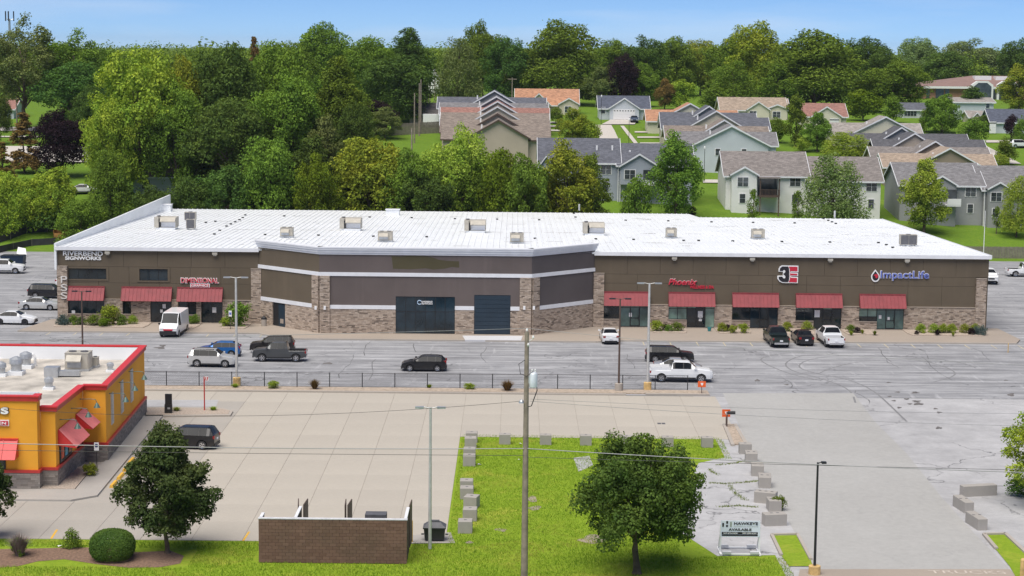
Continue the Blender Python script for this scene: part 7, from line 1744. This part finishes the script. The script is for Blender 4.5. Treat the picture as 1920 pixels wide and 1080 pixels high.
# ------------------------------------------------------------------ foreground trees, shrubs and grass
def near_tree(label, px, py, h, r, env, seed, leaf, n, size, cb, K, lob, tr, name='lawn_tree', jag=.1, droop=.0, nl=16, z=-.03):
    p = G(px, py, z); t = thing(name, label, 'tree', p)
    cm, C, rl = crown_mesh('crown', env, seed, h, r, n, size, cb=cb, K=K, lob=lob, m=MAT['leaf_'+leaf], jag=jag, droop=droop, fill=.14, wob=.07)
    sub('crown', cm, t); sub('trunk', trunk_mesh('trunk', h, tr, C, seed, cb, nl=nl, top=.75), t); return t
near_tree('broad dark green tree on the lawn in the foreground', 1194, 1076, 7.5, 4.0, 'round', 31, 'oak', 62000, .19, .36, 50, (.18, .36), .24, jag=.05)
near_tree('cone-shaped oak in the mulch bed at the lower left', 314, 1037, 7.8, 2.95, 'tear', 32, 'oak2', 42000, .19, .22, 60, (.16, .32), .16, jag=.06)
near_tree('oak cut off by the left edge above the dry bush', -20, 1012, 5.2, 1.75, 'oval', 33, 'oak2', 9000, .2, .2, 40, (.2, .34), .1)
near_tree('light green tree cut off by the right edge', 1948, 950, 6.1, 2.75, 'round', 34, 'bright', 11000, .21, .28, 26, (.22, .36), .12, jag=.14)
def shrub_mesh(env, seed, h, r, n, size, K, lob, cb=.02, jag=.05): return crown_mesh('foliage', env, seed, h, r, n, size, cb=cb, K=K, lob=lob, m=MAT['leaf_green'], jag=jag)[0]
SH = {'round': (shrub_mesh('dome', 41, 1.0, .62, 2600, .085, 26, (.3, .5)), 1.0, .62), 'loose': (shrub_mesh('round', 42, 1.0, .6, 2200, .10, 20, (.3, .5), jag=.2), 1.0, .6), 'low': (shrub_mesh('dome', 43, .5, .8, 2600, .085, 26, (.25, .4), jag=.15), .5, .8)}
def blade_clump(seed, n, h, r):
    g = np.random.default_rng(seed); q = MB()
    for i in range(n):
        a = g.random()*6.28; b_ = g.random()*.18*r; l = h*g.uniform(.6, 1.1); o_ = r*g.uniform(.2, 1.0); p0 = Vector((b_*math.cos(a), b_*math.sin(a), 0)); p2 = Vector((o_*math.cos(a), o_*math.sin(a), l*(.95-.3*o_/r))); p1 = p0.lerp(p2, .5)+Vector((0, 0, l*.2)); w_ = Vector((-math.sin(a), math.cos(a), 0))*.012
        q.add([p0-w_, p0+w_, p1+w_, p1-w_], [(0, 1, 2, 3)]); q.add([p1-w_, p1+w_, p2], [(0, 1, 2)])
    return q.mesh('foliage', MAT['leaf_green'])
SH['grass'] = (blade_clump(44, 420, 1.0, .75), 1.0, .75); SH['twig'] = (blade_clump(45, 600, 1.0, .9), 1.0, .9)
plain('twig_grey', (.23, .18, .16), .9, 0, .2)
def shrub(label, px, py, h, r, key='round', leaf='green', z=.18, name='shrub', group='shrubs and planting', cat='shrub'):
    me, H_, R_ = SH[key]; p = G(px, py, z); t = thing(name, label, cat, p, random.uniform(0, 6), group); o = sub('foliage', me, t, scale=(r/R_, r/R_, h/H_)); o.material_slots[0].link = 'OBJECT'; o.material_slots[0].material = MAT['leaf_'+leaf] if 'leaf_'+leaf in MAT else MAT[leaf]
    return t
for px, py, h, r, key, leaf, lab in ((120, 609, .85, .95, 'low', 'bluish', 'blue-grey juniper at the left stone pier'), (138, 609, 1.0, .7, 'round', 'green', 'green shrub right of the left blue juniper'), (153, 609, .9, .6, 'round', 'dark', 'dark shrub behind the brown lamp post'), (177, 610, 1.1, 1.0, 'round', 'green', 'wide green shrub under the first awning'), (207, 609, 2.1, 1.15, 'loose', 'bright', 'tall bright bush under the wall between the first awnings'), (196, 612, .9, .7, 'loose', 'yellow', 'yellowish shrub at the foot of the tall bright bush'), (227, 609, 1.1, .8, 'round', 'green', 'green shrub right of the tall bright bush'), (248, 607, .9, .65, 'round', 'bright', 'small round bush below the narrow window'), (357, 607, .8, .6, 'round', 'green', 'shrub just right of the white van'), (367, 607, 1.0, .65, 'round', 'green', 'rounder shrub between the van and the second entrance'), (424, 611, .9, .7, 'loose', 'bright', 'low bush at the accessible parking sign'), (447, 611, 2.5, 1.4, 'loose', 'green', 'large green bush at the tall pale lamp post'),
    (1147, 610, .8, .7, 'round', 'green', 'shrub behind the white sedan'), (1231, 620, 1.1, .8, 'loose', 'bright', 'bright grassy bush left of the second entrance'), (1246, 619, .7, .5, 'round', 'purple', 'dark purple shrub left of the second entrance'), (1253, 621, .7, .5, 'round', 'green', 'low green shrub left of the second entrance'), (1268, 620, .9, .85, 'round', 'green', 'rounded shrub below the pale green window'), (1353, 621, .9, .7, 'round', 'bright', 'bright rounded shrub right of the second entrance'), (1364, 621, .7, .5, 'round', 'purple', 'dark purple shrub right of the second entrance'), (1375, 624, .8, .55, 'loose', 'bright', 'bright shrub below the third window'), (1393, 624, 1.0, .6, 'loose', 'bright', 'taller bright shrub left of the third entrance'), (1476, 621, 1.0, .6, 'loose', 'bright', 'bright shrub between the black pickup and sedan'), (1512, 618, .9, .7, 'round', 'bright', 'shrub above the black sedan'), (1595, 623, .8, .65, 'round', 'green', 'green shrub right of the rightmost pickup'), (1607, 624, .6, .5, 'round', 'purple', 'dark purple shrub left of the last entrance'), (1617, 626, .6, .35, 'grass', 'bright', 'small grass tuft left of the last entrance'), (1640, 628, .6, .4, 'grass', 'yellow', 'yellowish grass tuft beside the last entrance'), (1596, 628, .5, .4, 'grass', 'bright', 'low grass tuft at the bed edge'))[:99]: shrub(lab, px, py, h, r, key, leaf)
for i, px in enumerate((1727, 1750, 1769, 1784, 1808, 1828)): shrub('clipped green shrub along the right stone wall, %s from the left' % o9[i], px, 624, .95, .72, 'round', 'bright')
for px, py, h, r, key, leaf, lab in ((1718, 627, .4, .3, 'round', 'purple', 'small dark shrub at the left of the clipped row'), (1758, 628, .6, .42, 'round', 'purple', 'dark shrub in front of the clipped row'), (1821, 627, .7, .5, 'round', 'purple', 'dark shrub beside the right blue juniper'), (1787, 630, .5, .32, 'grass', 'bright', 'bright grass tuft in front of the clipped row'), (1838, 627, .75, .9, 'low', 'bluish', 'blue-grey juniper at the right stone pier')): shrub(lab, px, py, h, r, key, leaf)
# along the gravel strip and the restaurant
for px, py, h, r, key, leaf, lab in ((441, 727, .45, .55, 'grass', 'bright', 'small green tuft at the left yellow lamp base'), (513, 729, .7, .55, 'loose', 'bright', 'small green bush on the gravel strip, left'), (590, 730, 1.1, .8, 'grass', 'rust', 'reddish ornamental grass on the gravel strip'), (805, 728, .45, .45, 'grass', 'bright', 'small tuft on the gravel strip below the black hatchback'), (880, 730, .55, .55, 'loose', 'bright', 'small green bush on the gravel strip, middle'), (951, 733, 1.2, 1.0, 'grass', 'brown', 'large brown-green ornamental grass on the gravel strip'), (331, 772, .5, .55, 'grass', 'bright', 'green tuft beside the order speaker'), (400, 771, .5, .5, 'grass', 'bright', 'green tuft beside the red clearance pole'), (168, 893, .9, .6, 'loose', 'bright', 'leafy shrub in the restaurant gravel bed'), (1460, 955, .9, .5, 'loose', 'yellow', 'yellow weed clump between the concrete blocks'), (1441, 973, .35, .3, 'grass', 'yellow', 'dry weeds at the last concrete block'), (1910, 928, 1.1, 1.0, 'loose', 'dark', 'dark shrub at the right lot corner')): shrub(lab, px, py, h, r, key, leaf, .05)
# mulch bed
sheet('mulch_bed', [G(-60, 1030), G(60, 1028), G(130, 1026), G(200, 1026), G(255, 1035), G(320, 1032), G(345, 1042), G(338, 1056), G(300, 1063), G(240, 1064), G(180, 1057), G(120, 1048), G(70, 1052), G(30, 1062), G(-60, 1066)], -.014, MAT['mulch'])
hedge = thing('clipped_hedge', 'large clipped round hedge in the mulch bed', 'hedge', G(211, 1049, -.02)); gh = np.random.default_rng(9); D_ = gh.normal(size=(26000, 3)); D_ /= np.linalg.norm(D_, axis=1)[:, None]; D_ = D_[D_[:, 2] > -.72]
P_ = np.sign(D_)*np.abs(D_)**.86*np.array([1.32, 1.2, .98])*gh.normal(1, .022, (len(D_), 1))+np.array([0, 0, .86]); N_ = D_*.8+gh.normal(size=D_.shape)*.45; N_ /= np.linalg.norm(N_, axis=1)[:, None]
sub('foliage', leaf_mesh('foliage', P_, N_, .085*gh.uniform(.7, 1.3, len(P_)), MAT['leaf_oak'], rng=gh), hedge); MB().tube([(0, 0, -.1), (0, 0, .8)], .07, 6).build('stem', MAT['bark'], hedge, local=True)
shrub('small round bush between the dry shrub and the clipped hedge', 133, 1028, 1.15, .62, 'round', 'green', -.02)
t = shrub('dry twiggy shrub with a green core at the left edge', 36, 1042, 1.6, 1.1, 'twig', 'twig_grey', -.02); o = sub('green_core', SH['round'][0], t, scale=(.8, .8, 1.0))
for i, (px, py, s, lab) in enumerate(((899, 871, .16, 'white scrap of paper beside the concrete blocks'), (976, 832, .14, 'white scrap of paper at the top of the lawn'), (974, 862, .12, 'white scrap of paper left of the wooden pole'), (1340, 704, .12, 'white scrap of paper behind the white pickup'), (112, 1024, .16, 'white scrap of paper on the mulch bed'))):
    t = thing('paper_scrap', lab, 'litter', G(px, py, .02), random.uniform(0, 3), 'scraps of litter'); q = MB(); q.add([(-s, -s*.5, .01), (s, -s*.4, .05), (s*.8, s*.6, .02), (-s*.7, s*.5, .06)], [(0, 1, 2), (0, 2, 3)]); q.build('paper', MAT['white'], t, local=True)
for px, py, rx, ry in ((940, 993, 11, 3), (998, 935, 10, 5), (1003, 952, 12, 4), (1112, 1010, 26, 7), (880, 1016, 8, 2)):
    c = [G(px+rx*(1+.3*math.sin(3*a+px))*math.cos(a), py+ry*(1+.3*math.sin(2*a+py))*math.sin(a)) for a in np.linspace(0, 6.28, 15)[:-1]]; sheet('bare_patch', c, -.022, MAT['dirt'])
# weeds in the cracks of the broken lot and grass blades on the lawn
g = np.random.default_rng(77); V, Fc = [], []
def blades(cx, cy, n, rx, ry, h):
    for _ in range(n):
        x = cx+g.normal()*rx; y = cy+g.normal()*ry; a = g.random()*6.28; w_ = .02; hh = h*g.uniform(.5, 1.3); k = len(V)
        V.extend([(x-w_*math.cos(a), y-w_*math.sin(a), -.02), (x+w_*math.cos(a), y+w_*math.sin(a), -.02), (x+g.normal()*.05, y+g.normal()*.05, hh)]); Fc.append((k, k+1, k+2))
for A in ([(1345, 872), (1380, 868), (1405, 862)], [(1330, 905), (1360, 907), (1400, 904), (1420, 902)], [(1368, 910), (1380, 925), (1398, 938)], [(1350, 950), (1385, 948), (1420, 951)], [(1330, 880), (1345, 890)]):
    for i in range(len(A)-1):
        a, c = G(*A[i]), G(*A[i+1])
        for s in np.linspace(0, 1, 14): p = a.lerp(c, s); blades(p.x, p.y, 9, .12, .10, .09)
me = bpy.data.meshes.new('weeds'); me.from_pydata(V, [], Fc); me.materials.append(MAT['leaf_yellow']); o = link(bpy.data.objects.new('weeds', me)); tag(o, 'yellowish weeds growing in the cracks of the broken pavement', 'weeds', kind='stuff')
n = 130000; gx_ = g.uniform(-32, 17, n*2); gy_ = 100+49*g.random(n*2)**1.0
def inlawn(x, y):
    ok = (y < 114.6) & ~((x > -15.6) & (x < -6.0) & (y > 109.9))
    ok |= (x > -3.9) & (y < 148.2) & (x < 17.5-.0*(y))
    bx_ = (y > 112) & (x > 11.3) & (y < 141) & (x > 11.5)
    ok &= ~((x > 10.6+(y-112)*.045) & (y > 112.2) & (y < 140))
    ok &= ~((x < -19.3) & (y > 108.6) & (y < 113.0))
    return ok
ok = inlawn(gx_, gy_); gx_, gy_ = gx_[ok][:n], gy_[ok][:n]; n = len(gx_)
a = g.random(n)*6.28; hh = g.uniform(.05, .13, n)*np.where(gy_ < 116, 1.35, 1.0); w_ = .022
V = np.zeros((n, 3, 3), 'f'); V[:, 0] = np.stack([gx_-w_*np.cos(a), gy_-w_*np.sin(a), np.full(n, -.035)], 1); V[:, 1] = np.stack([gx_+w_*np.cos(a), gy_+w_*np.sin(a), np.full(n, -.035)], 1); V[:, 2] = np.stack([gx_+g.normal(size=n)*.05, gy_+g.normal(size=n)*.05, -.03+hh], 1)
me = bpy.data.meshes.new('grass'); me.vertices.add(3*n); me.vertices.foreach_set('co', V.ravel()); me.loops.add(3*n); me.loops.foreach_set('vertex_index', np.arange(3*n, dtype=np.int32)); me.polygons.add(n); me.polygons.foreach_set('loop_start', np.arange(0, 3*n, 3, dtype=np.int32)); me.update(calc_edges=True)
me.materials.append(m_leaf('leaf_grass', (.19, .31, .028), (.33, .45, .045), dry=(.46, .41, .10))); o = link(bpy.data.objects.new('grass', me)); tag(o, 'short uneven green grass of the foreground lawn', 'grass', kind='stuff')

# ------------------------------------------------------------------ summer haze
hb = MB().box(-3600, 3600, -60, 7200, -8, 62); hm = bpy.data.materials.new('haze'); hm.use_nodes = True; hn = hm.node_tree; hn.nodes.clear(); ho = hn.nodes.new('ShaderNodeOutputMaterial'); pv = hn.nodes.new('ShaderNodeVolumePrincipled'); pv.inputs['Color'].default_value = (.80, .88, 1.0, 1); pv.inputs['Density'].default_value = .00005; pv.inputs['Anisotropy'].default_value = .2; hn.links.new(pv.outputs[0], ho.inputs['Volume'])
hz_ = hb.build('haze', hm); hz_['kind'] = 'stuff'; hz_['label'] = 'thin blue summer haze over the whole place'; hz_['category'] = 'haze'
sc.cycles.volume_max_steps = 64; sc.cycles.volume_bounces = 0
